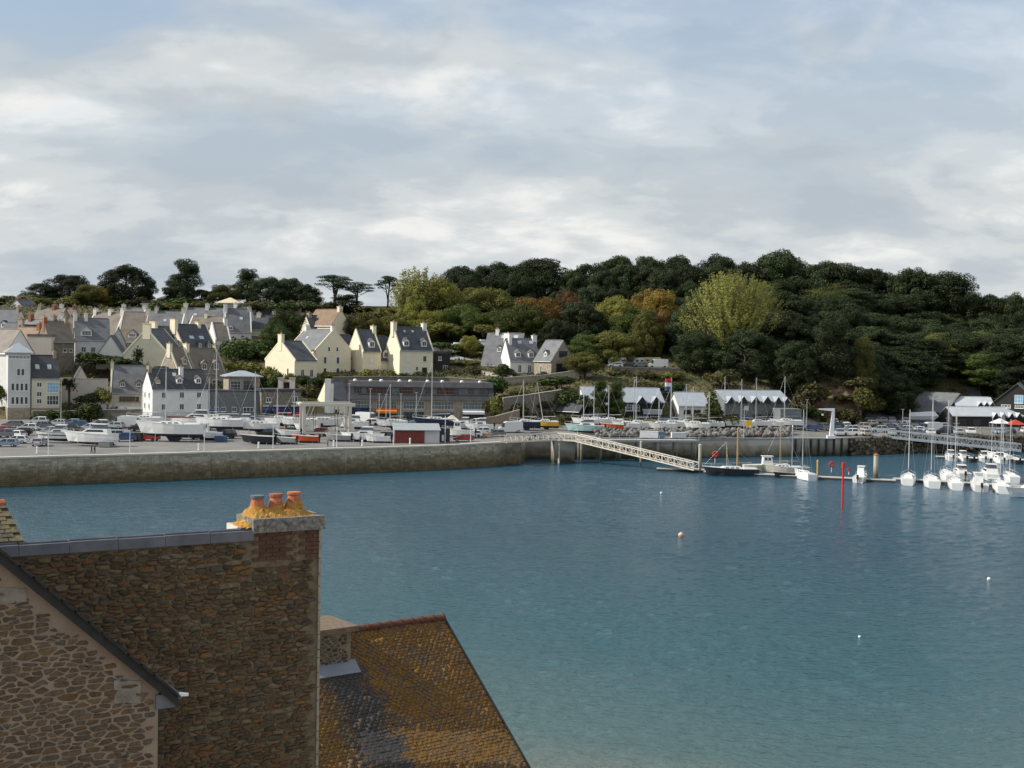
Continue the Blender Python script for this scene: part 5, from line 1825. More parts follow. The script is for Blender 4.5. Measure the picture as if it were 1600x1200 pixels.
shed('market_hall', 'long grey shingle roof beside the wooded cliff', (1420, 352), (1478, 344), 655, 641, 614, 14, TIMBER, SLATEL, cat='building')
shed('market_hall', 'grey shingle roof behind the long shingle roof', (1478, 366), (1533, 364), 640, 624, 606, 14, TIMBER, SLATEL, cat='building')
house('harbour_gable', 'dark slate gable front with pale blue glazing under the forest', (1546, 346), (1630, 340), 662, 634, 600, 10, TIMBER, SLATEL, 'y', ov=0.7, cat='building', wins=[('f', 0.54, 6.6, 2.2, 2.2, 'grid', FRAMEW, BLUEGLASS), ('f', 0.3, 4.6, 2.4, 0.9, 'grid'), ('f', 0.55, 4.6, 2.2, 0.9, 'grid')])
shed('ticket_office', 'white zinc roof with three gablets in front of the dark gable', (1493, 346), (1552, 346), 655, 633, 621, 6, TIMBER, ZINCL, [(0.62, 2.0), (0.78, 2.0), (0.93, 2.0)], cat='building')
shed('quayside_shops', 'lower white zinc roof with a row of gablets at the picture edge', (1488, 338), (1640, 344), 668, 649, 637, 6, TIMBER, ZINCL, [(0.42, 1.6), (0.5, 1.6), (0.58, 1.6), (0.66, 1.6)], cat='building', wins=grid('f', (0.1, 0.25, 0.4), (1.3,), 2.6, 1.8, 'grid', TIMBER))

# ------------------------------------------------------------------ trees, shrubs, hedges
def leaf_mat(name, dark, light, tv=0.25, trans=0.25):
    m = bpy.data.materials.new(name)
    m.use_nodes = True
    nt = m.node_tree
    b = nt.nodes['Principled BSDF']
    b.inputs['Roughness'].default_value = 0.65
    b.inputs['Specular IOR Level'].default_value = 0.2
    geo = nt.nodes.new('ShaderNodeNewGeometry')
    oi = nt.nodes.new('ShaderNodeObjectInfo')
    no = nt.nodes.new('ShaderNodeTexNoise')
    no.inputs['Scale'].default_value = 0.35
    no.inputs['Detail'].default_value = 4
    nt.links.new(geo.outputs['Position'], no.inputs[0])
    ad = nt.nodes.new('ShaderNodeMath')
    ad.operation = 'MULTIPLY_ADD'
    ad.inputs[1].default_value = 0.35
    nt.links.new(geo.outputs['Random Per Island'], ad.inputs[0])
    nt.links.new(no.outputs[0], ad.inputs[2])
    r = nt.nodes.new('ShaderNodeValToRGB')
    r.color_ramp.elements[0].position = 0.4
    r.color_ramp.elements[1].position = 0.95
    r.color_ramp.elements[0].color = (*dark, 1)
    r.color_ramp.elements[1].color = (*light, 1)
    nt.links.new(ad.outputs[0], r.inputs[0])
    hs = nt.nodes.new('ShaderNodeHueSaturation')
    mr = nt.nodes.new('ShaderNodeMapRange')
    mr.inputs[3].default_value = 1 - tv
    mr.inputs[4].default_value = 1 + tv
    nt.links.new(oi.outputs['Random'], mr.inputs[0])
    nt.links.new(mr.outputs[0], hs.inputs['Value'])
    mh = nt.nodes.new('ShaderNodeMapRange')
    mh.inputs[3].default_value = 0.488
    mh.inputs[4].default_value = 0.512
    nt.links.new(oi.outputs['Random'], mh.inputs[0])
    nt.links.new(mh.outputs[0], hs.inputs['Hue'])
    nt.links.new(r.outputs[0], hs.inputs['Color'])
    nt.links.new(hs.outputs[0], b.inputs['Base Color'])
    tr = nt.nodes.new('ShaderNodeBsdfTranslucent')
    nt.links.new(hs.outputs[0], tr.inputs[0])
    mx = nt.nodes.new('ShaderNodeMixShader')
    mx.inputs[0].default_value = trans
    nt.links.new(b.outputs[0], mx.inputs[1])
    nt.links.new(tr.outputs[0], mx.inputs[2])
    nt.links.new(mx.outputs[0], nt.nodes['Material Output'].inputs[0])
    MATS[name] = m
    return m


PINE = leaf_mat('pine_needles', (0.013, 0.024, 0.011), (0.058, 0.077, 0.027), 0.40, 0.13)
CYPR = leaf_mat('cypress_needles', (0.015, 0.026, 0.012), (0.058, 0.078, 0.028), 0.3, 0.15)
OAKG = leaf_mat('green_leaves', (0.042, 0.064, 0.016), (0.135, 0.16, 0.04), 0.25)
AUTUMN = leaf_mat('autumn_leaves', (0.13, 0.092, 0.020), (0.31, 0.20, 0.045), 0.2)
RUSSET = leaf_mat('russet_leaves', (0.11, 0.062, 0.028), (0.24, 0.14, 0.06), 0.2)
OLIVE = leaf_mat('olive_leaves', (0.07, 0.078, 0.022), (0.20, 0.19, 0.05), 0.25)
WILLOW = leaf_mat('yellow_green_leaves', (0.12, 0.13, 0.026), (0.34, 0.33, 0.08), 0.12, 0.35)
HEDGE = leaf_mat('hedge_leaves', (0.02, 0.038, 0.010), (0.075, 0.105, 0.024), 0.3, 0.15)
SCRUB = leaf_mat('scrub_leaves', (0.03, 0.038, 0.014), (0.12, 0.105, 0.04), 0.3, 0.15)
BARK = mat('bark', (0.055, 0.043, 0.034), 0.95, 0.3, 4)
BARKG = mat('grey_bark', (0.22, 0.19, 0.16), 0.95, 0.25, 4)


def cards(cent, nrm, size, rng, aspect=1.0):
    """one small leaf-spray face per centre, roughly facing nrm"""
    n = len(cent)
    nr = nrm + rng.normal(0, 0.45, (n, 3))
    nr /= np.linalg.norm(nr, axis=1)[:, None] + 1e-9
    ref = rng.normal(0, 1, (n, 3))
    a = np.cross(nr, ref)
    a /= np.linalg.norm(a, axis=1)[:, None] + 1e-9
    b_ = np.cross(nr, a)
    s = size * rng.uniform(0.55, 1.35, (n, 1))
    k1, k2 = rng.uniform(0.2, 0.8, (n, 1)), rng.uniform(-0.35, 0.35, (n, 1))
    v = np.stack([cent - a * s * aspect, cent - b_ * s * k1 + a * s * k2, cent + a * s * aspect, cent + b_ * s * (1.1 - k1)], 1).reshape(-1, 3)
    f = np.arange(4 * n).reshape(-1, 4)
    return v, f


def crown(lobes, per, size, rng, low=0.35, fill=0.35):
    """lobes: (x, y, z, rx, ry, rz)"""
    C, N = [], []
    for (x, y, z, rx, ry, rz_) in lobes:
        k = max(20, int(per * (rx * ry + rx * rz_ + ry * rz_) / 3))
        d = rng.normal(0, 1, (k, 3))
        d /= np.linalg.norm(d, axis=1)[:, None]
        keep = (d[:, 2] > -0.25) | (rng.random(k) < low)
        d = d[keep]
        r = 1 - fill * rng.random(len(d)) ** 1.6
        r *= 1 + 0.14 * np.sin(d[:, :1] * 7 + x)[:, 0] * np.cos(d[:, 1] * 6 + y)
        sc = np.array([rx, ry, rz_])
        C.append(np.array([x, y, z]) + d * sc * r[:, None])
        nn = d / sc
        N.append(nn / np.linalg.norm(nn, axis=1)[:, None])
    return cards(np.concatenate(C), np.concatenate(N), size, rng)


TREES = {}


def proto(kind, seed):
    rng = np.random.default_rng(seed)
    U = rng.uniform
    tr = MB()
    lob = []
    lm = None
    if kind == 'pine':            # domed maritime pine, many rounded pads
        H = 12.5
        for i in range(150):
            a, e = U(0, 6.28), U(-0.98, 1)
            ce = math.sqrt(max(0, 1 - e * e)) if e > 0 else 1 - 0.25 * e * e
            rr = 6.3 * ce * U(0.3, 1) ** 0.5
            z = 5.6 + (5.9 if e > 0 else 5.0) * e + U(-0.5, 0.5)
            s = U(0.9, 1.75)
            lob.append((rr * math.cos(a), rr * math.sin(a), z, s, s, s * 0.8))
        v, f = crown(lob, 215, 0.17, rng, 0.5)
        tr.tube([(0, 0, -1), (0.2, 0, 4), (0, 0.2, 8), (0.1, 0, 11)], [0.38, 0.3, 0.22, 0.1], 7)
        for l in lob[::4]:
            tr.tube([(0.05, 0.1, min(l[2] - 2, 8)), (l[0] * 0.6, l[1] * 0.6, l[2] - 0.9), (l[0], l[1], l[2])], [0.14, 0.09, 0.04], 5)
        lm = PINE
    elif kind == 'layered':       # Monterey cypress: tiers, ragged
        H = 15
        for t in range(8):
            z = 3.2 + t * 1.5
            R = 5.2 * (1 - ((t - 2.0) / 7.5) ** 2) * U(0.75, 1.1)
            for i in range(11):
                a = U(0, 6.28)
                q = U(0.2, 1.0)
                s = U(1.0, 1.9)
                lob.append((R * q * math.cos(a), R * q * math.sin(a), z + U(-1.1, 1.1) + 0.9 * q, s * 1.1, s * 1.1, s * 0.75))
        lob.append((0, 0, 14.2, 0.8, 0.8, 1.1))
        v, f = crown(lob, 230, 0.16, rng, 0.5)
        tr.tube([(0, 0, -1), (0.15, 0, 5), (0, 0, 10), (0, 0, 14)], [0.4, 0.3, 0.2, 0.06], 7)
        for l in lob[::4]:
            tr.tube([(0, 0, l[2] - 1.2), (l[0] * 0.6, l[1] * 0.6, l[2] - 0.5), (l[0], l[1], l[2])], [0.12, 0.07, 0.03], 5)
        lm = CYPR
    elif kind == 'umbrella':      # bare stems, flat ragged head
        H = 14
        for i in range(17):
            a, q = U(0, 6.28), U(0, 1) ** 0.5
            s = U(1.0, 1.8)
            lob.append((4.0 * q * math.cos(a), 4.0 * q * math.sin(a), 12.2 - 2.2 * q + U(-1.5, 0.6), s * 1.25, s * 1.25, s * 0.42))
        for i in range(5):
            a = U(0, 6.28)
            lob.append((3.2 * math.cos(a), 3.2 * math.sin(a), U(7.5, 9), 1.3, 1.3, 0.5))
        v, f = crown(lob, 260, 0.16, rng)
        tr.tube([(0.4, 0, -1), (0.2, 0.1, 5), (-0.3, 0, 9.5), (0, 0, 12)], [0.36, 0.3, 0.22, 0.1], 7)
        tr.tube([(0.3, 0, 3), (1.0, 0.3, 7), (1.6, 0.3, 11)], [0.24, 0.18, 0.08], 6)
        for l in lob:
            tr.tube([(l[0] * 0.2, l[1] * 0.2, l[2] - 2.2), (l[0] * 0.7, l[1] * 0.7, l[2] - 0.8), (l[0], l[1], l[2])], [0.13, 0.08, 0.03], 5)
        lm = PINE
    elif kind in ('oak', 'poplar'):
        H = 11.5
        n = 80
        for i in range(n):
            d = rng.normal(0, 1, 3)
            d /= np.linalg.norm(d)
            q = U(0.45, 1)
            s = U(1.1, 1.9)
            lob.append((d[0] * 5.2 * q, d[1] * 5.2 * q, 5.7 + d[2] * 4.5 * q, s, s, s * 0.85))
        v, f = crown(lob, 220, 0.165, rng, 0.6)
        tr.tube([(0, 0, -1), (0.1, 0.1, 3), (0, 0, 7)], [0.35, 0.28, 0.14], 7)
        for l in lob[::2]:
            tr.tube([(0, 0, 3), (l[0] * 0.5, l[1] * 0.5, 2.5 + l[2] * 0.5), (l[0], l[1], l[2])], [0.16, 0.09, 0.03], 5)
        lm = OAKG
    elif kind in ('wispy', 'willow'):         # fine upright shoots, sparse at the top
        H = 14
        C, N = [], []
        for i in range(260 if kind == 'wispy' else 760):
            a, q = U(0, 6.28), U(0, 1) ** 0.5
            RW_ = 3.9 if kind == 'wispy' else 8.2
            bx, by = RW_ * q * math.cos(a), RW_ * q * math.sin(a)
            top = 13.8 * math.sqrt(max(0.05, 1 - (q * 0.93) ** 2.6)) * U(0.76, 1.04)
            bot = U(1.5, 5.5)
            k = int((95 if kind == 'wispy' else 120) * (top - bot) / 9)
            if k < 4:
                continue
            tt = U(0, 1, k) ** 0.85
            z = bot + (top - bot) * tt
            C.append(np.stack([bx * (0.5 + 0.5 * tt) + rng.normal(0, 0.12, k), by * (0.5 + 0.5 * tt) + rng.normal(0, 0.12, k), z], 1))
            N.append(np.stack([np.full(k, bx) * 0.25, np.full(k, by) * 0.25, np.full(k, 0.35)], 1))
            if i % 2 == 0:
                tr.tube([(bx * 0.15, by * 0.15, 1.5), (bx * 0.65, by * 0.65, bot + 1.5), (bx, by, top)], [0.07, 0.045, 0.012], 4, caps=False)
        v, f = cards(np.concatenate(C), np.concatenate(N), 0.15 if kind == 'wispy' else 0.13, rng, 1.0)
        tr.tube([(0, 0, -1), (0, 0, 4)], [0.4, 0.25], 7)
        lm = WILLOW
    elif kind == 'fir':
        H = 13
        for t in range(16):
            z = 1.6 + t * 0.72
            R = 2.6 * (1 - t / 16.5)
            for i in range(6):
                a = U(0, 6.28)
                s = 0.35 + R * 0.28
                lob.append((R * 0.68 * math.cos(a), R * 0.68 * math.sin(a), z + U(-0.3, 0.3), s, s, s * 0.55))
        v, f = crown(lob, 190, 0.25, rng, 0.6)
        tr.tube([(0, 0, -1), (0, 0, 12.6)], [0.28, 0.04], 6)
        lm = CYPR
    elif kind == 'bush':
        H = 2.4
        for i in range(11):
            a, q = U(0, 6.28), U(0, 1) ** 0.5
            s = U(0.5, 0.85)
            lob.append((1.0 * q * math.cos(a), 1.0 * q * math.sin(a), 0.75 + 0.75 * (1 - q) + U(-0.2, 0.3), s, s, s * 0.85))
        v, f = crown(lob, 330, 0.16, rng, 0.7)
        for i in range(5):
            a = U(0, 6.28)
            tr.tube([(0, 0, -0.4), (0.6 * math.cos(a), 0.6 * math.sin(a), 1.2)], [0.05, 0.02], 4)
        lm = HEDGE
    elif kind == 'palm':
        H = 6
        C, N, V, Fc, off = [], [], [], [], 0
        for i in range(46):
            a, e = U(0, 6.28), U(-0.7, 1.2)
            Lf = U(1.2, 1.7)
            for s in np.linspace(0.1, 1, 8):
                r = Lf * s
                p = np.array([math.cos(a) * math.cos(e) * r, math.sin(a) * math.cos(e) * r, 5.2 + math.sin(e) * r - 0.5 * (s ** 2)])
                C.append(p)
                N.append(np.array([0, 0, 1.0]))
        v, f = cards(np.repeat(np.array(C), 3, 0) + rng.normal(0, 0.12, (3 * len(C), 3)), np.repeat(np.array(N), 3, 0), 0.2, rng)
        tr.tube([(0, 0, -1), (0.05, 0, 3), (0, 0, 5.3)], [0.22, 0.2, 0.26], 8)
        lm = CYPR
    tm = tr.mesh('trunk', BARKG if kind in ('wispy', 'willow') else BARK)
    return dict(H=H, v=v, f=f, trunk=tm, lm=lm, me={}, w=float(np.percentile(np.abs(v[:, 0]), 98) * 2))


for kd, n in (('pine', 4), ('layered', 3), ('umbrella', 3), ('oak', 3), ('wispy', 2), ('willow', 1), ('fir', 1), ('bush', 4), ('palm', 2)):
    TREES[kd] = [proto(kd, 50 + 7 * i + len(kd)) for i in range(n)]
TRND = random.Random(5)


def leafy(name, pr, lm, parent):
    # one shared mesh, the leaf colour set on the object
    if 'm' not in pr['me']:
        pr['me']['m'] = np_mesh(name, pr['v'], pr['f'], pr['lm'])
    o = add(name, pr['me']['m'], parent)
    if lm is not pr['lm']:
        o.material_slots[0].link = 'OBJECT'
        o.material_slots[0].material = lm
    return o


def tree(kind, name, label, u, vtop, Y, wpx, lm=None, group=None, vbase=None, var=None, shared=False, cat='tree'):
    """a tree standing on the land at photo column u, Y metres away, its top at row vtop and wpx wide"""
    pr = TREES[kind][TRND.randrange(len(TREES[kind])) if var is None else var]
    x, y = XY(u, Y, 500 if vbase is None else vbase)
    gz = ground(x, y)
    top = P(u, vtop, Y).z
    h = max(1.0, top - gz)
    sz = h / pr['H']
    sx = wpx * Y / F / pr['w']
    lm = lm or pr['lm']
    t = thing(name, label, cat, (x, y, gz), TRND.uniform(0, 6.28), group, (sx, sx, sz))
    t['u'] = u
    if shared:
        t['shared'] = 1
    leafy('crown', pr, lm, t)
    add('trunk' if kind not in ('bush',) else 'stems', pr['trunk'], t)
    return t


G1 = 'skyline trees above the town'
for u, vt, Y, w, kd, lm, nm, lab in [
    (62, 443, 425, 52, 'pine', None, 'pine_tree', 'low dark pine at the town end of the skyline'),
    (108, 428, 430, 78, 'pine', None, 'pine_tree', 'broad dark pine with layered dome above the old town'),
    (62, 464, 405, 36, 'oak', OLIVE, 'broadleaf_tree', 'small light green tree beneath the broad dark pine'),
    (138, 440, 415, 44, 'oak', OLIVE, 'broadleaf_tree', 'olive autumn tree between two dark pines'),
    (158, 447, 418, 34, 'oak', AUTUMN, 'broadleaf_tree', 'brownish tree against the tall round pine'),
    (197, 414, 425, 76, 'pine', None, 'pine_tree', 'tall round dark pine, highest left of the ragged cypress'),
    (230, 436, 428, 34, 'layered', None, 'cypress_tree', 'narrow dark conifer on the shoulder of the round pine'),
    (291, 410, 425, 52, 'layered', None, 'cypress_tree', 'ragged cypress standing alone against the sky'),
    (270, 440, 428, 40, 'layered', None, 'cypress_tree', 'lower dark cypress beside the lone ragged one'),
    (315, 452, 424, 40, 'pine', None, 'pine_tree', 'small dark pine right of the lone cypress'),
    (350, 440, 424, 48, 'oak', OAKG, 'broadleaf_tree', 'round green tree above the straw roofed cottage'),
    (386, 424, 428, 42, 'layered', None, 'cypress_tree', 'spiky cypress top above the slate terraces'),
    (420, 434, 424, 66, 'pine', None, 'pine_tree', 'wide dark pine over the small hillside house'),
    (452, 433, 428, 52, 'pine', None, 'pine_tree', 'dense dark pine left of the umbrella pines'),
    (478, 445, 424, 48, 'pine', None, 'pine_tree', 'dark pine filling the gap before the umbrella pines'),
    (521, 424, 430, 66, 'umbrella', None, 'umbrella_pine', 'tall umbrella pine with forked bare trunks'),
    (558, 437, 430, 52, 'umbrella', None, 'umbrella_pine', 'lower umbrella pine touching the forked one'),
    (607, 425, 432, 44, 'umbrella', None, 'umbrella_pine', 'lone umbrella pine left of the yellow green poplar'),
    (540, 462, 415, 50, 'layered', None, 'cypress_tree', 'dark cypress under the umbrella pines'),
]:
    tree(kd, nm, lab, u, vt, Y, w, lm, G1)
G2 = 'trees of the wooded hill'
for u, vt, Y, w, kd, lm, nm, lab in [
    (652, 416, 392, 72, 'wispy', WILLOW, 'poplar_tree', 'thin yellow green poplar, first bright tree of the wood'),
    (688, 428, 394, 72, 'oak', WILLOW, 'poplar_tree', 'full yellow green tree right of the thin poplar'),
    (640, 462, 385, 40, 'oak', WILLOW, 'poplar_tree', 'low yellow green tree under the thin poplar'),
    (722, 416, 440, 66, 'pine', None, 'pine_tree', 'first dark skyline pine right of the poplars'),
    (772, 411, 445, 78, 'pine', None, 'pine_tree', 'second dark skyline pine right of the poplars'),
    (848, 404, 445, 104, 'pine', None, 'pine_tree', 'wide low dome pine on the skyline above autumn oaks'),
    (922, 410, 440, 74, 'pine', None, 'pine_tree', 'dark skyline pine with notch beside the wide dome'),
    (965, 400, 445, 64, 'pine', None, 'pine_tree', 'skyline pine high over the olive oak'),
    (1006, 401, 448, 62, 'pine', None, 'pine_tree', 'round skyline pine right of the notch'),
    (1052, 399, 448, 66, 'pine', None, 'pine_tree', 'skyline pine showing sky through its edge'),
    (1122, 399, 445, 72, 'pine', None, 'pine_tree', 'skyline pine over the big yellow green willow'),
    (1212, 393, 440, 92, 'pine', None, 'pine_tree', 'highest round pine on the wooded skyline'),
    (1290, 406, 432, 78, 'pine', None, 'pine_tree', 'round skyline pine with pale branch beside it'),
    (1362, 420, 432, 58, 'pine', None, 'pine_tree', 'sloping skyline pine past the pale branch'),
    (1425, 416, 428, 72, 'pine', None, 'pine_tree', 'last tall round pine before skyline falls away'),
    (1490, 432, 424, 76, 'layered', None, 'pine_tree', 'ragged skyline pine on the falling ridge'),
    (1548, 458, 420, 74, 'pine', None, 'pine_tree', 'low skyline pine near the picture edge'),
    (1592, 460, 415, 60, 'pine', None, 'pine_tree', 'skyline pine cut by the picture edge'),
    (757, 440, 400, 84, 'oak', OLIVE, 'oak_tree', 'large olive green oak right of the poplars'),
    (838, 456, 388, 84, 'oak', AUTUMN, 'oak_tree', 'orange topped autumn oak above the white villa'),
    (884, 450, 395, 46, 'oak', RUSSET, 'oak_tree', 'russet brown tree beside the orange oak'),
    (822, 470, 380, 60, 'oak', OAKG, 'oak_tree', 'green oak under the orange topped oak'),
    (962, 458, 385, 84, 'oak', WILLOW, 'oak_tree', 'yellowing green oak in mid wood'),
    (1022, 442, 395, 78, 'oak', AUTUMN, 'oak_tree', 'rusty orange oak left of the big willow'),
    (992, 474, 378, 76, 'oak', OAKG, 'oak_tree', 'dark green oak below the rusty orange one'),
    (1028, 476, 380, 44, 'oak', RUSSET, 'oak_tree', 'brown tinted tree below the rusty orange oak'),
    (1145, 424, 365, 140, 'willow', WILLOW, 'willow_tree', 'big yellow green willow, brightest tree of the wood'),
    (720, 470, 385, 70, 'oak', OAKG, 'oak_tree', 'green oak behind the camp hedge'),
    (668, 478, 378, 60, 'oak', WILLOW, 'oak_tree', 'yellow green tree low behind yellow houses'),
    (782, 478, 382, 66, 'oak', OAKG, 'oak_tree', 'deep green oak left of the villa chimney'),
    (905, 472, 380, 76, 'pine', None, 'pine_tree', 'dark pine filling the wood behind the villa'),
    (1085, 470, 372, 70, 'pine', None, 'pine_tree', 'dark pine at the willow foot'),
    (1325, 428, 425, 30, 'umbrella', None, 'bare_pine', 'thin ragged pine with pale branch on skyline'),
    (1300, 505, 342, 76, 'layered', None, 'cliff_pine', 'spreading pine standing on the sandy cliff'),
    (1350, 535, 344, 50, 'layered', OLIVE, 'cliff_pine', 'lighter ragged pine beside the cliff path'),
    (1245, 530, 340, 70, 'pine', None, 'cliff_pine', 'dark pine hanging over the cliff above the boat store'),
    (1090, 515, 350, 70, 'pine', None, 'cliff_pine', 'dark pine above the sailing school roof'),
    (1165, 515, 345, 96, 'pine', None, 'cliff_pine', 'broad dark pine under the willow, above the boat store'),
    (940, 598, 309, 34, 'layered', HEDGE, 'evergreen_tree', 'dark bushy evergreen between chandlery and club house'),
    (965, 600, 309, 26, 'layered', HEDGE, 'evergreen_tree', 'smaller dark evergreen at the club house corner'),
    (1117, 612, 306, 38, 'fir', OAKG, 'fir_tree', 'pointed green fir before the boat store'),
    (915, 548, 335, 62, 'oak', OLIVE, 'garden_tree', 'olive garden tree right of the stone villa'),
    (735, 520, 360, 32, 'oak', WILLOW, 'garden_tree', 'round lime green tree among the camp caravans'),
    (447, 478, 365, 50, 'oak', HEDGE, 'garden_tree', 'dark garden tree behind the yellow gable'),
    (430, 500, 350, 44, 'oak', HEDGE, 'garden_tree', 'dense dark tree left of the yellow house roof'),
    (575, 486, 372, 50, 'oak', OLIVE, 'garden_tree', 'brown green tree behind the yellow link house'),
    (612, 490, 376, 46, 'oak', OLIVE, 'garden_tree', 'olive tree behind the tallest yellow house'),
    (550, 490, 374, 44, 'oak', SCRUB, 'garden_tree', 'dull brown tree right of the hilltop house'),
]:
    tree(kd, nm, lab, u, vt, Y, w * (1.14 if Y > 425 and kd == 'pine' else 1), lm, G2)

# the rest of the wood: many dark conifers that nothing tells apart
WN = 0
for row, (Y, u0, u1, st) in enumerate([(350, 1360, 1412, 30), (358, 1190, 1410, 40), (378, 1060, 1700, 38), (386, 1080, 1700, 42), (398, 690, 1700, 44), (412, 700, 1700, 44), (424, 1080, 1700, 46), (365, 880, 1060, 46), (367, 1418, 1466, 24), (369, 1540, 1720, 28), (388, 1466, 1545, 26), (434, 690, 1640, 40)]):
    u = u0
    while u < u1:
        uu = u + TRND.uniform(-14, 14)
        YY = Y + TRND.uniform(-5, 5)
        x, y = XY(uu, YY, 500)
        hgt = TRND.uniform(9, 14)
        vt = to_uv((x, y, ground(x, y) + hgt))[1]
        # never rise above the skyline pines
        lim = np.interp(uu, [690, 850, 1050, 1210, 1300, 1430, 1550, 1700], [440, 425, 420, 415, 425, 436, 470, 480])
        vt = max(vt, lim) if Y < 430 else lim - 6 + TRND.uniform(-3, 6)
        if 1075 < uu < 1215 and YY < 372:
            u += st
            continue
        kd = TRND.choice(['pine', 'pine', 'layered'])
        lm_ = None if TRND.random() > (0.14 if uu < 1220 else 0.06) else (OAKG if TRND.random() < 0.6 else OLIVE)
        if kd == 'layered' and uu < 1150:
            kd = 'pine'
        zone = 'above the white villa' if uu < 900 else 'above the camp cars' if uu < 1070 else 'around the willow' if uu < 1220 else 'above the davit crane' if uu < 1340 else 'above the car park' if uu < 1470 else 'above the market halls'
        lev = 'low' if YY < 372 else 'halfway up' if YY < 405 else 'high' if YY < 430 else 'topmost'
        tree(kd, 'wood_conifer', '%s conifer %s in the wood %s' % ('dark' if lm_ is None else 'lighter', lev, zone), uu, vt, YY, TRND.uniform(50, 82) if uu < 1220 else TRND.uniform(62, 108), lm_, 'conifers of the wooded hill')
        WN += 1
        u += st

# shrubs in the gardens and on the cliff
def bush(u, v, wpx, hpx, label, lm=None, Y=None, name='shrub', group='garden shrubs'):
    """v: the foot"""
    p = on_ground(u, v) if Y is None else P(u, v, Y)
    pr = TREES['bush'][TRND.randrange(4)]
    lm = lm or HEDGE
    s = wpx * p.y / F / pr['w']
    sz = hpx * p.y / F / pr['H']
    t = thing(name, label, 'shrub', (p.x, p.y, p.z - 0.1), TRND.uniform(0, 6), group, (s, s, sz))
    t['u'] = u
    leafy('foliage', pr, lm, t)
    add('stems', pr['trunk'], t)
    return t


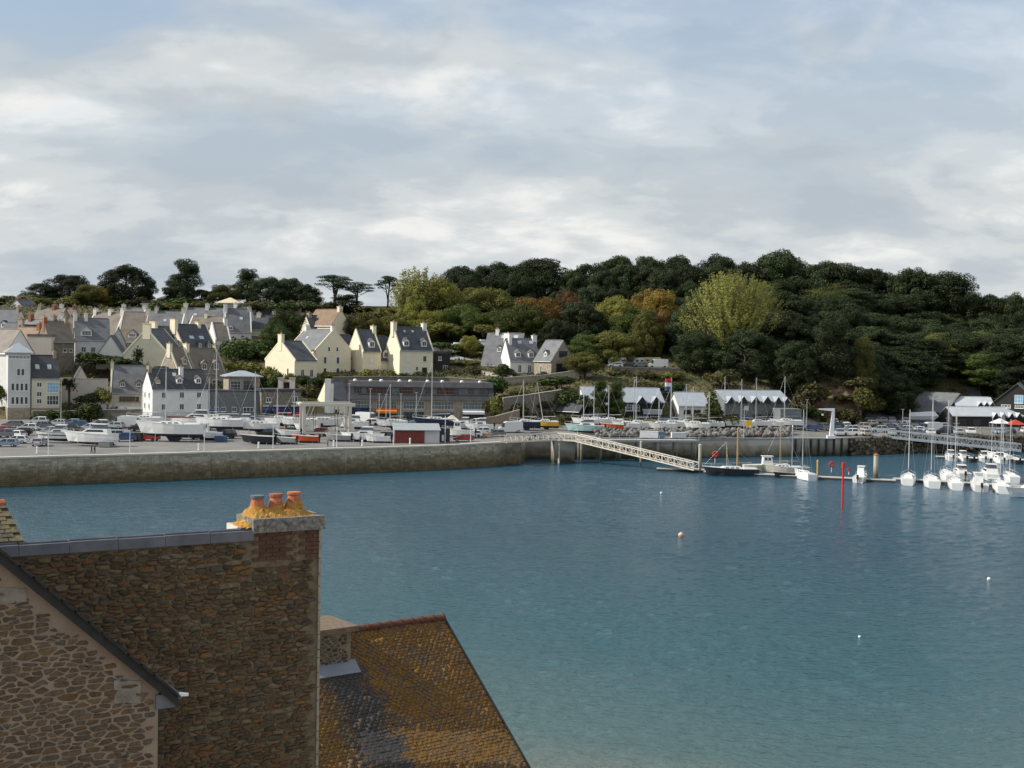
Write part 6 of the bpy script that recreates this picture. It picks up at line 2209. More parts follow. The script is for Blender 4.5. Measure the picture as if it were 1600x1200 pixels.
tree('palm', 'palm_tree', 'dark bushy palm before the pinkish garden wall', 108, 592, 290, 22, cat='palm', vbase=600)
tree('palm', 'palm_tree', 'slim palm in front of the olive grey gable', 216, 545, 306, 17, cat='palm', vbase=600)
for u, v, w, h, lm, Y, lab in [
    (60, 662, 30, 22, HEDGE, 279, 'shrub over the street wall below the tower house'), (82, 660, 34, 26, HEDGE, 280, 'dark shrub beside the ivory bay windowed house'), (110, 660, 40, 26, HEDGE, 281, 'broad shrub on the street wall'),
    (140, 658, 44, 32, HEDGE, 282, 'tallest shrub behind the parked motor boat'), (136, 632, 38, 24, HEDGE, 292, 'rounded shrub against the pinkish garden wall'), (160, 632, 24, 34, OLIVE, 293, 'tall olive shrub by the slate cottage gable'),
    (3, 628, 16, 34, HEDGE, 286, 'green shrub at the tower house foot'),
    (372, 566, 60, 40, HEDGE, 345, 'big round clipped shrub above the glazed pavilion'), (408, 566, 60, 44, HEDGE, 346, 'second big round shrub near the yellow gable'), (390, 590, 50, 28, OLIVE, 335, 'light green shrub behind the pavilion roof'),
    (365, 588, 36, 24, WILLOW, 333, 'yellowish shrub left of the pavilion roof'), (420, 604, 40, 40, OLIVE, 318, 'olive shrub bank below the yellow gable'), (400, 610, 44, 30, HEDGE, 314, 'dark shrub behind the cafe roof'), (432, 612, 26, 34, HEDGE, 310, 'dark shrub beside the gate pillar'),
    (355, 560, 30, 30, HEDGE, 350, 'dark shrub right of the dormered stone house'),
    (480, 622, 40, 26, SCRUB, 312, 'brown scrub left of the white fin wall'), (498, 606, 36, 22, HEDGE, 318, 'green scrub above the fin wall'), (470, 600, 36, 18, HEDGE, 320, 'low shrub before the yellow gable side'), 
    (455, 596, 22, 16, WILLOW, 322, 'small bright shrub by the yellow door'), (512, 592, 26, 15, OLIVE, 326, 'small shrub by the largest yellow house'),
    (545, 598, 34, 18, HEDGE, 324, 'shrub below the yellow link'), (575, 598, 36, 24, WILLOW, 325, 'bright green shrub above the shop roof'), (602, 598, 34, 26, OLIVE, 325, 'olive shrub above the shop roof'), (630, 598, 36, 18, HEDGE, 326, 'dark hedge shrub before the tallest yellow house'),
    (655, 598, 36, 20, HEDGE, 327, 'hedge shrub near the yellow house door'), (682, 600, 40, 20, HEDGE, 328, 'hedge shrub below the black boarded house'), (712, 592, 40, 18, SCRUB, 335, 'brownish shrub in the terrace garden'), (738, 588, 34, 20, SCRUB, 338, 'reddish shrub on the sandy terrace'),
    (772, 622, 46, 44, HEDGE, 312, 'tall dark shrub at the shop building end'), (770, 650, 40, 36, OLIVE, 304, 'yellowish shrub beside the shop building'), (785, 588, 30, 22, HEDGE, 334, 'round shrub in front of the villa'),
    (848, 600, 26, 22, HEDGE, 330, 'dark shrub before the stone villa'), (800, 590, 24, 16, OLIVE, 334, 'low shrub at the villa steps'), (870, 604, 60, 22, HEDGE, 322, 'wide green shrub on the retaining wall'), (895, 640, 50, 40, HEDGE, 311, 'dark rounded shrub by the low dark hut'),
    (820, 618, 50, 12, OLIVE, 318, 'grassy hedge along the retaining wall'), (845, 640, 30, 18, SCRUB, 309, 'brown tuft under the retaining wall'), (812, 652, 40, 24, SCRUB, 304, 'scrubby tuft by the ramp'), (880, 660, 26, 16, SCRUB, 303, 'tuft behind the blue green boat'),
    (970, 590, 40, 16, SCRUB, 342, 'brown hedge clump below the parked camp cars'), (1005, 592, 44, 16, SCRUB, 342, 'russet hedge clump below the camp cars'), (1045, 592, 44, 16, OLIVE, 342, 'olive hedge clump at the end of the camp wall'),
    (1005, 612, 60, 18, SCRUB, 326, 'reddish bank above the club house roof'), (1050, 614, 50, 22, HEDGE, 326, 'green bank behind the sailing school'), (1090, 668, 34, 30, OLIVE, 304, 'olive bush beside the pointed fir'), (1140, 664, 30, 22, OLIVE, 306, 'bush right of the pointed fir'),
    (1125, 600, 50, 30, SCRUB, 335, 'brown bank above the boat store'), (1266, 636, 54, 50, SCRUB, 329, 'rough scrub on the sandy cliff foot'), (1326, 662, 46, 26, SCRUB, 327, 'brown scrub at the foot of the sandy cliff'), (1346, 640, 40, 40, OLIVE, 331, 'olive scrub at the edge of the sandy cliff'), (1342, 608, 44, 26, SCRUB, 336, 'brown scrub on the cliff top'), (1298, 668, 40, 20, SCRUB, 326, 'low tuft before the sandy cliff'), (1288, 622, 26, 14, OLIVE, 331, 'small tuft halfway up the sandy cliff'), (1318, 628, 28, 16, SCRUB, 332, 'dry tuft on the sandy cliff face'), (1262, 655, 44, 30, HEDGE, 326, 'dark scrub behind the block shed'),
    (1350, 645, 60, 34, OLIVE, 340, 'olive scrub on the cliff beside the car park'), (1385, 645, 56, 34, HEDGE, 348, 'dark scrub left of the long shingle roof'), (700, 522, 46, 24, OLIVE, 372, 'olive bush behind the camp caravans'), (755, 522, 36, 20, OLIVE, 372, 'bush above the villa wing'), (690, 545, 40, 14, HEDGE, 362, 'camp hedge clump under white caravan'), (725, 548, 44, 14, HEDGE, 362, 'camp hedge clump mid row'), (755, 550, 40, 14, HEDGE, 362, 'camp hedge clump near the villa'),
    (720, 570, 60, 10, OLIVE, 350, 'low grass hedge above the pale shed'),
    (165, 566, 80, 14, HEDGE, 317, 'long dark hedge before the white gable'), (140, 570, 50, 22, HEDGE, 315, 'dark hedge left of the white gable'), (195, 575, 50, 20, HEDGE, 309, 'hedge under the olive gable'),
    (268, 486, 50, 16, OLIVE, 400, 'skyline hedge above the terrace roofs'), (305, 482, 50, 14, SCRUB, 402, 'brown skyline hedge above white chimneys'), (240, 488, 40, 18, HEDGE, 398, 'dark skyline hedge by the flat bungalow'),
    (400, 486, 60, 20, SCRUB, 402, 'grey green hedge above the slate gables'), (440, 488, 50, 22, HEDGE, 398, 'dark hedge above the small hillside house'), (340, 486, 40, 14, HEDGE, 404, 'dark hedge under the straw roofed cottage'), (485, 486, 50, 18, HEDGE, 404, 'dark hedge under the dense pine'),
    (590, 510, 60, 26, OLIVE, 385, 'rounded hedge under the lone umbrella pine'), (630, 512, 60, 30, OLIVE, 384, 'rounded hedge below the thin poplar'), (560, 505, 50, 22, SCRUB, 388, 'brown hedge below the umbrella pines'), (520, 500, 40, 20, HEDGE, 390, 'dark hedge by the brown roofed hilltop house'),
]:
    bush(u, v, w, h, lab, lm, Y)

for i, u in enumerate(range(16, 640, 33)):
    if 325 < u < 395:
        continue
    x, y = XY(u, 418, 480)
    pp = Vector((x, y, ground(x, y)))
    uu, vv = to_uv(pp)
    bush(uu, vv + 2, TRND.uniform(44, 66), TRND.uniform(14, 26), 'hedge bush on the skyline below town trees', TRND.choice([HEDGE, HEDGE, SCRUB, OLIVE]), 418 + TRND.uniform(-6, 6), group='skyline hedge bushes')
# ground cover on the hill: one mass of low scrub, too many plants to count
rng = np.random.default_rng(77)
C = []
for i in range(52000):
    u = rng.uniform(-60, 1660)
    pt = paved_to(u)
    Y = pt + 3 + (120) * rng.random() ** 1.2
    x, y = XY(u, Y, 550)
    z = ground(x, y) + 0.9 * mnoise.noise((x * 0.09, y * 0.09, 0)) * min(1, max(0, (Y - pt) / 10))
    clump = mnoise.noise((x * 0.16, y * 0.16, 3.0))
    if clump < -0.25:
        continue
    C.append((x, y, z + rng.random() * (0.35 + 1.6 * max(0, clump + 0.1))))
C = np.array(C)
v, f = cards(C, np.tile(np.array([[0.1, -0.5, 0.8]]), (len(C), 1)), 0.42, rng)
o = add('undergrowth', np_mesh('undergrowth', v, f, SCRUB))
o['kind'] = 'stuff'
o['label'] = 'low brown and green scrub covering the hillside'

# ------------------------------------------------------------------ cars and vans
CARCOL = {}
for nm, c in dict(white=(0.72, 0.72, 0.71), silver=(0.42, 0.44, 0.46), grey=(0.16, 0.17, 0.18), black=(0.02, 0.02, 0.022), blue=(0.05, 0.10, 0.22), red=(0.34, 0.03, 0.03), lightblue=(0.25, 0.34, 0.42), beige=(0.45, 0.40, 0.32)).items():
    CARCOL[nm] = mat('car_paint_' + nm, c, 0.3, 0.03, 1, spec=0.5)
CARW = MB().tube([(0, -0.1, 0), (0, 0.1, 0)], 0.32, 12).mesh('wheel', BLACK)
HUBM = MB().tube([(0, -0.108, 0), (0, 0.108, 0)], 0.18, 10).mesh('hub', METALG)
LAMPM = mat('lamp_glass', (0.7, 0.7, 0.66), 0.2, 0.05, 1, spec=0.6)
TAILM = mat('tail_lamp', (0.35, 0.02, 0.02), 0.3, 0.05, 1, spec=0.5)
CM_CACHE = {}


def taper(mb, x0, x1, z0, z1, X0, X1, w0, w1):
    mb.hexa([(x0, -w0, z0), (x1, -w0, z0), (x1, w0, z0), (x0, w0, z0)], [(X0, -w1, z1), (X1, -w1, z1), (X1, w1, z1), (X0, w1, z1)])


def car_meshes(kind, cn):
    if (kind, cn) in CM_CACHE:
        return CM_CACHE[(kind, cn)]
    m = CARCOL[cn]
    b_, g, r = MB(), MB(), MB()
    if kind == 'van':
        L, hw, wb = 5.4, 0.98, 1.75
        prof = [(-2.7, 0.35), (-2.7, 2.2), (-2.55, 2.4), (0.9, 2.42), (1.35, 2.25), (1.95, 1.3), (2.6, 1.05), (2.7, 0.8), (2.7, 0.35)]
        b_.prism(prof, 'y', -hw, hw)
        taper(g, 1.4, 2.0, 1.25, 2.12, 1.37, 1.52, hw + 0.01, hw + 0.01)
        g.hexa([(1.98, -0.85, 1.3), (2.0, 0.85, 1.3), (1.95, 0.85, 1.28), (1.95, -0.85, 1.28)], [(1.46, -0.85, 2.17), (1.46, 0.85, 2.17), (1.40, 0.85, 2.15), (1.40, -0.85, 2.15)])
        g.box(-2.715, -2.6, -0.7, 0.7, 1.35, 2.0)
        r.box(-2.4, 0.8, -0.8, 0.8, 2.425, 2.45)
    else:
        suv = kind == 'suv'
        k = 1.18 if suv else 1.0
        L, hw, wb = 4.2, 0.88 if not suv else 0.93, 1.28
        x0 = -2.1
        prof = [(-2.08, 0.32), (-2.12, 0.6 * k), (-2.02, 0.95 * k), (1.05, 0.94 * k), (1.85, 0.80 * k), (2.08, 0.62 * k), (2.1, 0.32)]
        b_.prism(prof, 'y', -hw, hw)
        taper(g, -1.95, 1.12, 0.945 * k, 1.40 * k, -1.55, 0.30, hw - 0.04, hw - 0.2)
        taper(r, -1.58, 0.34, 1.402 * k, 1.47 * k, -1.4, 0.15, hw - 0.19, hw - 0.26)
        for xx, XX in ((1.12, 0.32), (-0.25, -0.35), (-1.9, -1.55)):
            for s in (-1, 1):
                r.hexa([(xx - 0.08, s * (hw - 0.04) - 0.02, 0.945 * k), (xx + 0.08, s * (hw - 0.04) - 0.02, 0.945 * k), (xx + 0.08, s * (hw - 0.04) + 0.02, 0.945 * k), (xx - 0.08, s * (hw - 0.04) + 0.02, 0.945 * k)],
                       [(XX - 0.06, s * (hw - 0.2) - 0.02, 1.40 * k), (XX + 0.06, s * (hw - 0.2) - 0.02, 1.40 * k), (XX + 0.06, s * (hw - 0.2) + 0.02, 1.40 * k), (XX - 0.06, s * (hw - 0.2) + 0.02, 1.40 * k)])
    lx = 2.71 if kind == 'van' else 2.09
    lz = 0.85 if kind == 'van' else 0.66
    la = MB().box(lx - 0.12, lx + 0.015, -0.2, 0.2, lz - 0.09, lz + 0.09).mesh('headlight', LAMPM)
    ta = MB().box(-lx - 0.035, -lx + 0.1, -0.12, 0.12, lz - 0.05, lz + 0.2).mesh('tail_light', TAILM)
    CM_CACHE[(kind, cn)] = (b_.mesh('body', m), g.mesh('glass', GLASS), r.mesh('roof', m), la, ta, hw, wb)
    return CM_CACHE[(kind, cn)]


def car(kind, cn, u, v, deg, label, group=None, p=None, far=False):
    p = p or on_ground(u, v)
    b_, g, r, la, ta, hw, wb = car_meshes(kind, cn)
    nm = {'van': 'parked_van', 'suv': 'parked_car', 'hatch': 'parked_car'}[kind]
    t = thing(nm, label, 'van' if kind == 'van' else 'car', (p.x, p.y, p.z + 0.02), math.radians(deg), group)
    t['u'] = to_uv(p)[0]
    add('body', b_, t)
    add('windows', g, t)
    add('roof', r, t)
    for sx in (-1, 1):
        for sy in (-1, 1):
            w = add('wheel', CARW, t, (sx * wb, sy * (hw - 0.08), 0.32))
            if not far:
                add('hub', HUBM, w)
    if not far:
        for sy in (-1, 1):
            add('headlight', la, t, (0, sy * (hw - 0.25), 0))
            add('tail_light', ta, t, (0, sy * (hw - 0.2), 0))
    return t


for kd, cn, u, v, dg, lab in [
    ('hatch', 'red', 2, 677, 170, 'red car at the picture edge in the town car park'), ('hatch', 'lightblue', 10, 698, 185, 'pale blue car nearest the quay edge'),
    ('hatch', 'black', 33, 680, 190, 'black car behind the pale blue car'), ('hatch', 'silver', 62, 697, 95, 'silver car facing the harbour beside the pale blue car'),
    ('hatch', 'white', 24, 684, 160, 'white car behind the speedboat bow'), ('suv', 'grey', 64, 671, 180, 'grey car under the tower house'), ('suv', 'white', 60, 664, 185, 'boxy white car below the ivory house'),
    ('hatch', 'silver', 90, 666, 175, 'silver car beside the street wall'), ('hatch', 'grey', 20, 668, 180, 'grey car below the tower house corner'), ('hatch', 'black', 108, 674, 178, 'black car behind the cabin cruiser bow'),
    ('suv', 'blue', 195, 690, 200, 'dark blue car between cabin cruiser and yacht'), ('hatch', 'lightblue', 178, 684, 195, 'pale car behind the cabin cruiser stern'), ('van', 'white', 195, 668, 182, 'white van parked below the slate cottage'),
    ('hatch', 'grey', 158, 668, 180, 'grey car left of the white van'), ('hatch', 'silver', 178, 670, 176, 'silver car touching the white van'),
    ('van', 'white', 574, 661, 335, 'white van parked in front of the shop awnings'), ('suv', 'black', 604, 664, 10, 'black car beside the orange awning'), ('van', 'white', 797, 676, 190, 'white van at the gangway head'),
    ('hatch', 'grey', 632, 664, 4, 'grey car in front of the shop building'), ('hatch', 'white', 752, 678, 185, 'white car left of the gangway van'), ('hatch', 'silver', 318, 672, 180, 'silver car under the second yacht'),
    ('hatch', 'red', 724, 690, 182, 'small red car by the dark container'),
    ('hatch', 'silver', 1245, 671, 178, 'silver car at the end of the rock bank'), ('hatch', 'blue', 1268, 673, 182, 'blue car left of the davit crane'), ('suv', 'grey', 1284, 672, 176, 'grey car just left of the davit crane'),
]:
    car(kd, cn, u, v, dg, lab)
for kd, cn, u, v, dg, lab in [
    ('hatch', 'white', 44, 673, 182, 'white car in the town car park behind the black car'), ('suv', 'silver', 78, 680, 176, 'silver tall car behind the speedboat'), ('hatch', 'blue', 122, 668, 180, 'blue car under the street wall shrubs'),
    ('hatch', 'white', 140, 673, 184, 'white car behind the cabin cruiser roof'), ('suv', 'black', 218, 674, 178, 'black tall car behind the large yacht bow'), ('hatch', 'silver', 240, 668, 181, 'silver car below the white waterside house'),
    ('hatch', 'white', 268, 667, 178, 'white car below the white waterside house'), ('hatch', 'grey', 300, 666, 182, 'grey car at the waterside house corner'), ('hatch', 'red', 372, 668, 178, 'red car between the yachts and annex'),
    ('hatch', 'blue', 486, 668, 174, 'blue car behind the boat hoist'), ('hatch', 'white', 640, 672, 186, 'white car left of the tall masted yacht'), ('hatch', 'silver', 700, 664, 182, 'silver car under the white awning'), ('suv', 'white', 742, 666, 178, 'white tall car by the ramp wall'),
    ('hatch', 'grey', 775, 682, 184, 'grey car below the gangway van'), ('hatch', 'white', 26, 693, 182, 'white car beside the pale blue car'), ('suv', 'grey', 8, 684, 178, 'grey tall car at the picture edge'),
]:
    car(kd, cn, u, v, dg, lab)
cols = ['white', 'silver', 'grey', 'black', 'blue', 'white', 'lightblue', 'silver', 'beige', 'black', 'grey', 'white', 'silver', 'grey']
cr = random.Random(12)
rowname = ['front', 'second', 'middle', 'fourth', 'back']
for r, (Y0, Y1, u0, u1) in enumerate([(304, 326, 1312, 1680), (312, 333, 1310, 1480), (319, 338, 1305, 1480), (327, 343, 1300, 1470), (334, 346, 1330, 1420)]):
    u = u0
    while u < u1:
        Y = Y0 + (Y1 - Y0) * (u - 1310) / 290
        x, y = XY(u, Y, 660)
        pp = Vector((x, y, ground(x, y)))
        cn = cr.choice(cols)
        kd = cr.choice(['hatch', 'hatch', 'suv', 'suv', 'hatch', 'suv', 'hatch', 'van'] if r > 0 else ['hatch', 'suv'])
        if kd == 'van':
            cn = 'white'
        if cr.random() > 0.08:
            car(kd, cn, 0, 0, cr.choice([82, 96, 88, 175, 186]) + cr.uniform(-5, 5), '%s %s in %s row of marina car park' % (cn.replace('lightblue', 'pale blue'), {'hatch': 'car', 'suv': 'tall car', 'van': 'van'}[kd], rowname[r]), 'cars in the marina car park', pp, far=True)
        u += cr.uniform(17, 25)
ru = 112.0
while ru < 770:
    vv = 666 - 0.004 * ru + cr.uniform(-2, 3)
    if not (555 < ru < 660 and False):
        cn = cr.choice(['white', 'silver', 'grey', 'black', 'blue', 'white', 'lightblue'])
        car(cr.choice(['hatch', 'suv']), cn, ru, vv, 180 + cr.uniform(-8, 8), '%s car parked along the harbour road' % cn.replace('lightblue', 'pale blue'), 'cars along the harbour road', far=True)
    ru += cr.uniform(30, 46)
for i, u in enumerate((232, 292, 352, 418, 498, 600, 660, 738)):
    cn = cr.choice(['white', 'silver', 'grey', 'black', 'red', 'white'])
    car(cr.choice(['hatch', 'suv']), cn, u, 694 - 0.012 * u + cr.uniform(-7, 0), 180 + cr.uniform(-12, 12), '%s car among the boats on the quay' % cn, 'cars among the boats on the quay', far=True)
for kd, cn, u, v, lab in [('hatch', 'silver', 962, 574, 'silver car first in the hillside camp row'), ('hatch', 'black', 982, 574, 'black car second in the hillside camp row'), ('hatch', 'grey', 1001, 574, 'grey car third in the hillside camp row'), ('van', 'white', 1028, 575, 'white van last in the hillside camp row')]:
    pp = P(u, v, 352)
    car(kd, cn, u, v, cr.uniform(165, 195), lab, 'cars at the hillside camp', pp, far=True)


# caravans and tents at the camp
CARA = MB()
CARA.prism([(-2.6, 0.5), (-2.7, 1.6), (-2.3, 2.6), (2.2, 2.65), (2.6, 1.9), (2.6, 0.5)], 'y', -1.1, 1.1)
CARAM = {}


def caravan(u, v, Y, deg, label, m=METALW):
    p = P(u, v, Y)
    p.z = ground(p.x, p.y)
    if m.name not in CARAM:
        CARAM[m.name] = CARA.mesh('body', m)
    t = thing('caravan', label, 'caravan', (p.x, p.y, p.z), math.radians(deg), 'caravans at the hillside camp')
    add('body', CARAM[m.name], t)
    for x in (-1.5, 0.1, 1.5):
        window(t, (x, -1.1, 1.75), 0, 0.9, 0.6, METALG, GLASS, 'plain')
    for sy in (-1, 1):
        add('wheel', CARW, t, (0, sy * 1.0, 0.32))
    MB().tube([(2.5, 0, 0.6), (3.4, 0, 0.55)], 0.06, 5).build('tow_bar', METALG, t)


BEIGE = mat('straw_canvas', (0.62, 0.50, 0.27), 0.8, 0.08, 1)
for u, v, Y, d_, lab, m in [(684, 544, 366, 5, 'white caravan just right of the tallest yellow house', METALW), (703, 544, 366, -8, 'long white caravan in mid camp row', METALW), (722, 545, 368, 10, 'white caravan near the camp hedge end', METALW), (752, 543, 368, 0, 'white caravan left of the villa', METALW),
                            (762, 532, 372, 15, 'upper white caravan behind the villa wing', METALW), (733, 530, 374, -5, 'upper white caravan beside the lime green tree', METALW), (885, 545, 360, 40, 'white caravan half behind the stone villa', METALW), (903, 552, 358, 5, 'white caravan beyond the olive garden tree', METALW),
                            (965, 555, 360, 0, 'white camper at the wood edge', METALW), (994, 551, 362, 8, 'tall white caravan beside the tan one', METALW), (1019, 555, 362, 4, 'tan yellow caravan at the wood edge', BEIGE), (1125, 572, 352, 10, 'white caravan under the dark pines', METALW), (1165, 580, 350, 10, 'white van body glimpsed between cliff pines', METALW), (878, 530, 366, 12, 'small white caravan above the villa roof', METALW)]:
    caravan(u, v, Y, d_, lab, m)

# ------------------------------------------------------------------ boats
HULLP = {'sail': [(0, .70), (.12, .82), (.3, .97), (.45, 1), (.62, .92), (.78, .68), (.9, .36), (1, .02)],
         'motor': [(0, .92), (.15, .97), (.4, 1), (.6, .97), (.75, .82), (.87, .55), (.95, .26), (1, .02)],
         'work': [(0, .6), (.1, .8), (.3, 1), (.5, 1), (.7, .95), (.85, .72), (.95, .36), (1, .02)]}
GELW = mat('white_gelcoat', (0.78, 0.78, 0.76), 0.3, 0.05, 1, spec=0.5)
HCOL = {'white': GELW, 'dark': mat('dark_hull', (0.03, 0.032, 0.038), 0.4, 0.15, 1), 'yellow': YELLOW, 'red': mat('orange_red_hull', (0.55, 0.09, 0.03), 0.4, 0.1, 1), 'cyan': mat('pale_turquoise_hull', (0.42, 0.62, 0.60), 0.35, 0.08, 1, spec=0.5),
        'navy': NAVY, 'cream': mat('cream_hull', (0.62, 0.55, 0.42), 0.5, 0.08, 1), 'orange': ORANGE, 'grey': mat('grey_hull', (0.30, 0.31, 0.32), 0.5, 0.1, 1), 'black': BLACK}
DECKM = mat('deck_grey', (0.55, 0.54, 0.50), 0.7, 0.08, 1)
ANTIF = mat('antifouling', (0.05, 0.055, 0.08), 0.8, 0.2, 1)
BM = {}


def hull_meshes(kind, L, B, fb, draft):
    key = (kind, L, B, fb, draft)
    if key in BM:
        return BM[key]
    v, f, mi = [], [], []
    st = HULLP[kind]
    sec = []
    for t, w in st:
        zs = fb * (1 + 0.30 * t * t - (0.06 if kind == 'sail' else 0) * math.sin(math.pi * t))
        hw = B / 2 * w
        dr = draft * (1 - 0.9 * t ** 3)
        over = 0.10 * L * t ** 4
        row = [(t * (L * 0.9) + over, hw, zs), (t * L * 0.9 + over * 0.5, hw * 0.97, zs * 0.55), (t * L * 0.9 + over * 0.1, hw * (0.90 if t < .8 else .7), 0.06), (t * L * 0.9, hw * 0.55, -dr * 0.55), (t * L * 0.9, 0.0, -dr)]
        row = row + [(x, -y, z) for x, y, z in row[-2::-1]]
        sec.append(row)
    n = len(sec[0])
    for row in sec:
        v += row
    for i in range(len(sec) - 1):
        for j in range(n - 1):
            a = i * n + j
            f.append((a, a + 1, a + n + 1, a + n))
            mi.append(1 if 2 <= j <= 5 else 0)
    f.append(tuple(range(n - 1, -1, -1)))
    mi.append(0)
    h = MB()
    h.v, h.f, h.mi = v, f, mi
    d = MB()
    for i in range(len(sec) - 1):
        a, b_ = sec[i], sec[i + 1]
        q = 0.97
        d.face([(a[0][0], a[0][1] * q, a[0][2] - 0.05), (a[-1][0], a[-1][1] * q, a[-1][2] - 0.05), (b_[-1][0], b_[-1][1] * q, b_[-1][2] - 0.05), (b_[0][0], b_[0][1] * q, b_[0][2] - 0.05)])
    BM[key] = (h, d, sec)
    return BM[key]


def boat(kind, label, u, v, deg, L, color='white', hard=True, cabin=None, mast=None, cover=None, draft=0.55, p=None, name=None, lift=None, group=None, stripe=None, mast_m=None, fbk=1.0, flag=False, lean=0):
    """mast: photo row of the mast head"""
    if p is None:
        p = on_ground(u, v) if hard else at_z(u, v, 0)
    B = L * (0.33 if L < 8 else 0.29)
    if kind == 'work':
        B = L * 0.3
    fb = (0.55 + 0.075 * L) * fbk
    hm, dm, sec = hull_meshes('sail' if kind == 'sail' else kind if kind in HULLP else 'motor', L, round(B, 2), round(fb, 2), draft)
    lift = (draft + (0.75 if kind == 'sail' else 0.35)) if lift is None else lift
    z = p.z + (lift if hard else 0)
    rz = math.radians(deg)
    ca, sa = math.cos(rz), math.sin(rz)
    ox, oy = p.x - ca * L / 2, p.y - sa * L / 2
    nm = name or {'sail': 'sailing_boat', 'motor': 'motor_boat', 'work': 'work_boat', 'open': 'open_boat'}[kind]
    t = thing(nm, label, 'boat', (ox, oy, z), rz, group)
    t['u'] = u
    hk = ('hull', kind, L, color, round(fb, 2), draft)
    if hk not in BM:
        BM[hk] = hm.mesh('hull', [HCOL[color], ANTIF], smooth=False)
        BM[hk + ('d',)] = dm.mesh('deck', DECKM if color != 'black' else BLACK)
    ho = add('hull', BM[hk], t)
    add('deck', BM[hk + ('d',)], t)
    q = MB()
    for s in (0, -1):
        pts = [(r[s][0], r[s][1] * 1.005, r[s][2]) for r in sec]
        q.tube(pts, 0.045, 4)
    q.build('gunwale', HCOL['white'] if color in ('dark', 'navy', 'black', 'grey') else (stripe or HCOL['white']), ho)
    if stripe:
        q = MB()
        for s, sg in ((1, 1), (-2, -1)):
            for i in range(len(sec) - 1):
                a, b_ = sec[i][s], sec[i + 1][s]
                q.face([(a[0], a[1] * 1.02, a[2] - 0.09), (b_[0], b_[1] * 1.02 + 0.004 * sg, b_[2] - 0.09), (b_[0], b_[1] * 1.02 + 0.004 * sg, b_[2] + 0.09), (a[0], a[1] * 1.02, a[2] + 0.09)])
        q.build('stripe', stripe, ho)
    if cabin is None:
        cabin = {'sail': 'low', 'motor': 'cuddy', 'work': 'house', 'open': None}[kind]
    hb = B / 2
    if cabin == 'low':
        q = MB()
        taper(q, L * .30, L * .72, fb - 0.06, fb + 0.42, L * .33, L * .62, hb * .58, hb * .46)
        co = q.build('coachroof', GELW, t)
        for s in (-1, 1):
            for k_ in range(3):
                xx = L * (.36 + .09 * k_)
                MB().box(xx, xx + L * .06, s * hb * .55 - 0.02, s * hb * .55 + 0.02, fb + 0.12, fb + 0.3).build('window', GLASS, co)
        q = MB()
        taper(q, L * .04, L * .28, fb - 0.05, fb + 0.2, L * .05, L * .27, hb * .62, hb * .58)
        q.build('cockpit_coaming', GELW, t)
    elif cabin == 'cuddy':
        q = MB()
        taper(q, L * .24, L * .66, fb - 0.06, fb + 0.75, L * .27, L * .55, hb * .74, hb * .62)
        co = q.build('cabin', GELW, t)
        q = MB()
        taper(q, L * .25, L * .60, fb + 0.76, fb + 1.35, L * .29, L * .47, hb * .64, hb * .52)
        q.build('windscreen', mat('tinted_screen', (0.10, 0.12, 0.14), 0.15, 0.2, 1, spec=0.6), co)
        q = MB()
        taper(q, L * .24, L * .52, fb + 1.352, fb + 1.47, L * .26, L * .48, hb * .60, hb * .56)
        q.build('roof', GELW, co)
        for s in (-1, 1):
            q = MB()
            taper(q, L * .36, L * .56, fb + 0.22, fb + 0.5, L * .38, L * .53, 0.02, 0.02)
            q.build('window', GLASS, co, (0, s * hb * .715, 0))
    elif cabin == 'house':
        q = MB()
        taper(q, L * .42, L * .66, fb - 0.06, fb + 1.75, L * .44, L * .62, hb * .62, hb * .54)
        co = q.build('wheelhouse', GELW, t)
        for s in (-1, 1):
            for k_ in range(2):
                xx = L * (.46 + .08 * k_)
                MB().box(xx, xx + L * .06, s * hb * .57 - 0.03, s * hb * .57 + 0.03, fb + 0.95, fb + 1.5).build('window', GLASS, co)
        MB().box(L * .41, L * .66, -hb * .62, hb * .62, fb + 1.752, fb + 1.85).build('roof', GELW, co)
    elif cabin == 'fly':
        q = MB()
        taper(q, L * .12, L * .70, fb - 0.06, fb + 0.95, L * .14, L * .52, hb * .78, hb * .66)
        co = q.build('cabin', GELW, t)
        for s in (-1, 1):
            q = MB()
            taper(q, L * .2, L * .56, fb + 0.4, fb + 0.78, L * .22, L * .5, 0.02, 0.02)
            q.build('window', GLASS, co, (0, s * hb * .725, 0))
        q = MB()
        taper(q, L * .18, L * .46, fb + 0.952, fb + 1.7, L * .2, L * .38, hb * .6, hb * .5)
        q.build('upper_cabin', mat('tinted_screen', (0.10, 0.12, 0.14), 0.15, 0.2, 1, spec=0.6), co)
        MB().box(L * .16, L * .42, -hb * .62, hb * .62, fb + 1.702, fb + 1.82).build('roof', GELW, co)
        MB().box(-0.2, L * .1, -hb * .8, hb * .8, fb * .3, fb * .4).build('swim_platform', GELW, t)
    if kind in ('motor', 'open') and cabin != 'fly':
        q = MB()
        q.box(-0.42, -0.05, -0.18, 0.18, fb * 0.7, fb + 0.45)
        q.box(-0.3, -0.12, -0.07, 0.07, -0.5, fb * 0.7 - 0.002)
        q.build('outboard', HCOL['black'], t)
    # pulpit rail
    q = MB()
    for s in (0, -1):
        pts = [(r[s][0], r[s][1] * 0.95, r[s][2] + 0.55) for r in sec[3:]]
        q.tube(pts, 0.022, 4)
        for r in sec[3::2]:
            q.tube([(r[s][0], r[s][1] * .95, r[s][2]), (r[s][0], r[s][1] * .95, r[s][2] + 0.55)], 0.02, 4)
    q.build('rail', ALU, t)
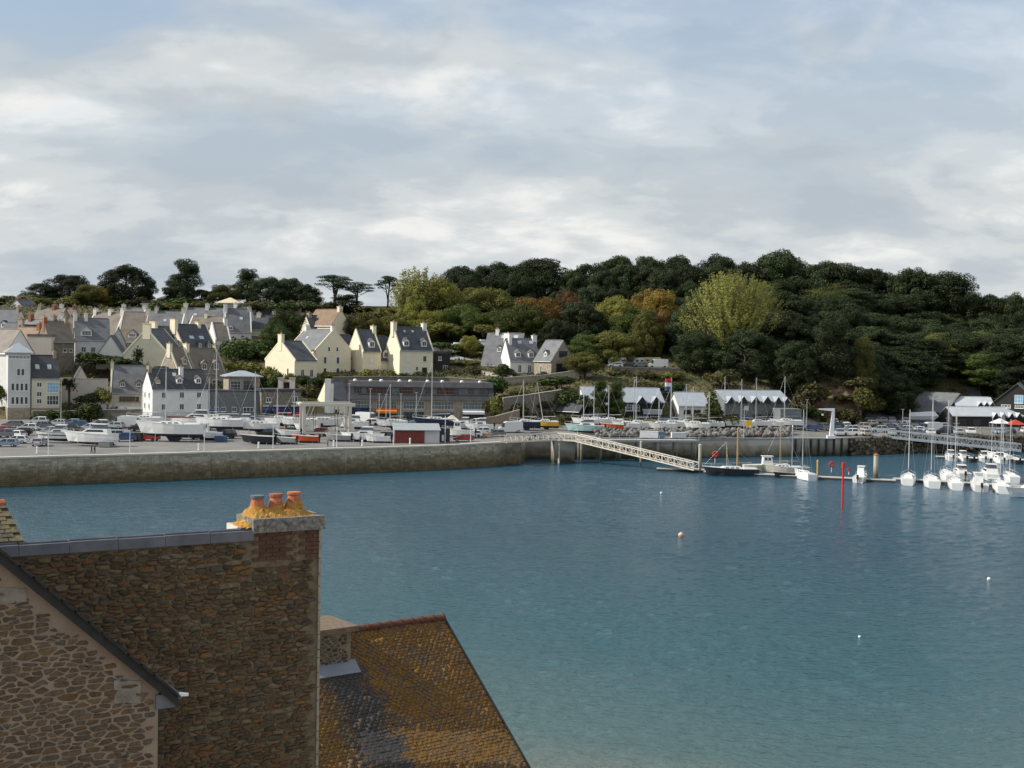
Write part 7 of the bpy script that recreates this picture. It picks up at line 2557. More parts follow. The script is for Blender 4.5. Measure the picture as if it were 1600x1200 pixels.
    if mast is not None:
        yb = oy + sa * L * .56
        xb = ox + ca * L * .56
        topz = P(to_uv((xb, yb, z))[0], mast, yb).z - z
        mo = MB().tube([(L * .56, 0, fb + 0.3), (L * .56 + lean, 0, topz)], [0.085, 0.06], 6).build('mast', mast_m or ALU, t)
        q = MB()
        for fr in (0.5, 0.75):
            zz = fb + (topz - fb) * fr
            q.tube([(L * .56 + lean * fr, -0.55, zz), (L * .56 + lean * fr, 0.55, zz)], 0.03, 4)
        q.build('spreaders', ALU, mo)
        q = MB()
        q.tube([(L * .56 + lean, 0, topz), (L * .985, 0, fb * 1.3)], 0.014, 3)
        q.tube([(L * .56 + lean, 0, topz), (0.05, 0, fb)], 0.014, 3)
        for s in (-1, 1):
            q.tube([(L * .56 + lean, 0, topz * .98), (L * .56 + lean * .5, s * 0.55, fb + (topz - fb) * .5), (L * .54, s * hb * .9, fb)], 0.014, 3)
        q.build('stays', METALG, mo)
        bo = MB().tube([(L * .55, 0, fb + 1.05), (L * .12, 0, fb + 1.15)], 0.06, 6).build('boom', mast_m or ALU, t)
        if cover:
            MB().tube([(L * .54, 0, fb + 1.3), (L * .35, 0, fb + 1.28), (L * .13, 0, fb + 1.22)], [0.2, 0.15, 0.09], 7).build('sail_cover', cover, bo)
    if hard:
        if kind == 'sail' or draft > 0.7:
            q = MB()
            q.hexa([(L * .36, -0.1, -lift + 0.02), (L * .5, -0.1, -lift + 0.02), (L * .5, 0.1, -lift + 0.02), (L * .36, 0.1, -lift + 0.02)], [(L * .33, -0.08, -draft * .6), (L * .56, -0.08, -draft * .6), (L * .56, 0.08, -draft * .6), (L * .33, 0.08, -draft * .6)])
            q.build('keel', ANTIF, t)
        for xx in (.2, .68):
            for s in (-1, 1):
                MB().tube([(L * xx, s * hb * .8, -lift), (L * xx, s * hb * .62, 0.05)], 0.05, 5).build('prop_leg', METALG, t)
    return t


CBLUE = mat('blue_sail_cover', (0.025, 0.06, 0.16), 0.8, 0.15, 2)
CBROWN = mat('rust_sail_cover', (0.16, 0.055, 0.04), 0.8, 0.15, 2)
CGREY = mat('grey_sail_cover', (0.13, 0.14, 0.15), 0.8, 0.15, 2)
# ashore, town side
boat('motor', 'white cabin cruiser ashore on the quay, nearest the town', 140, 697, 176, 9.8, cabin='fly', lift=0.75, fbk=1.15, stripe=None)
boat('motor', 'white speedboat with dark flank beside the parked cars', 88, 692, 186, 7.6, cabin='cuddy', stripe=NAVY, lift=0.8)
boat('sail', 'large white yacht ashore with rust brown sail cover', 265, 690, 181, 13.2, mast=556, cover=CBROWN, draft=0.7, lift=1.5, fbk=1.25)
boat('sail', 'white catamaran on blocks behind the large yacht', 342, 681, 176, 10.5, mast=545, draft=0.6, lift=1.9, fbk=1.1, cover=None)
boat('motor', 'white motor yacht beyond the large yacht', 300, 672, 178, 9.5, cabin='fly', lift=1.2)
boat('sail', 'white sailing boat ashore below the cafe', 402, 682, 182, 8.8, mast=580, draft=0.6, lift=1.5, cover=CGREY)
boat('open', 'dark inflatable boat on a trailer by the quay edge', 402, 694, 178, 6.6, 'dark', lift=0.5)
boat('open', 'orange sided boat behind the dark inflatable', 428, 680, 176, 4.6, 'orange', lift=0.8)
boat('open', 'small green grey dinghy beside the dark inflatable', 445, 694, 172, 4.4, 'grey', lift=0.35)
boat('open', 'red orange fishing boat ashore by the quay edge', 476, 692, 178, 5.4, 'red', lift=0.35, cabin=None)
boat('sail', 'sailing boat in front of the black cafe awnings', 436, 668, 175, 7.2, mast=606, draft=0.5, lift=1.0)
boat('sail', 'small sailing boat between cafe and boat hoist', 462, 670, 184, 6.6, mast=610, draft=0.5, lift=0.9)
boat('sail', 'white yacht slung under the boat hoist', 505, 676, 20, 9.0, mast=None, draft=0.6, lift=1.5)
boat('motor', 'white boat right of the hoist with covered hull', 548, 672, 178, 8.0, cabin='cuddy', lift=0.7)
boat('motor', 'long white launch with windowed cabin by the quay', 566, 690, 180, 8.8, cabin='cuddy', lift=0.45, fbk=0.9)
boat('sail', 'tall masted yacht behind the red slatted shed', 678, 672, 190, 9.5, 'navy', mast=566, draft=0.6, lift=1.2)
boat('motor', 'white fishing boat right of the dark container', 716, 684, 178, 6.8, cabin='house', lift=0.5)
boat('motor', 'white day boat near the shop building end', 722, 672, 176, 6.0, cabin='cuddy', lift=0.4)
boat('open', 'white dinghy on the quay beside the launch', 590, 692, 185, 5.0, lift=0.3)
boat('sail', 'white yacht with blue cover behind the motor yacht', 330, 668, 184, 8.4, mast=590, draft=0.5, lift=1.2, cover=CBLUE)
boat('sail', 'slim white yacht left of the waterside house', 226, 668, 176, 8.0, mast=600, draft=0.5, lift=1.0)
boat('motor', 'white motor boat behind the dark inflatable', 378, 672, 180, 7.0, cabin='cuddy', lift=0.9)
boat('open', 'grey inflatable left of the white launch', 528, 690, 182, 5.0, 'grey', lift=0.3)
boat('motor', 'small white cabin boat under the hoist beam', 480, 676, 170, 6.0, cabin='cuddy', lift=0.6)
boat('sail', 'white yacht ashore in front of the orange awning', 612, 672, 186, 7.0, mast=600, draft=0.5, lift=0.9)
boat('motor', 'white cabin boat right of the large yacht', 322, 688, 178, 6.6, cabin='house', lift=0.5)
boat('open', 'white open boat at the hoist foot', 448, 684, 180, 5.4, lift=0.5)
boat('motor', 'white cruiser beside the ramp wall', 748, 674, 182, 6.4, cabin='cuddy', lift=0.5)
# ashore, beyond the gangway
boat('sail', 'dark blue yacht ashore, first beyond the white van', 820, 672, 183, 7.0, 'navy', mast=594, draft=0.5, lift=0.9)
boat('sail', 'yellow hulled yacht with raked mast', 851, 671, 178, 6.4, 'yellow', mast=598, draft=0.5, lift=0.8, lean=1.5)
boat('motor', 'pale turquoise cabin boat beside the gangway', 913, 678, 180, 8.8, 'cyan', cabin='cuddy', lift=0.7)
boat('open', 'red boat touching the turquoise cabin boat', 956, 676, 175, 5.4, 'red', lift=0.9)
boat('sail', 'slim mast boat behind the turquoise cabin boat', 914, 668, 172, 6.5, mast=604, draft=0.5, lift=0.9)
for i, (u, v, mt, L, cv) in enumerate([(930, 667, 602, 6.6, None), (953, 668, 602, 6.6, None), (978, 674, None, 6.6, None), (996, 673, 588, 7.2, CGREY), (1032, 675, 606, 7.6, CBLUE), (1050, 672, 604, 7.0, None), (1085, 674, 604, 7.4, CGREY), (1074, 671, 600, 6.6, None), (1110, 672, 612, 6.6, None), (1134, 671, 588, 7.0, None), (1160, 672, 592, 6.4, CBLUE), (1183, 671, 590, 6.4, None), (1205, 671, None, 6.0, None), (1228, 670, 588, 8.0, CBLUE)]):
    boat('sail', 'white sailing boat on props above the rock bank', u, v, 180 + (i * 37) % 17 - 8, L, mast=mt, cover=cv, draft=0.45, lift=0.85, group='boats ashore above the rock bank')
# afloat
BRM = mat('varnished_mast', (0.36, 0.24, 0.12), 0.5, 0.15, 2)
boat('work', 'old black wooden boat moored at the pontoon end', 1141, 743, 182, 10.8, 'dark', hard=False, mast=690, mast_m=BRM, cabin='low', draft=0.8, lean=0.2)
boat('work', 'cream work boat lying behind the old black boat', 1196, 736, 2, 9.0, 'cream', hard=False, cabin='house')
boat('sail', 'wooden ketch with varnished mast at the pontoon', 1222, 738, 175, 8.0, 'cream', hard=False, mast=660, mast_m=BRM, cover=None)
boat('open', 'black inflatable tender beside the white sailing boat', 1226, 746, 190, 4.6, 'black', hard=False)
boat('sail', 'white sailing boat moored stern on by the yellow post', 1255, 748, 100, 8.6, hard=False, mast=640, cover=CGREY)
boat('motor', 'small cabin boat with upright wheelhouse by the brown pile', 1345, 752, 65, 6.6, hard=False, cabin='house')
afl = [('sail', 1419, 755, 72, 7.8, 640, CBLUE), ('sail', 1455, 759, 78, 8.4, 622, CBLUE), ('sail', 1480, 750, 80, 8.2, 625, CBLUE), ('sail', 1492, 762, 76, 7.8, 632, None), ('motor', 1528, 765, 78, 7.2, None, None), ('sail', 1563, 767, 76, 8.4, 648, CBLUE), ('motor', 1545, 748, 80, 8.0, None, None), ('motor', 1500, 746, 84, 6.8, None, None), ('sail', 1578, 752, 80, 7.4, 655, None), ('motor', 1612, 776, 200, 9.0, None, None)]
for i, (kd, u, v, dg, L, mt, cv) in enumerate(afl):
    boat(kd, {'sail': 'white sailing boat in the moored row by the gangways', 'motor': 'white motor boat in the moored row by the gangways'}[kd], u, v, dg, L * 1.22, hard=False, mast=mt, cover=cv, group='boats moored in the marina', cabin=('house' if i == 4 else 'fly' if i == 6 else None))
for i, (kd, u, v, dg, L, mt, cn) in enumerate([('motor', 1484, 719, 85, 6.0, None, 'white'), ('motor', 1502, 720, 95, 5.6, None, 'white'), ('open', 1516, 721, 88, 5.0, None, 'dark'), ('motor', 1536, 721, 80, 6.0, None, 'white'), ('motor', 1560, 723, 92, 6.0, None, 'white'), ('open', 1588, 724, 84, 5.4, None, 'dark'), ('sail', 1568, 718, 90, 7.0, 640, 'white'), ('sail', 1550, 716, 86, 7.2, 650, 'white')]):
    boat(kd, {'white': 'small white boat', 'dark': 'small dark boat'}[cn] + ' at the far pontoon below the gangway', u, v, dg, L, cn, hard=False, mast=mt, group='boats at the far pontoon')

# ------------------------------------------------------------------ marina works
CREAMP = mat('cream_painted_steel', (0.60, 0.56, 0.48), 0.5, 0.08, 1)


def bar(mb, a, b_, r=0.06, n=4):
    mb.tube([a, b_], r, n)
    return mb


def gangway(label, pts, wid, hgt, m, step=1.4, panel=False):
    """pts: world points along the walkway centre at deck height"""
    pts = [Vector(p) for p in pts]
    t = thing('gangway', label, 'gangway', tuple(pts[0]))
    o = pts[0]
    bm_ = None
    for a, b_ in zip(pts[:-1], pts[1:]):
        a, b_ = a - o, b_ - o
        d = (b_ - a).normalized()
        s = Vector((-d.y, d.x, 0)).normalized() * (wid / 2)
        q = MB()
        q.hexa([a - s - ZH * .12, b_ - s - ZH * .12, b_ + s - ZH * .12, a + s - ZH * .12], [a - s, b_ - s, b_ + s, a + s])
        q.build('deck', WOOD, t)
        for sg in (-1, 1):
            bar(MB(), a + s * sg + ZH * hgt, b_ + s * sg + ZH * hgt, 0.13).build('top_rail', m, t)
            bar(MB(), a + s * sg - ZH * .02, b_ + s * sg - ZH * .02, 0.15).build('bottom_chord', m, t)
        if panel:
            for sg in (-1, 1):
                for z0, z1 in ((-0.4, 0.22), (hgt - 0.28, hgt + 0.12)):
                    q = MB()
                    n_ = s.normalized() * 0.05
                    a3, b3 = a + s * sg, b_ + s * sg
                    q.hexa([a3 - n_ + ZH * z0, b3 - n_ + ZH * z0, b3 + n_ + ZH * z0, a3 + n_ + ZH * z0], [a3 - n_ + ZH * z1, b3 - n_ + ZH * z1, b3 + n_ + ZH * z1, a3 + n_ + ZH * z1])
                    q.build('side_panel', m, t)
        L = (b_ - a).length
        k = max(1, int(L / step))
        dl = L / k
        q = MB()
        bar(q, Vector((0, 0, 0)), d * dl + ZH * hgt, 0.065)
        bar(q, d * dl + ZH * hgt, d * dl, 0.065)
        me = q.mesh('brace', m)
        q2 = MB()
        bar(q2, ZH * hgt, d * dl, 0.065)
        bar(q2, d * dl + ZH * hgt, d * dl, 0.065)
        me2 = q2.mesh('brace', m)
        for sg in (-1, 1):
            for i in range(k):
                add('brace', me if i % 2 else me2, t, a + s * sg + d * (dl * i))
    return t


g0 = at_z(786, 691, 4.75)
g1 = P(868, 693, 268)
g1.z = 4.75
g2 = P(902, 694, 266)
g2.z = 4.7
g3 = at_z(1088, 734, 0.7)
gangway('long white lattice gangway from the quay down to the pontoon', [g0, g1, g2, g3], 2.0, 1.35, CREAMP)
k0, k1 = P(1360, 685, 308), P(1592, 703, 314)
k0.z = 4.4
k1.z = 0.9
gangway('second white lattice gangway sloping below the car park', [k0, k1], 2.0, 1.6, METALW, panel=True)
k2, k3 = P(1528, 682, 322), P(1660, 694, 326)
k2.z, k3.z = 4.5, 2.6
gangway('third pale gangway at the picture edge', [k2, k3], 2.0, 1.3, CREAMP, panel=True)
# pier block under the first gangway
pb_ = at_z(880, 723, 0)
pier = thing('pier_block', 'weathered concrete pier block carrying the white gangway', 'pier', (pb_.x, pb_.y + 1.0, 0), 0.15)
MB().box(-2.2, 2.2, -1.5, 2.2, -3, 4.5).build('block', QCONC, pier)
MB().box(-2.4, 2.4, -1.6, 2.4, 4.502, 4.62).build('cap', CONC, pier)
MB().tube([(-1.2, -1.65, -2), (-1.2, -1.65, 4.0)], 0.2, 8).build('fender_pile', CREAMP, pier)
# jetty deck on piles
j0, j1 = P(905, 694, 271), P(1092, 697, 276)
jt = thing('jetty', 'pale concrete jetty deck on piles beside the gangway', 'jetty', (j0.x, j0.y, 4.2))
jd = j1 - j0
jd.z = 0
jl = jd.length
jt.rotation_euler = (0, 0, math.atan2(jd.y, jd.x))
MB().box(0, jl, 0, 3.2, -0.1, 0.35).build('deck', CONC, jt)
JP = MB().tube([(0, 0, -7), (0, 0, -0.1)], 0.26, 8).mesh('pile', QCONC)
for i in range(7):
    for y in (0.4, 2.8):
        add('pile', JP, jt, (0.6 + (jl - 1.2) * i / 6, y, 0))
for i in range(13):
    MB().tube([(jl * i / 12, 0.1, 0.35), (jl * i / 12, 0.1, 1.35)], 0.035, 5).build('rail_post', METALW, jt)
for z in (0.85, 1.35):
    MB().tube([(0, 0.1, z), (jl, 0.1, z)], 0.03, 4).build('rail', METALW, jt)


def pontoon(label, a, b_, wid):
    a, b_ = Vector(a), Vector(b_)
    d = b_ - a
    L = d.length
    t = thing('pontoon', label, 'pontoon', (a.x, a.y, 0), math.atan2(d.y, d.x))
    n = max(1, int(L / 6))
    for i in range(n):
        x0, x1 = L * i / n + 0.04, L * (i + 1) / n - 0.04
        MB().box(x0, x1, -wid / 2, wid / 2, 0.38, 0.52).build('deck', mat('pontoon_deck', (0.42, 0.40, 0.36), 0.9, 0.15, 1.5), t)
        MB().box(x0 + 0.3, x1 - 0.3, -wid / 2 + 0.1, wid / 2 - 0.1, -0.4, 0.378).build('float', mat('dark_float', (0.06, 0.065, 0.07), 0.8, 0.2, 2), t)
    return t


pontoon('pontoon under the foot of the long gangway', at_z(1026, 735, 0), at_z(1112, 738, 0), 2.6)
pontoon('long pontoon from the gangway past the red lifebuoys', at_z(1100, 740, 0), at_z(1400, 754, 0), 2.2)
pontoon('marina pontoon behind the moored row', at_z(1395, 751, 0), at_z(1680, 768, 0), 2.2)
pontoon('far pontoon below the second gangway', at_z(1462, 716, 0), at_z(1690, 724, 0), 2.4)


def pile(u, v, vt, r, m, label, capm=None):
    p = at_z(u, v, 0)
    z = P(u, vt, p.y).z
    t = thing('mooring_pile', label, 'pile', (p.x, p.y, 0))
    MB().tube([(0, 0, -3), (0, 0, z)], r, 10).build('shaft', m, t)
    MB().lathe([(r + 0.04, z), (r + 0.04, z + 0.25), (0.05, z + 0.45)], 10).build('cap', capm or m, t)
    return t


PILEM = wall_mat('pile_concrete', (0.45, 0.42, 0.36), (0.36, 0.32, 0.26), (0.10, 0.09, 0.05), 4)
pile(1093, 738, 697, 0.30, PILEM, 'pale pile at the foot of the long gangway')
pile(1368, 747, 712, 0.45, PILEM, 'thick brown topped pile by the small cabin boat', TERRA)
pile(1001, 728, 692, 0.22, PILEM, 'thin pale pile under the middle of the gangway')
pile(1152, 737, 672, 0.20, BRM, 'tall wooden post behind the old black boat')
pile(1277, 742, 722, 0.14, YELLOW, 'short yellow post on the long pontoon')
pile(1237, 738, 668, 0.10, ALU, 'thin pale pole beside the wooden ketch')
# red beacon
pr0 = at_z(1316, 795, 0)
bc = thing('beacon_pole', 'tall red beacon pole rising from open water', 'beacon', (pr0.x, pr0.y, 0))
zt = P(1316, 731, pr0.y).z
MB().tube([(0, 0, -3), (0, 0, zt)], 0.16, 10).build('pole', RED, bc)
MB().tube([(0, 0, zt + .002), (0, 0, zt + 0.85)], 0.26, 10).build('topmark', RED, bc)
for u, v, s in ((1299, 742, 1.0), (1326, 746, 0.6), (1117, 728, 1.2)):
    p = at_z(u, v, 0)
    t = thing('lifebuoy_stand', {1299: 'red lifebuoy stand beside the red beacon pole', 1326: 'small red marker post right of the beacon', 1117: 'red lifebuoy box above the old black boat'}[u], 'lifebuoy', (p.x, p.y, 0.5))
    MB().tube([(0, 0, 0), (0, 0, 1.4 * s)], 0.06, 6).build('post', METALW, t)
    q = MB()
    for k in range(12):
        a0, a1 = 2 * math.pi * k / 12, 2 * math.pi * (k + 1) / 12
        q.tube([(0.42 * s * math.cos(a0), -0.1, 1.6 * s + 0.42 * s * math.sin(a0)), (0.42 * s * math.cos(a1), -0.1, 1.6 * s + 0.42 * s * math.sin(a1))], 0.17 * s, 6)
    q.build('ring', RED, t)
# davit crane
p = on_ground(1298, 690)
cr_ = thing('davit_crane', 'white davit crane with arm over the water', 'crane', tuple(p))
zc = P(1298, 638, p.y).z - p.z
MB().box(-0.9, 0.9, -0.6, 0.6, 0, 0.7).build('base', METALW, cr_)
q = MB()
q.hexa([(-0.35, -0.35, 0.702), (0.65, -0.35, 0.702), (0.65, 0.35, 0.702), (-0.35, 0.35, 0.702)], [(0.1, -0.3, zc - 0.7), (0.7, -0.3, zc - 0.7), (0.7, 0.3, zc - 0.7), (0.1, 0.3, zc - 0.7)])
q.build('column', METALW, cr_)
q = MB()
q.hexa([(-2.9, -0.2, zc - 0.35), (0.7, -0.3, zc - 0.698), (0.7, 0.3, zc - 0.698), (-2.9, 0.2, zc - 0.35)], [(-2.9, -0.2, zc - 0.1), (0.7, -0.3, zc), (0.7, 0.3, zc), (-2.9, 0.2, zc - 0.1)])
q.build('arm', METALW, cr_)
MB().tube([(-2.0, 0, zc - 0.4), (-2.0, 0, zc - 1.3)], 0.03, 4).build('cable', BLACK, cr_)
MB().box(-2.2, -1.8, -0.15, 0.15, zc - 1.7, zc - 1.302).build('hook_block', METALW, cr_)
# fender piles of the crane quay
ep = edge_pts([1244, 1256, 1268, 1280, 1292, 1304, 1316, 1328])
cq = thing('fender_row', 'row of dark timber fenders on the crane quay face', 'fenders', (ep[0].x, ep[0].y, 0))
for e in ep:
    d = e - ep[0]
    MB().box(d.x - 0.2, d.x + 0.2, d.y - 0.5, d.y - 0.2, -1, 4.0).build('fender', mat('black_timber', (0.03, 0.028, 0.026)), cq)
# buoys
def buoy(u, v, r, m, label, m2=None):
    p = at_z(u, v, 0)
    t = thing('mooring_buoy', label, 'buoy', (p.x, p.y, 0))
    q = MB()
    q.lathe([(r * math.sin(a), r * 0.45 - r * math.cos(a)) for a in np.linspace(0.15, 2.95, 9)], 14)
    q.build('float', m, t, smooth=True)
    MB().lathe([(r * 1.005, r * .35), (r * 1.01, r * .45), (r * 1.005, r * .55)], 14).build('band', m2 or m, t)
    MB().tube([(0, 0, r * 1.4), (0, 0, r * 1.75)], r * 0.12, 6).build('eye', METALG, t)
    return t


buoy(1064, 838, 0.36, mat('weathered_buoy', (0.62, 0.50, 0.33), 0.6, 0.15, 4), 'round cream mooring buoy alone in open water', ORANGE)
buoy(1545, 906, 0.20, METALW, 'small white float near the picture edge')
buoy(1343, 996, 0.12, METALW, 'tiny white float in the near water')
buoy(1033, 771, 0.2, METALW, 'small pale float off the gangway')

# ------------------------------------------------------------------ rock bank and rubble
def rocks(name, label, spots, m, smin, smax, seed):
    rs = random.Random(seed)
    import bmesh
    V, Fs, off = [], [], 0
    protos_ = []
    for k in range(5):
        bm_ = bmesh.new()
        bmesh.ops.create_icosphere(bm_, subdivisions=1, radius=1)
        vs_ = np.array([v_.co[:] for v_ in bm_.verts])
        vs_ *= np.array([[rs.uniform(0.65, 1.2) for _ in range(1)] for _ in vs_])
        fs_ = np.array([[v_.index for v_ in f_.verts] for f_ in bm_.faces])
        bm_.free()
        protos_.append((vs_, fs_))
    for p in spots:
        vs_, fs_ = rs.choice(protos_)
        s = rs.uniform(smin, smax)
        R = np.array(Matrix.Rotation(rs.uniform(0, 6.28), 3, 'Z') @ Matrix.Rotation(rs.uniform(0, 6.28), 3, 'X'))
        V.append((vs_ * np.array([s * rs.uniform(.8, 1.4), s, s * .8])) @ R.T + np.array(p))
        Fs.append(fs_ + off)
        off += len(vs_)
    o = add(name, np_mesh(name, np.concatenate(V), np.concatenate(Fs), m))
    o['kind'] = 'stuff'
    o['label'] = label
    return o


ROCKM = patch_mat('armour_rock', [(0.09, 0.088, 0.082), (0.17, 0.165, 0.155), (0.125, 0.12, 0.11), (0.24, 0.23, 0.21), (0.07, 0.068, 0.065)])
DROCK = patch_mat('weedy_rock', [(0.05, 0.045, 0.03), (0.10, 0.085, 0.055), (0.07, 0.065, 0.04), (0.15, 0.12, 0.08), (0.04, 0.04, 0.03)])
rs = random.Random(9)
sp_ = []
for i in range(420):
    u = rs.uniform(930, 1235)
    t_ = float(np.interp(u, PU, PT))
    y = edge_y(t_) + rs.uniform(1.5, 9)
    x = t_ * y
    sp_.append((x, y, ground(x, y) + rs.uniform(0.0, 0.5) + 0.12 * (y - edge_y(t_))))
rocks('rock_bank', 'bank of grey armour rocks below the boats ashore', sp_, ROCKM, 0.35, 0.8, 4)
sp_ = []
for i in range(1100):
    u = rs.uniform(1330, 1700)
    t_ = float(np.interp(u, PU, PT))
    k = rs.random()
    y = edge_y(t_) - 2.4 + 2.4 * k + rs.uniform(-0.3, 0.3)
    sp_.append((t_ * y, y, -0.4 + 4.3 * k + rs.uniform(-0.2, 0.2)))
rocks('rubble_slope', 'dark weedy rubble on the slope under the car park', sp_, DROCK, 0.3, 0.75, 5)

# ------------------------------------------------------------------ boatyard furniture
p = on_ground(508, 684)
ho_ = thing('boat_hoist', 'cream steel travelling boat hoist standing in the boatyard', 'boat hoist', tuple(p), 0.25)
zh = P(508, 629, p.y).z - p.z
for x in (-4.6, 4.6):
    for y in (-3.4, 3.4):
        MB().box(x - 0.28, x + 0.28, y - 0.28, y + 0.28, 0.9, zh - 0.6).build('leg', CREAMP, ho_)
        MB().tube([(x, y - 0.3, 0.55), (x, y + 0.3, 0.55)], 0.55, 12).build('wheel', BLACK, ho_)
for y in (-3.4, 3.4):
    MB().box(-5.6, 5.6, y - 0.35, y + 0.35, zh - 0.598, zh).build('top_beam', CREAMP, ho_)
    MB().box(-4.6, 4.6, y - 0.2, y + 0.2, 1.0, 1.35).build('bottom_beam', CREAMP, ho_)
    q = MB()
    bar(q, (-4.6, y, 1.4), (-2.6, y, zh - 0.6), 0.12)
    bar(q, (4.6, y, 1.4), (2.6, y, zh - 0.6), 0.12)
    q.build('brace', CREAMP, ho_)
MB().box(-5.4, -4.8, -3.04, 3.04, zh - 0.5, zh - 0.05).build('cross_beam', CREAMP, ho_)
MB().box(4.7, 5.5, -2.9, -1.4, 1.4, 3.2).build('engine_box', METALW, ho_)
for x in (-2.2, 2.2):
    q = MB()
    q.tube([(x, -3.3, zh - 0.6), (x, -1.5, 1.6), (x, 0, 1.0), (x, 1.5, 1.6), (x, 3.3, zh - 0.6)], 0.06, 4)
    q.build('sling', BLACK, ho_)
# slatted red shed, grey lean-to roof, dark container
p = on_ground(617, 693)
sh = thing('yard_shed', 'red slatted yard shed with pale sloping roof', 'shed', tuple(p), 0.12)
wS = 46 * p.y / F
MB().box(0, wS, 0.3, 4.5, 0, 2.5).build('wall', mat('dull_red_wall', (0.20, 0.06, 0.065), 0.8), sh)
nS = 16
SLT = MB().box(0, wS / nS * 0.72, 0.2, 0.298, 0.05, 2.45).mesh('slat', mat('faded_red_slats', (0.24, 0.065, 0.05), 0.8, 0.25, 3))
for i in range(nS):
    add('slat', SLT, sh, (wS * i / nS, 0, 0))
q = MB()
q.hexa([(-0.4, -0.3, 2.55), (wS + 3.2, -0.3, 2.55), (wS + 3.2, 6.5, 3.5), (-0.4, 6.5, 3.5)], [(-0.4, -0.3, 2.67), (wS + 3.2, -0.3, 2.67), (wS + 3.2, 6.5, 3.62), (-0.4, 6.5, 3.62)])
q.build('roof', mat('pale_sheet_roof', (0.30, 0.33, 0.34), 0.5, 0.08, 0.8), sh)
MB().box(wS + 0.05, wS + 3.0, 0.5, 4.4, 0, 2.5).build('side_panel', PALE, sh)
p = on_ground(671, 691)
ct = thing('dark_container', 'dark grey container office with two white notice boards', 'container', tuple(p), 0.12)
wC = 32 * p.y / F
DKC = mat('charcoal_steel', (0.055, 0.062, 0.07), 0.6, 0.1, 1)
MB().box(0, wC, 0, 2.6, 0, 2.75).build('body', DKC, ct)
for i in range(14):
    MB().box(wC * i / 14 + 0.05, wC * i / 14 + 0.18, -0.04, -0.002, 0.1, 2.65).build('rib', DKC, ct)
for x in (0.3 * wC, 0.6 * wC):
    MB().box(x, x + 0.45, -0.09, -0.042, 0.25, 1.5).build('notice_board', METALW, ct)

# posts, bollards, lamps along the quay edge
for u, v, vt in [(72, 712, 672), (200, 709, 675), (317, 706, 672), (425, 702, 660), (525, 700, 665), (614, 697, 660), (695, 693, 650), (735, 692, 660)]:
    p = at_z(u, v, 4.7)
    z = P(u, vt, p.y).z
    t = thing('quay_post', 'thin white post standing along the quay edge', 'post', (p.x, p.y + 1.0, 4.65), 0, 'posts along the quay edge')
    MB().tube([(0, 0, 0), (0, 0, z - 4.65)], [0.07, 0.05], 6).build('shaft', METALW, t)
    MB().box(-0.12, 0.12, -0.12, 0.12, 0, 0.12).build('base', METALG, t)
for u, v in [(54, 709), (308, 704), (402, 701), (520, 698), (565, 697), (640, 694)]:
    p = at_z(u, v, 4.7)
    t = thing('bollard', 'short white bollard on the quay edge', 'bollard', (p.x, p.y + 1.2, 4.67), 0, 'bollards on the quay edge')
    MB().lathe([(0.22, 0), (0.16, 0.15), (0.15, 0.85), (0.2, 0.95), (0.18, 1.1), (0.05, 1.16)], 10).build('body', METALW, t)
    MB().lathe([(0.28, 0), (0.28, 0.05), (0.2, 0.06)], 10).build('foot', METALG, t)
for u, v, vt in [(95, 672, 592), (545, 664, 600), (578, 667, 608), (592, 664, 616), (603, 664, 617), (626, 664, 616), (650, 664, 614), (1107, 672, 615), (1162, 690, 640), (1260, 672, 625), (1410, 672, 640), (990, 664, 590)]:
    p = on_ground(u, v)
    z = P(u, vt, p.y).z - p.z
    t = thing('lamp_post', 'slender pale lamp post beside the harbour road', 'lamp post', tuple(p), 0, 'lamp posts beside the harbour road')
    MB().tube([(0, 0, 0), (0, 0, z)], [0.09, 0.05], 6).build('shaft', ALU, t)
    MB().box(-0.35, 0.35, -0.12, 0.12, z, z + 0.12).build('lamp_head', METALG, t)
# flagpole
p = on_ground(1048, 668)
fl = thing('flagpole', 'flagpole with red, white and blue flags above the sailing boats', 'flagpole', tuple(p))
z = P(1048, 590, p.y).z - p.z
MB().tube([(0, 0, 0), (0, 0, z)], [0.08, 0.04], 6).build('pole', ALU, fl)
FLW = mat('flag_white', (0.75, 0.75, 0.75), 0.8)
for i, (m, dz) in enumerate(((mat('flag_crimson', (0.45, 0.05, 0.09), 0.8), 0.2), (FLW, 1.2), (mat('flag_blue', (0.06, 0.10, 0.30), 0.8), 2.2))):
    q = MB()
    n = 6
    for k in range(n):
        x0, x1 = 1.6 * k / n, 1.6 * (k + 1) / n
        y0, y1 = 0.15 * math.sin(x0 * 4), 0.15 * math.sin(x1 * 4)
        q.hexa([(-x0, y0, z - dz - 0.9), (-x0, y0 + .02, z - dz - 0.9), (-x1, y1 + .02, z - dz - 0.95), (-x1, y1, z - dz - 0.95)], [(-x0, y0, z - dz), (-x0, y0 + .02, z - dz), (-x1, y1 + .02, z - dz - 0.05), (-x1, y1, z - dz - 0.05)])
    q.build('flag', m, fl)
# yellow kiosk banner by the boat store, white marquee, red tent
p = on_ground(1170, 676)
ban = thing('yellow_banner', 'upright yellow banner board in front of the boat store', 'banner', tuple(p))
MB().box(-0.65, 0.65, -0.1, 0.1, 0.5, 2.8).build('board', YELLOW, ban)
for x in (-0.6, 0.6):
    MB().tube([(x, 0.14, 0), (x, 0.14, 2.8)], 0.04, 5).build('post', METALG, ban)


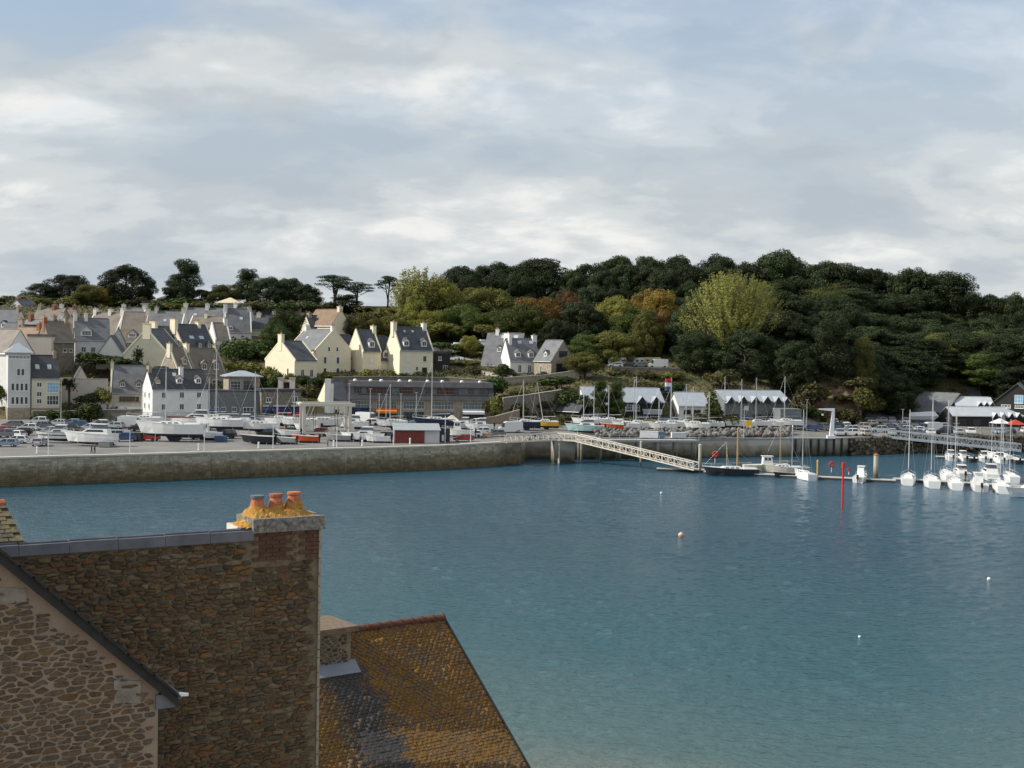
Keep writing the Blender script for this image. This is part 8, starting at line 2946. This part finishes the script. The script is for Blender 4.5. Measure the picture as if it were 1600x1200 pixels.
def tent(u, v, w, m, label):
    p = on_ground(u, v)
    t = thing('market_tent', label, 'tent', tuple(p), 0.1)
    q = MB()
    h = w / 2
    q.hexa([(-h, -h, 2.1), (h, -h, 2.1), (h, h, 2.1), (-h, h, 2.1)], [(-0.15, -0.15, 3.3), (0.15, -0.15, 3.3), (0.15, 0.15, 3.3), (-0.15, 0.15, 3.3)])
    q.build('canopy', m, t)
    for x in (-h + 0.1, h - 0.1):
        for y in (-h + 0.1, h - 0.1):
            MB().tube([(x, y, 0), (x, y, 2.15)], 0.04, 5).build('leg', METALG, t)


tent(1586, 676, 4.2, mat('red_canvas', (0.42, 0.06, 0.04), 0.8), 'red peaked canvas tent at the picture edge')
tent(1562, 674, 4.0, METALW, 'white peaked canvas tent beside the red tent')
tent(706, 672, 3.2, mat('cream_canvas', (0.68, 0.62, 0.52), 0.8), 'cream parasol tent before the shop building')
for u in (1430, 1445):
    pass
p = on_ground(1442, 660)
bt = thing('covered_boat', 'boat shrouded in white cover on the car park', 'boat', (p.x, p.y, p.z + 1.6))
q = MB()
q.hexa([(-4, -1.1, 0), (4, -1.1, 0.1), (4, 1.1, 0.1), (-4, 1.1, 0)], [(-3.6, -0.2, 1.0), (3.0, -0.2, 1.4), (3.0, 0.2, 1.4), (-3.6, 0.2, 1.0)])
q.build('cover', METALW, bt)
q = MB()
q.hexa([(-3.4, -0.5, -0.9), (3.0, -0.5, -0.9), (3.0, 0.5, -0.9), (-3.4, 0.5, -0.9)], [(-3.9, -1.0, -0.002), (3.9, -1.0, -0.002), (3.9, 1.0, -0.002), (-3.9, 1.0, -0.002)])
q.build('hull', GELW, bt)
for x in (-2, 2):
    for y in (-0.8, 0.8):
        MB().tube([(x, y, -1.6), (x, y * 0.8, -0.5)], 0.05, 5).build('prop_leg', METALG, bt)
# stacked pallets, crates and lockers that crowd the yard
CR = random.Random(31)
for i, (u, v, w, h, m, lab) in enumerate([(165, 699, 2.2, 0.9, GREYCLAD, 'grey locker under the cabin cruiser stern'), (214, 690, 2.0, 1.6, TIMBER, 'black wheeled cradle at the large yacht bow'), (345, 690, 2.2, 1.0, mat('blue_crate', (0.06, 0.12, 0.22), 0.7), 'blue crate under the catamaran'), (455, 678, 2.0, 1.2, mat('green_crate', (0.05, 0.12, 0.09), 0.7), 'green crate behind the red boat'),
                                          (535, 684, 1.6, 1.3, DKC, 'dark crate right of the hoist'), (760, 684, 2.4, 0.9, WOOD, 'wooden pallet stack near the gangway head'), (838, 682, 2.4, 0.8, NAVY, 'dark blue tarpaulin pile behind gangway rail'), (1060, 686, 3.2, 1.2, METALW, 'white box van body on the jetty'), (1014, 686, 4.0, 1.5, METALW, 'white cabin on the jetty'),
                                          (1030, 686, 2.2, 1.4, mat('steel_blue_box', (0.20, 0.27, 0.36), 0.6), 'blue grey locker on the jetty'), (645, 682, 2.0, 1.5, IVORY, 'ivory cabinet at the red shed corner')]):
    p = on_ground(u, v)
    t = thing('yard_crate', lab, 'crate', tuple(p), CR.uniform(-0.2, 0.2))
    MB().box(-w / 2, w / 2, -0.6, 0.6, 0.1, h).build('body', m, t)
    MB().box(-w / 2 - 0.04, w / 2 + 0.04, -0.64, 0.64, h + .002, h + 0.08).build('lid', m, t)
    for x in (-w / 2 + 0.15, w / 2 - 0.15):
        MB().box(x - 0.08, x + 0.08, -0.55, 0.55, 0, 0.098).build('runner', WOOD, t)
# tower crane far on the skyline
p = P(5, 485, 470)
tc_ = thing('distant_mast', 'thin cross armed mast on the skyline at the picture edge', 'mast', (p.x, p.y, p.z - 3))
hh = P(5, 461, 470).z - p.z + 3
MB().tube([(0, 0, 0), (0, 0, hh)], 0.16, 5).build('shaft', METALG, tc_)
MB().tube([(-2.4, 0, hh - 0.4), (3.0, 0, hh - 0.2)], 0.14, 5).build('arm', METALG, tc_)


# ------------------------------------------------------------------ people: one continuous body each
def person(u, v, deg, label, top, legs, hair, stride=0.12, p=None):
    p = p or on_ground(u, v)
    t = thing('person', label, 'person', tuple(p), math.radians(deg))
    m = bpy.data.materials.new('clothed_body')
    m.use_nodes = True
    nt = m.node_tree
    tc = nt.nodes.new('ShaderNodeTexCoord')
    sp = nt.nodes.new('ShaderNodeSeparateXYZ')
    nt.links.new(tc.outputs['Object'], sp.inputs[0])
    r = nt.nodes.new('ShaderNodeValToRGB')
    r.color_ramp.interpolation = 'CONSTANT'
    els = r.color_ramp.elements
    els.new(0.5)
    els.new(0.6)
    for e, (pos, c) in zip(els, [(0.0, (0.03, 0.03, 0.03)), (0.04, legs), (0.51, top), (0.83, (0.46, 0.29, 0.21))]):
        e.position = pos
        e.color = (*c, 1)
    dv_ = nt.nodes.new('ShaderNodeMath')
    dv_.operation = 'DIVIDE'
    dv_.inputs[1].default_value = 1.76
    nt.links.new(sp.outputs[2], dv_.inputs[0])
    nt.links.new(dv_.outputs[0], r.inputs[0])
    b_ = nt.nodes['Principled BSDF']
    b_.inputs['Roughness'].default_value = 0.85
    nt.links.new(r.outputs[0], b_.inputs['Base Color'])
    V = [((0, 0, .95), .15, .11), ((0, 0, 1.15), .145, .10), ((0, 0, 1.38), .16, .10), ((0, 0, 1.5), .055, .055), ((0.02, 0, 1.60), .085, .10), ((0.02, 0, 1.70), .075, .09),
         ((0, .10, .90), .10, .10), ((stride * .6, .11, .50), .065, .065), ((stride * .8, .11, .09), .045, .045), ((stride * .8 + .15, .12, .04), .04, .035),
         ((0, -.10, .90), .10, .10), ((-stride * .2, -.11, .50), .065, .065), ((-stride * 1.4, -.11, .10), .045, .045), ((-stride * 1.4 + .15, -.12, .04), .04, .035),
         ((0, .20, 1.40), .065, .065), ((-.04, .25, 1.14), .047, .047), ((.06, .25, .90), .035, .035), ((.09, .24, .80), .04, .025),
         ((0, -.20, 1.40), .065, .065), ((.05, -.25, 1.14), .047, .047), ((.14, -.24, .92), .035, .035), ((.18, -.23, .83), .04, .025)]
    E = [(0, 1), (1, 2), (2, 3), (3, 4), (4, 5), (0, 6), (6, 7), (7, 8), (8, 9), (0, 10), (10, 11), (11, 12), (12, 13), (2, 14), (14, 15), (15, 16), (16, 17), (2, 18), (18, 19), (19, 20), (20, 21)]
    me = bpy.data.meshes.new('body')
    me.from_pydata([q[0] for q in V], E, [])
    me.materials.append(m)
    o = add('body', me, t)
    sk = o.modifiers.new('skin', 'SKIN')
    for i, q in enumerate(V):
        me.skin_vertices[0].data[i].radius = (q[1], q[2])
    me.skin_vertices[0].data[0].use_root = True
    ss = o.modifiers.new('smooth', 'SUBSURF')
    ss.levels = ss.render_levels = 1
    hm = mat('hair_%d' % int(hair[0] * 1000), hair, 0.8, 0.2, 8)
    MB().lathe([(0.092, 1.62), (0.108, 1.68), (0.10, 1.74), (0.06, 1.79), (0.01, 1.80)], 10, (-0.005, 0)).build('hair', hm, t, smooth=True)
    return t


person(143, 709, 10, 'person in dark coat walking on the quay below the cabin cruiser', (0.06, 0.06, 0.07), (0.04, 0.045, 0.06), (0.05, 0.03, 0.02))
person(148, 709, 170, 'person in brown jacket beside the dark coated walker', (0.16, 0.10, 0.06), (0.05, 0.05, 0.06), (0.12, 0.08, 0.05), 0.05)
person(563, 695, 80, 'person in black standing by the white launch', (0.03, 0.03, 0.035), (0.03, 0.03, 0.04), (0.04, 0.03, 0.02), 0.02)
person(512, 698, 190, 'person in grey walking below the boat hoist', (0.16, 0.17, 0.18), (0.06, 0.07, 0.10), (0.06, 0.04, 0.03))
person(1186, 684, 200, 'person in red top among the boats by the boat store', (0.40, 0.08, 0.07), (0.05, 0.06, 0.10), (0.05, 0.03, 0.02), 0.05)
person(1203, 684, 20, 'person in pink top beside the one in red', (0.55, 0.28, 0.26), (0.30, 0.28, 0.24), (0.10, 0.06, 0.03), 0.05)

finish_labels()
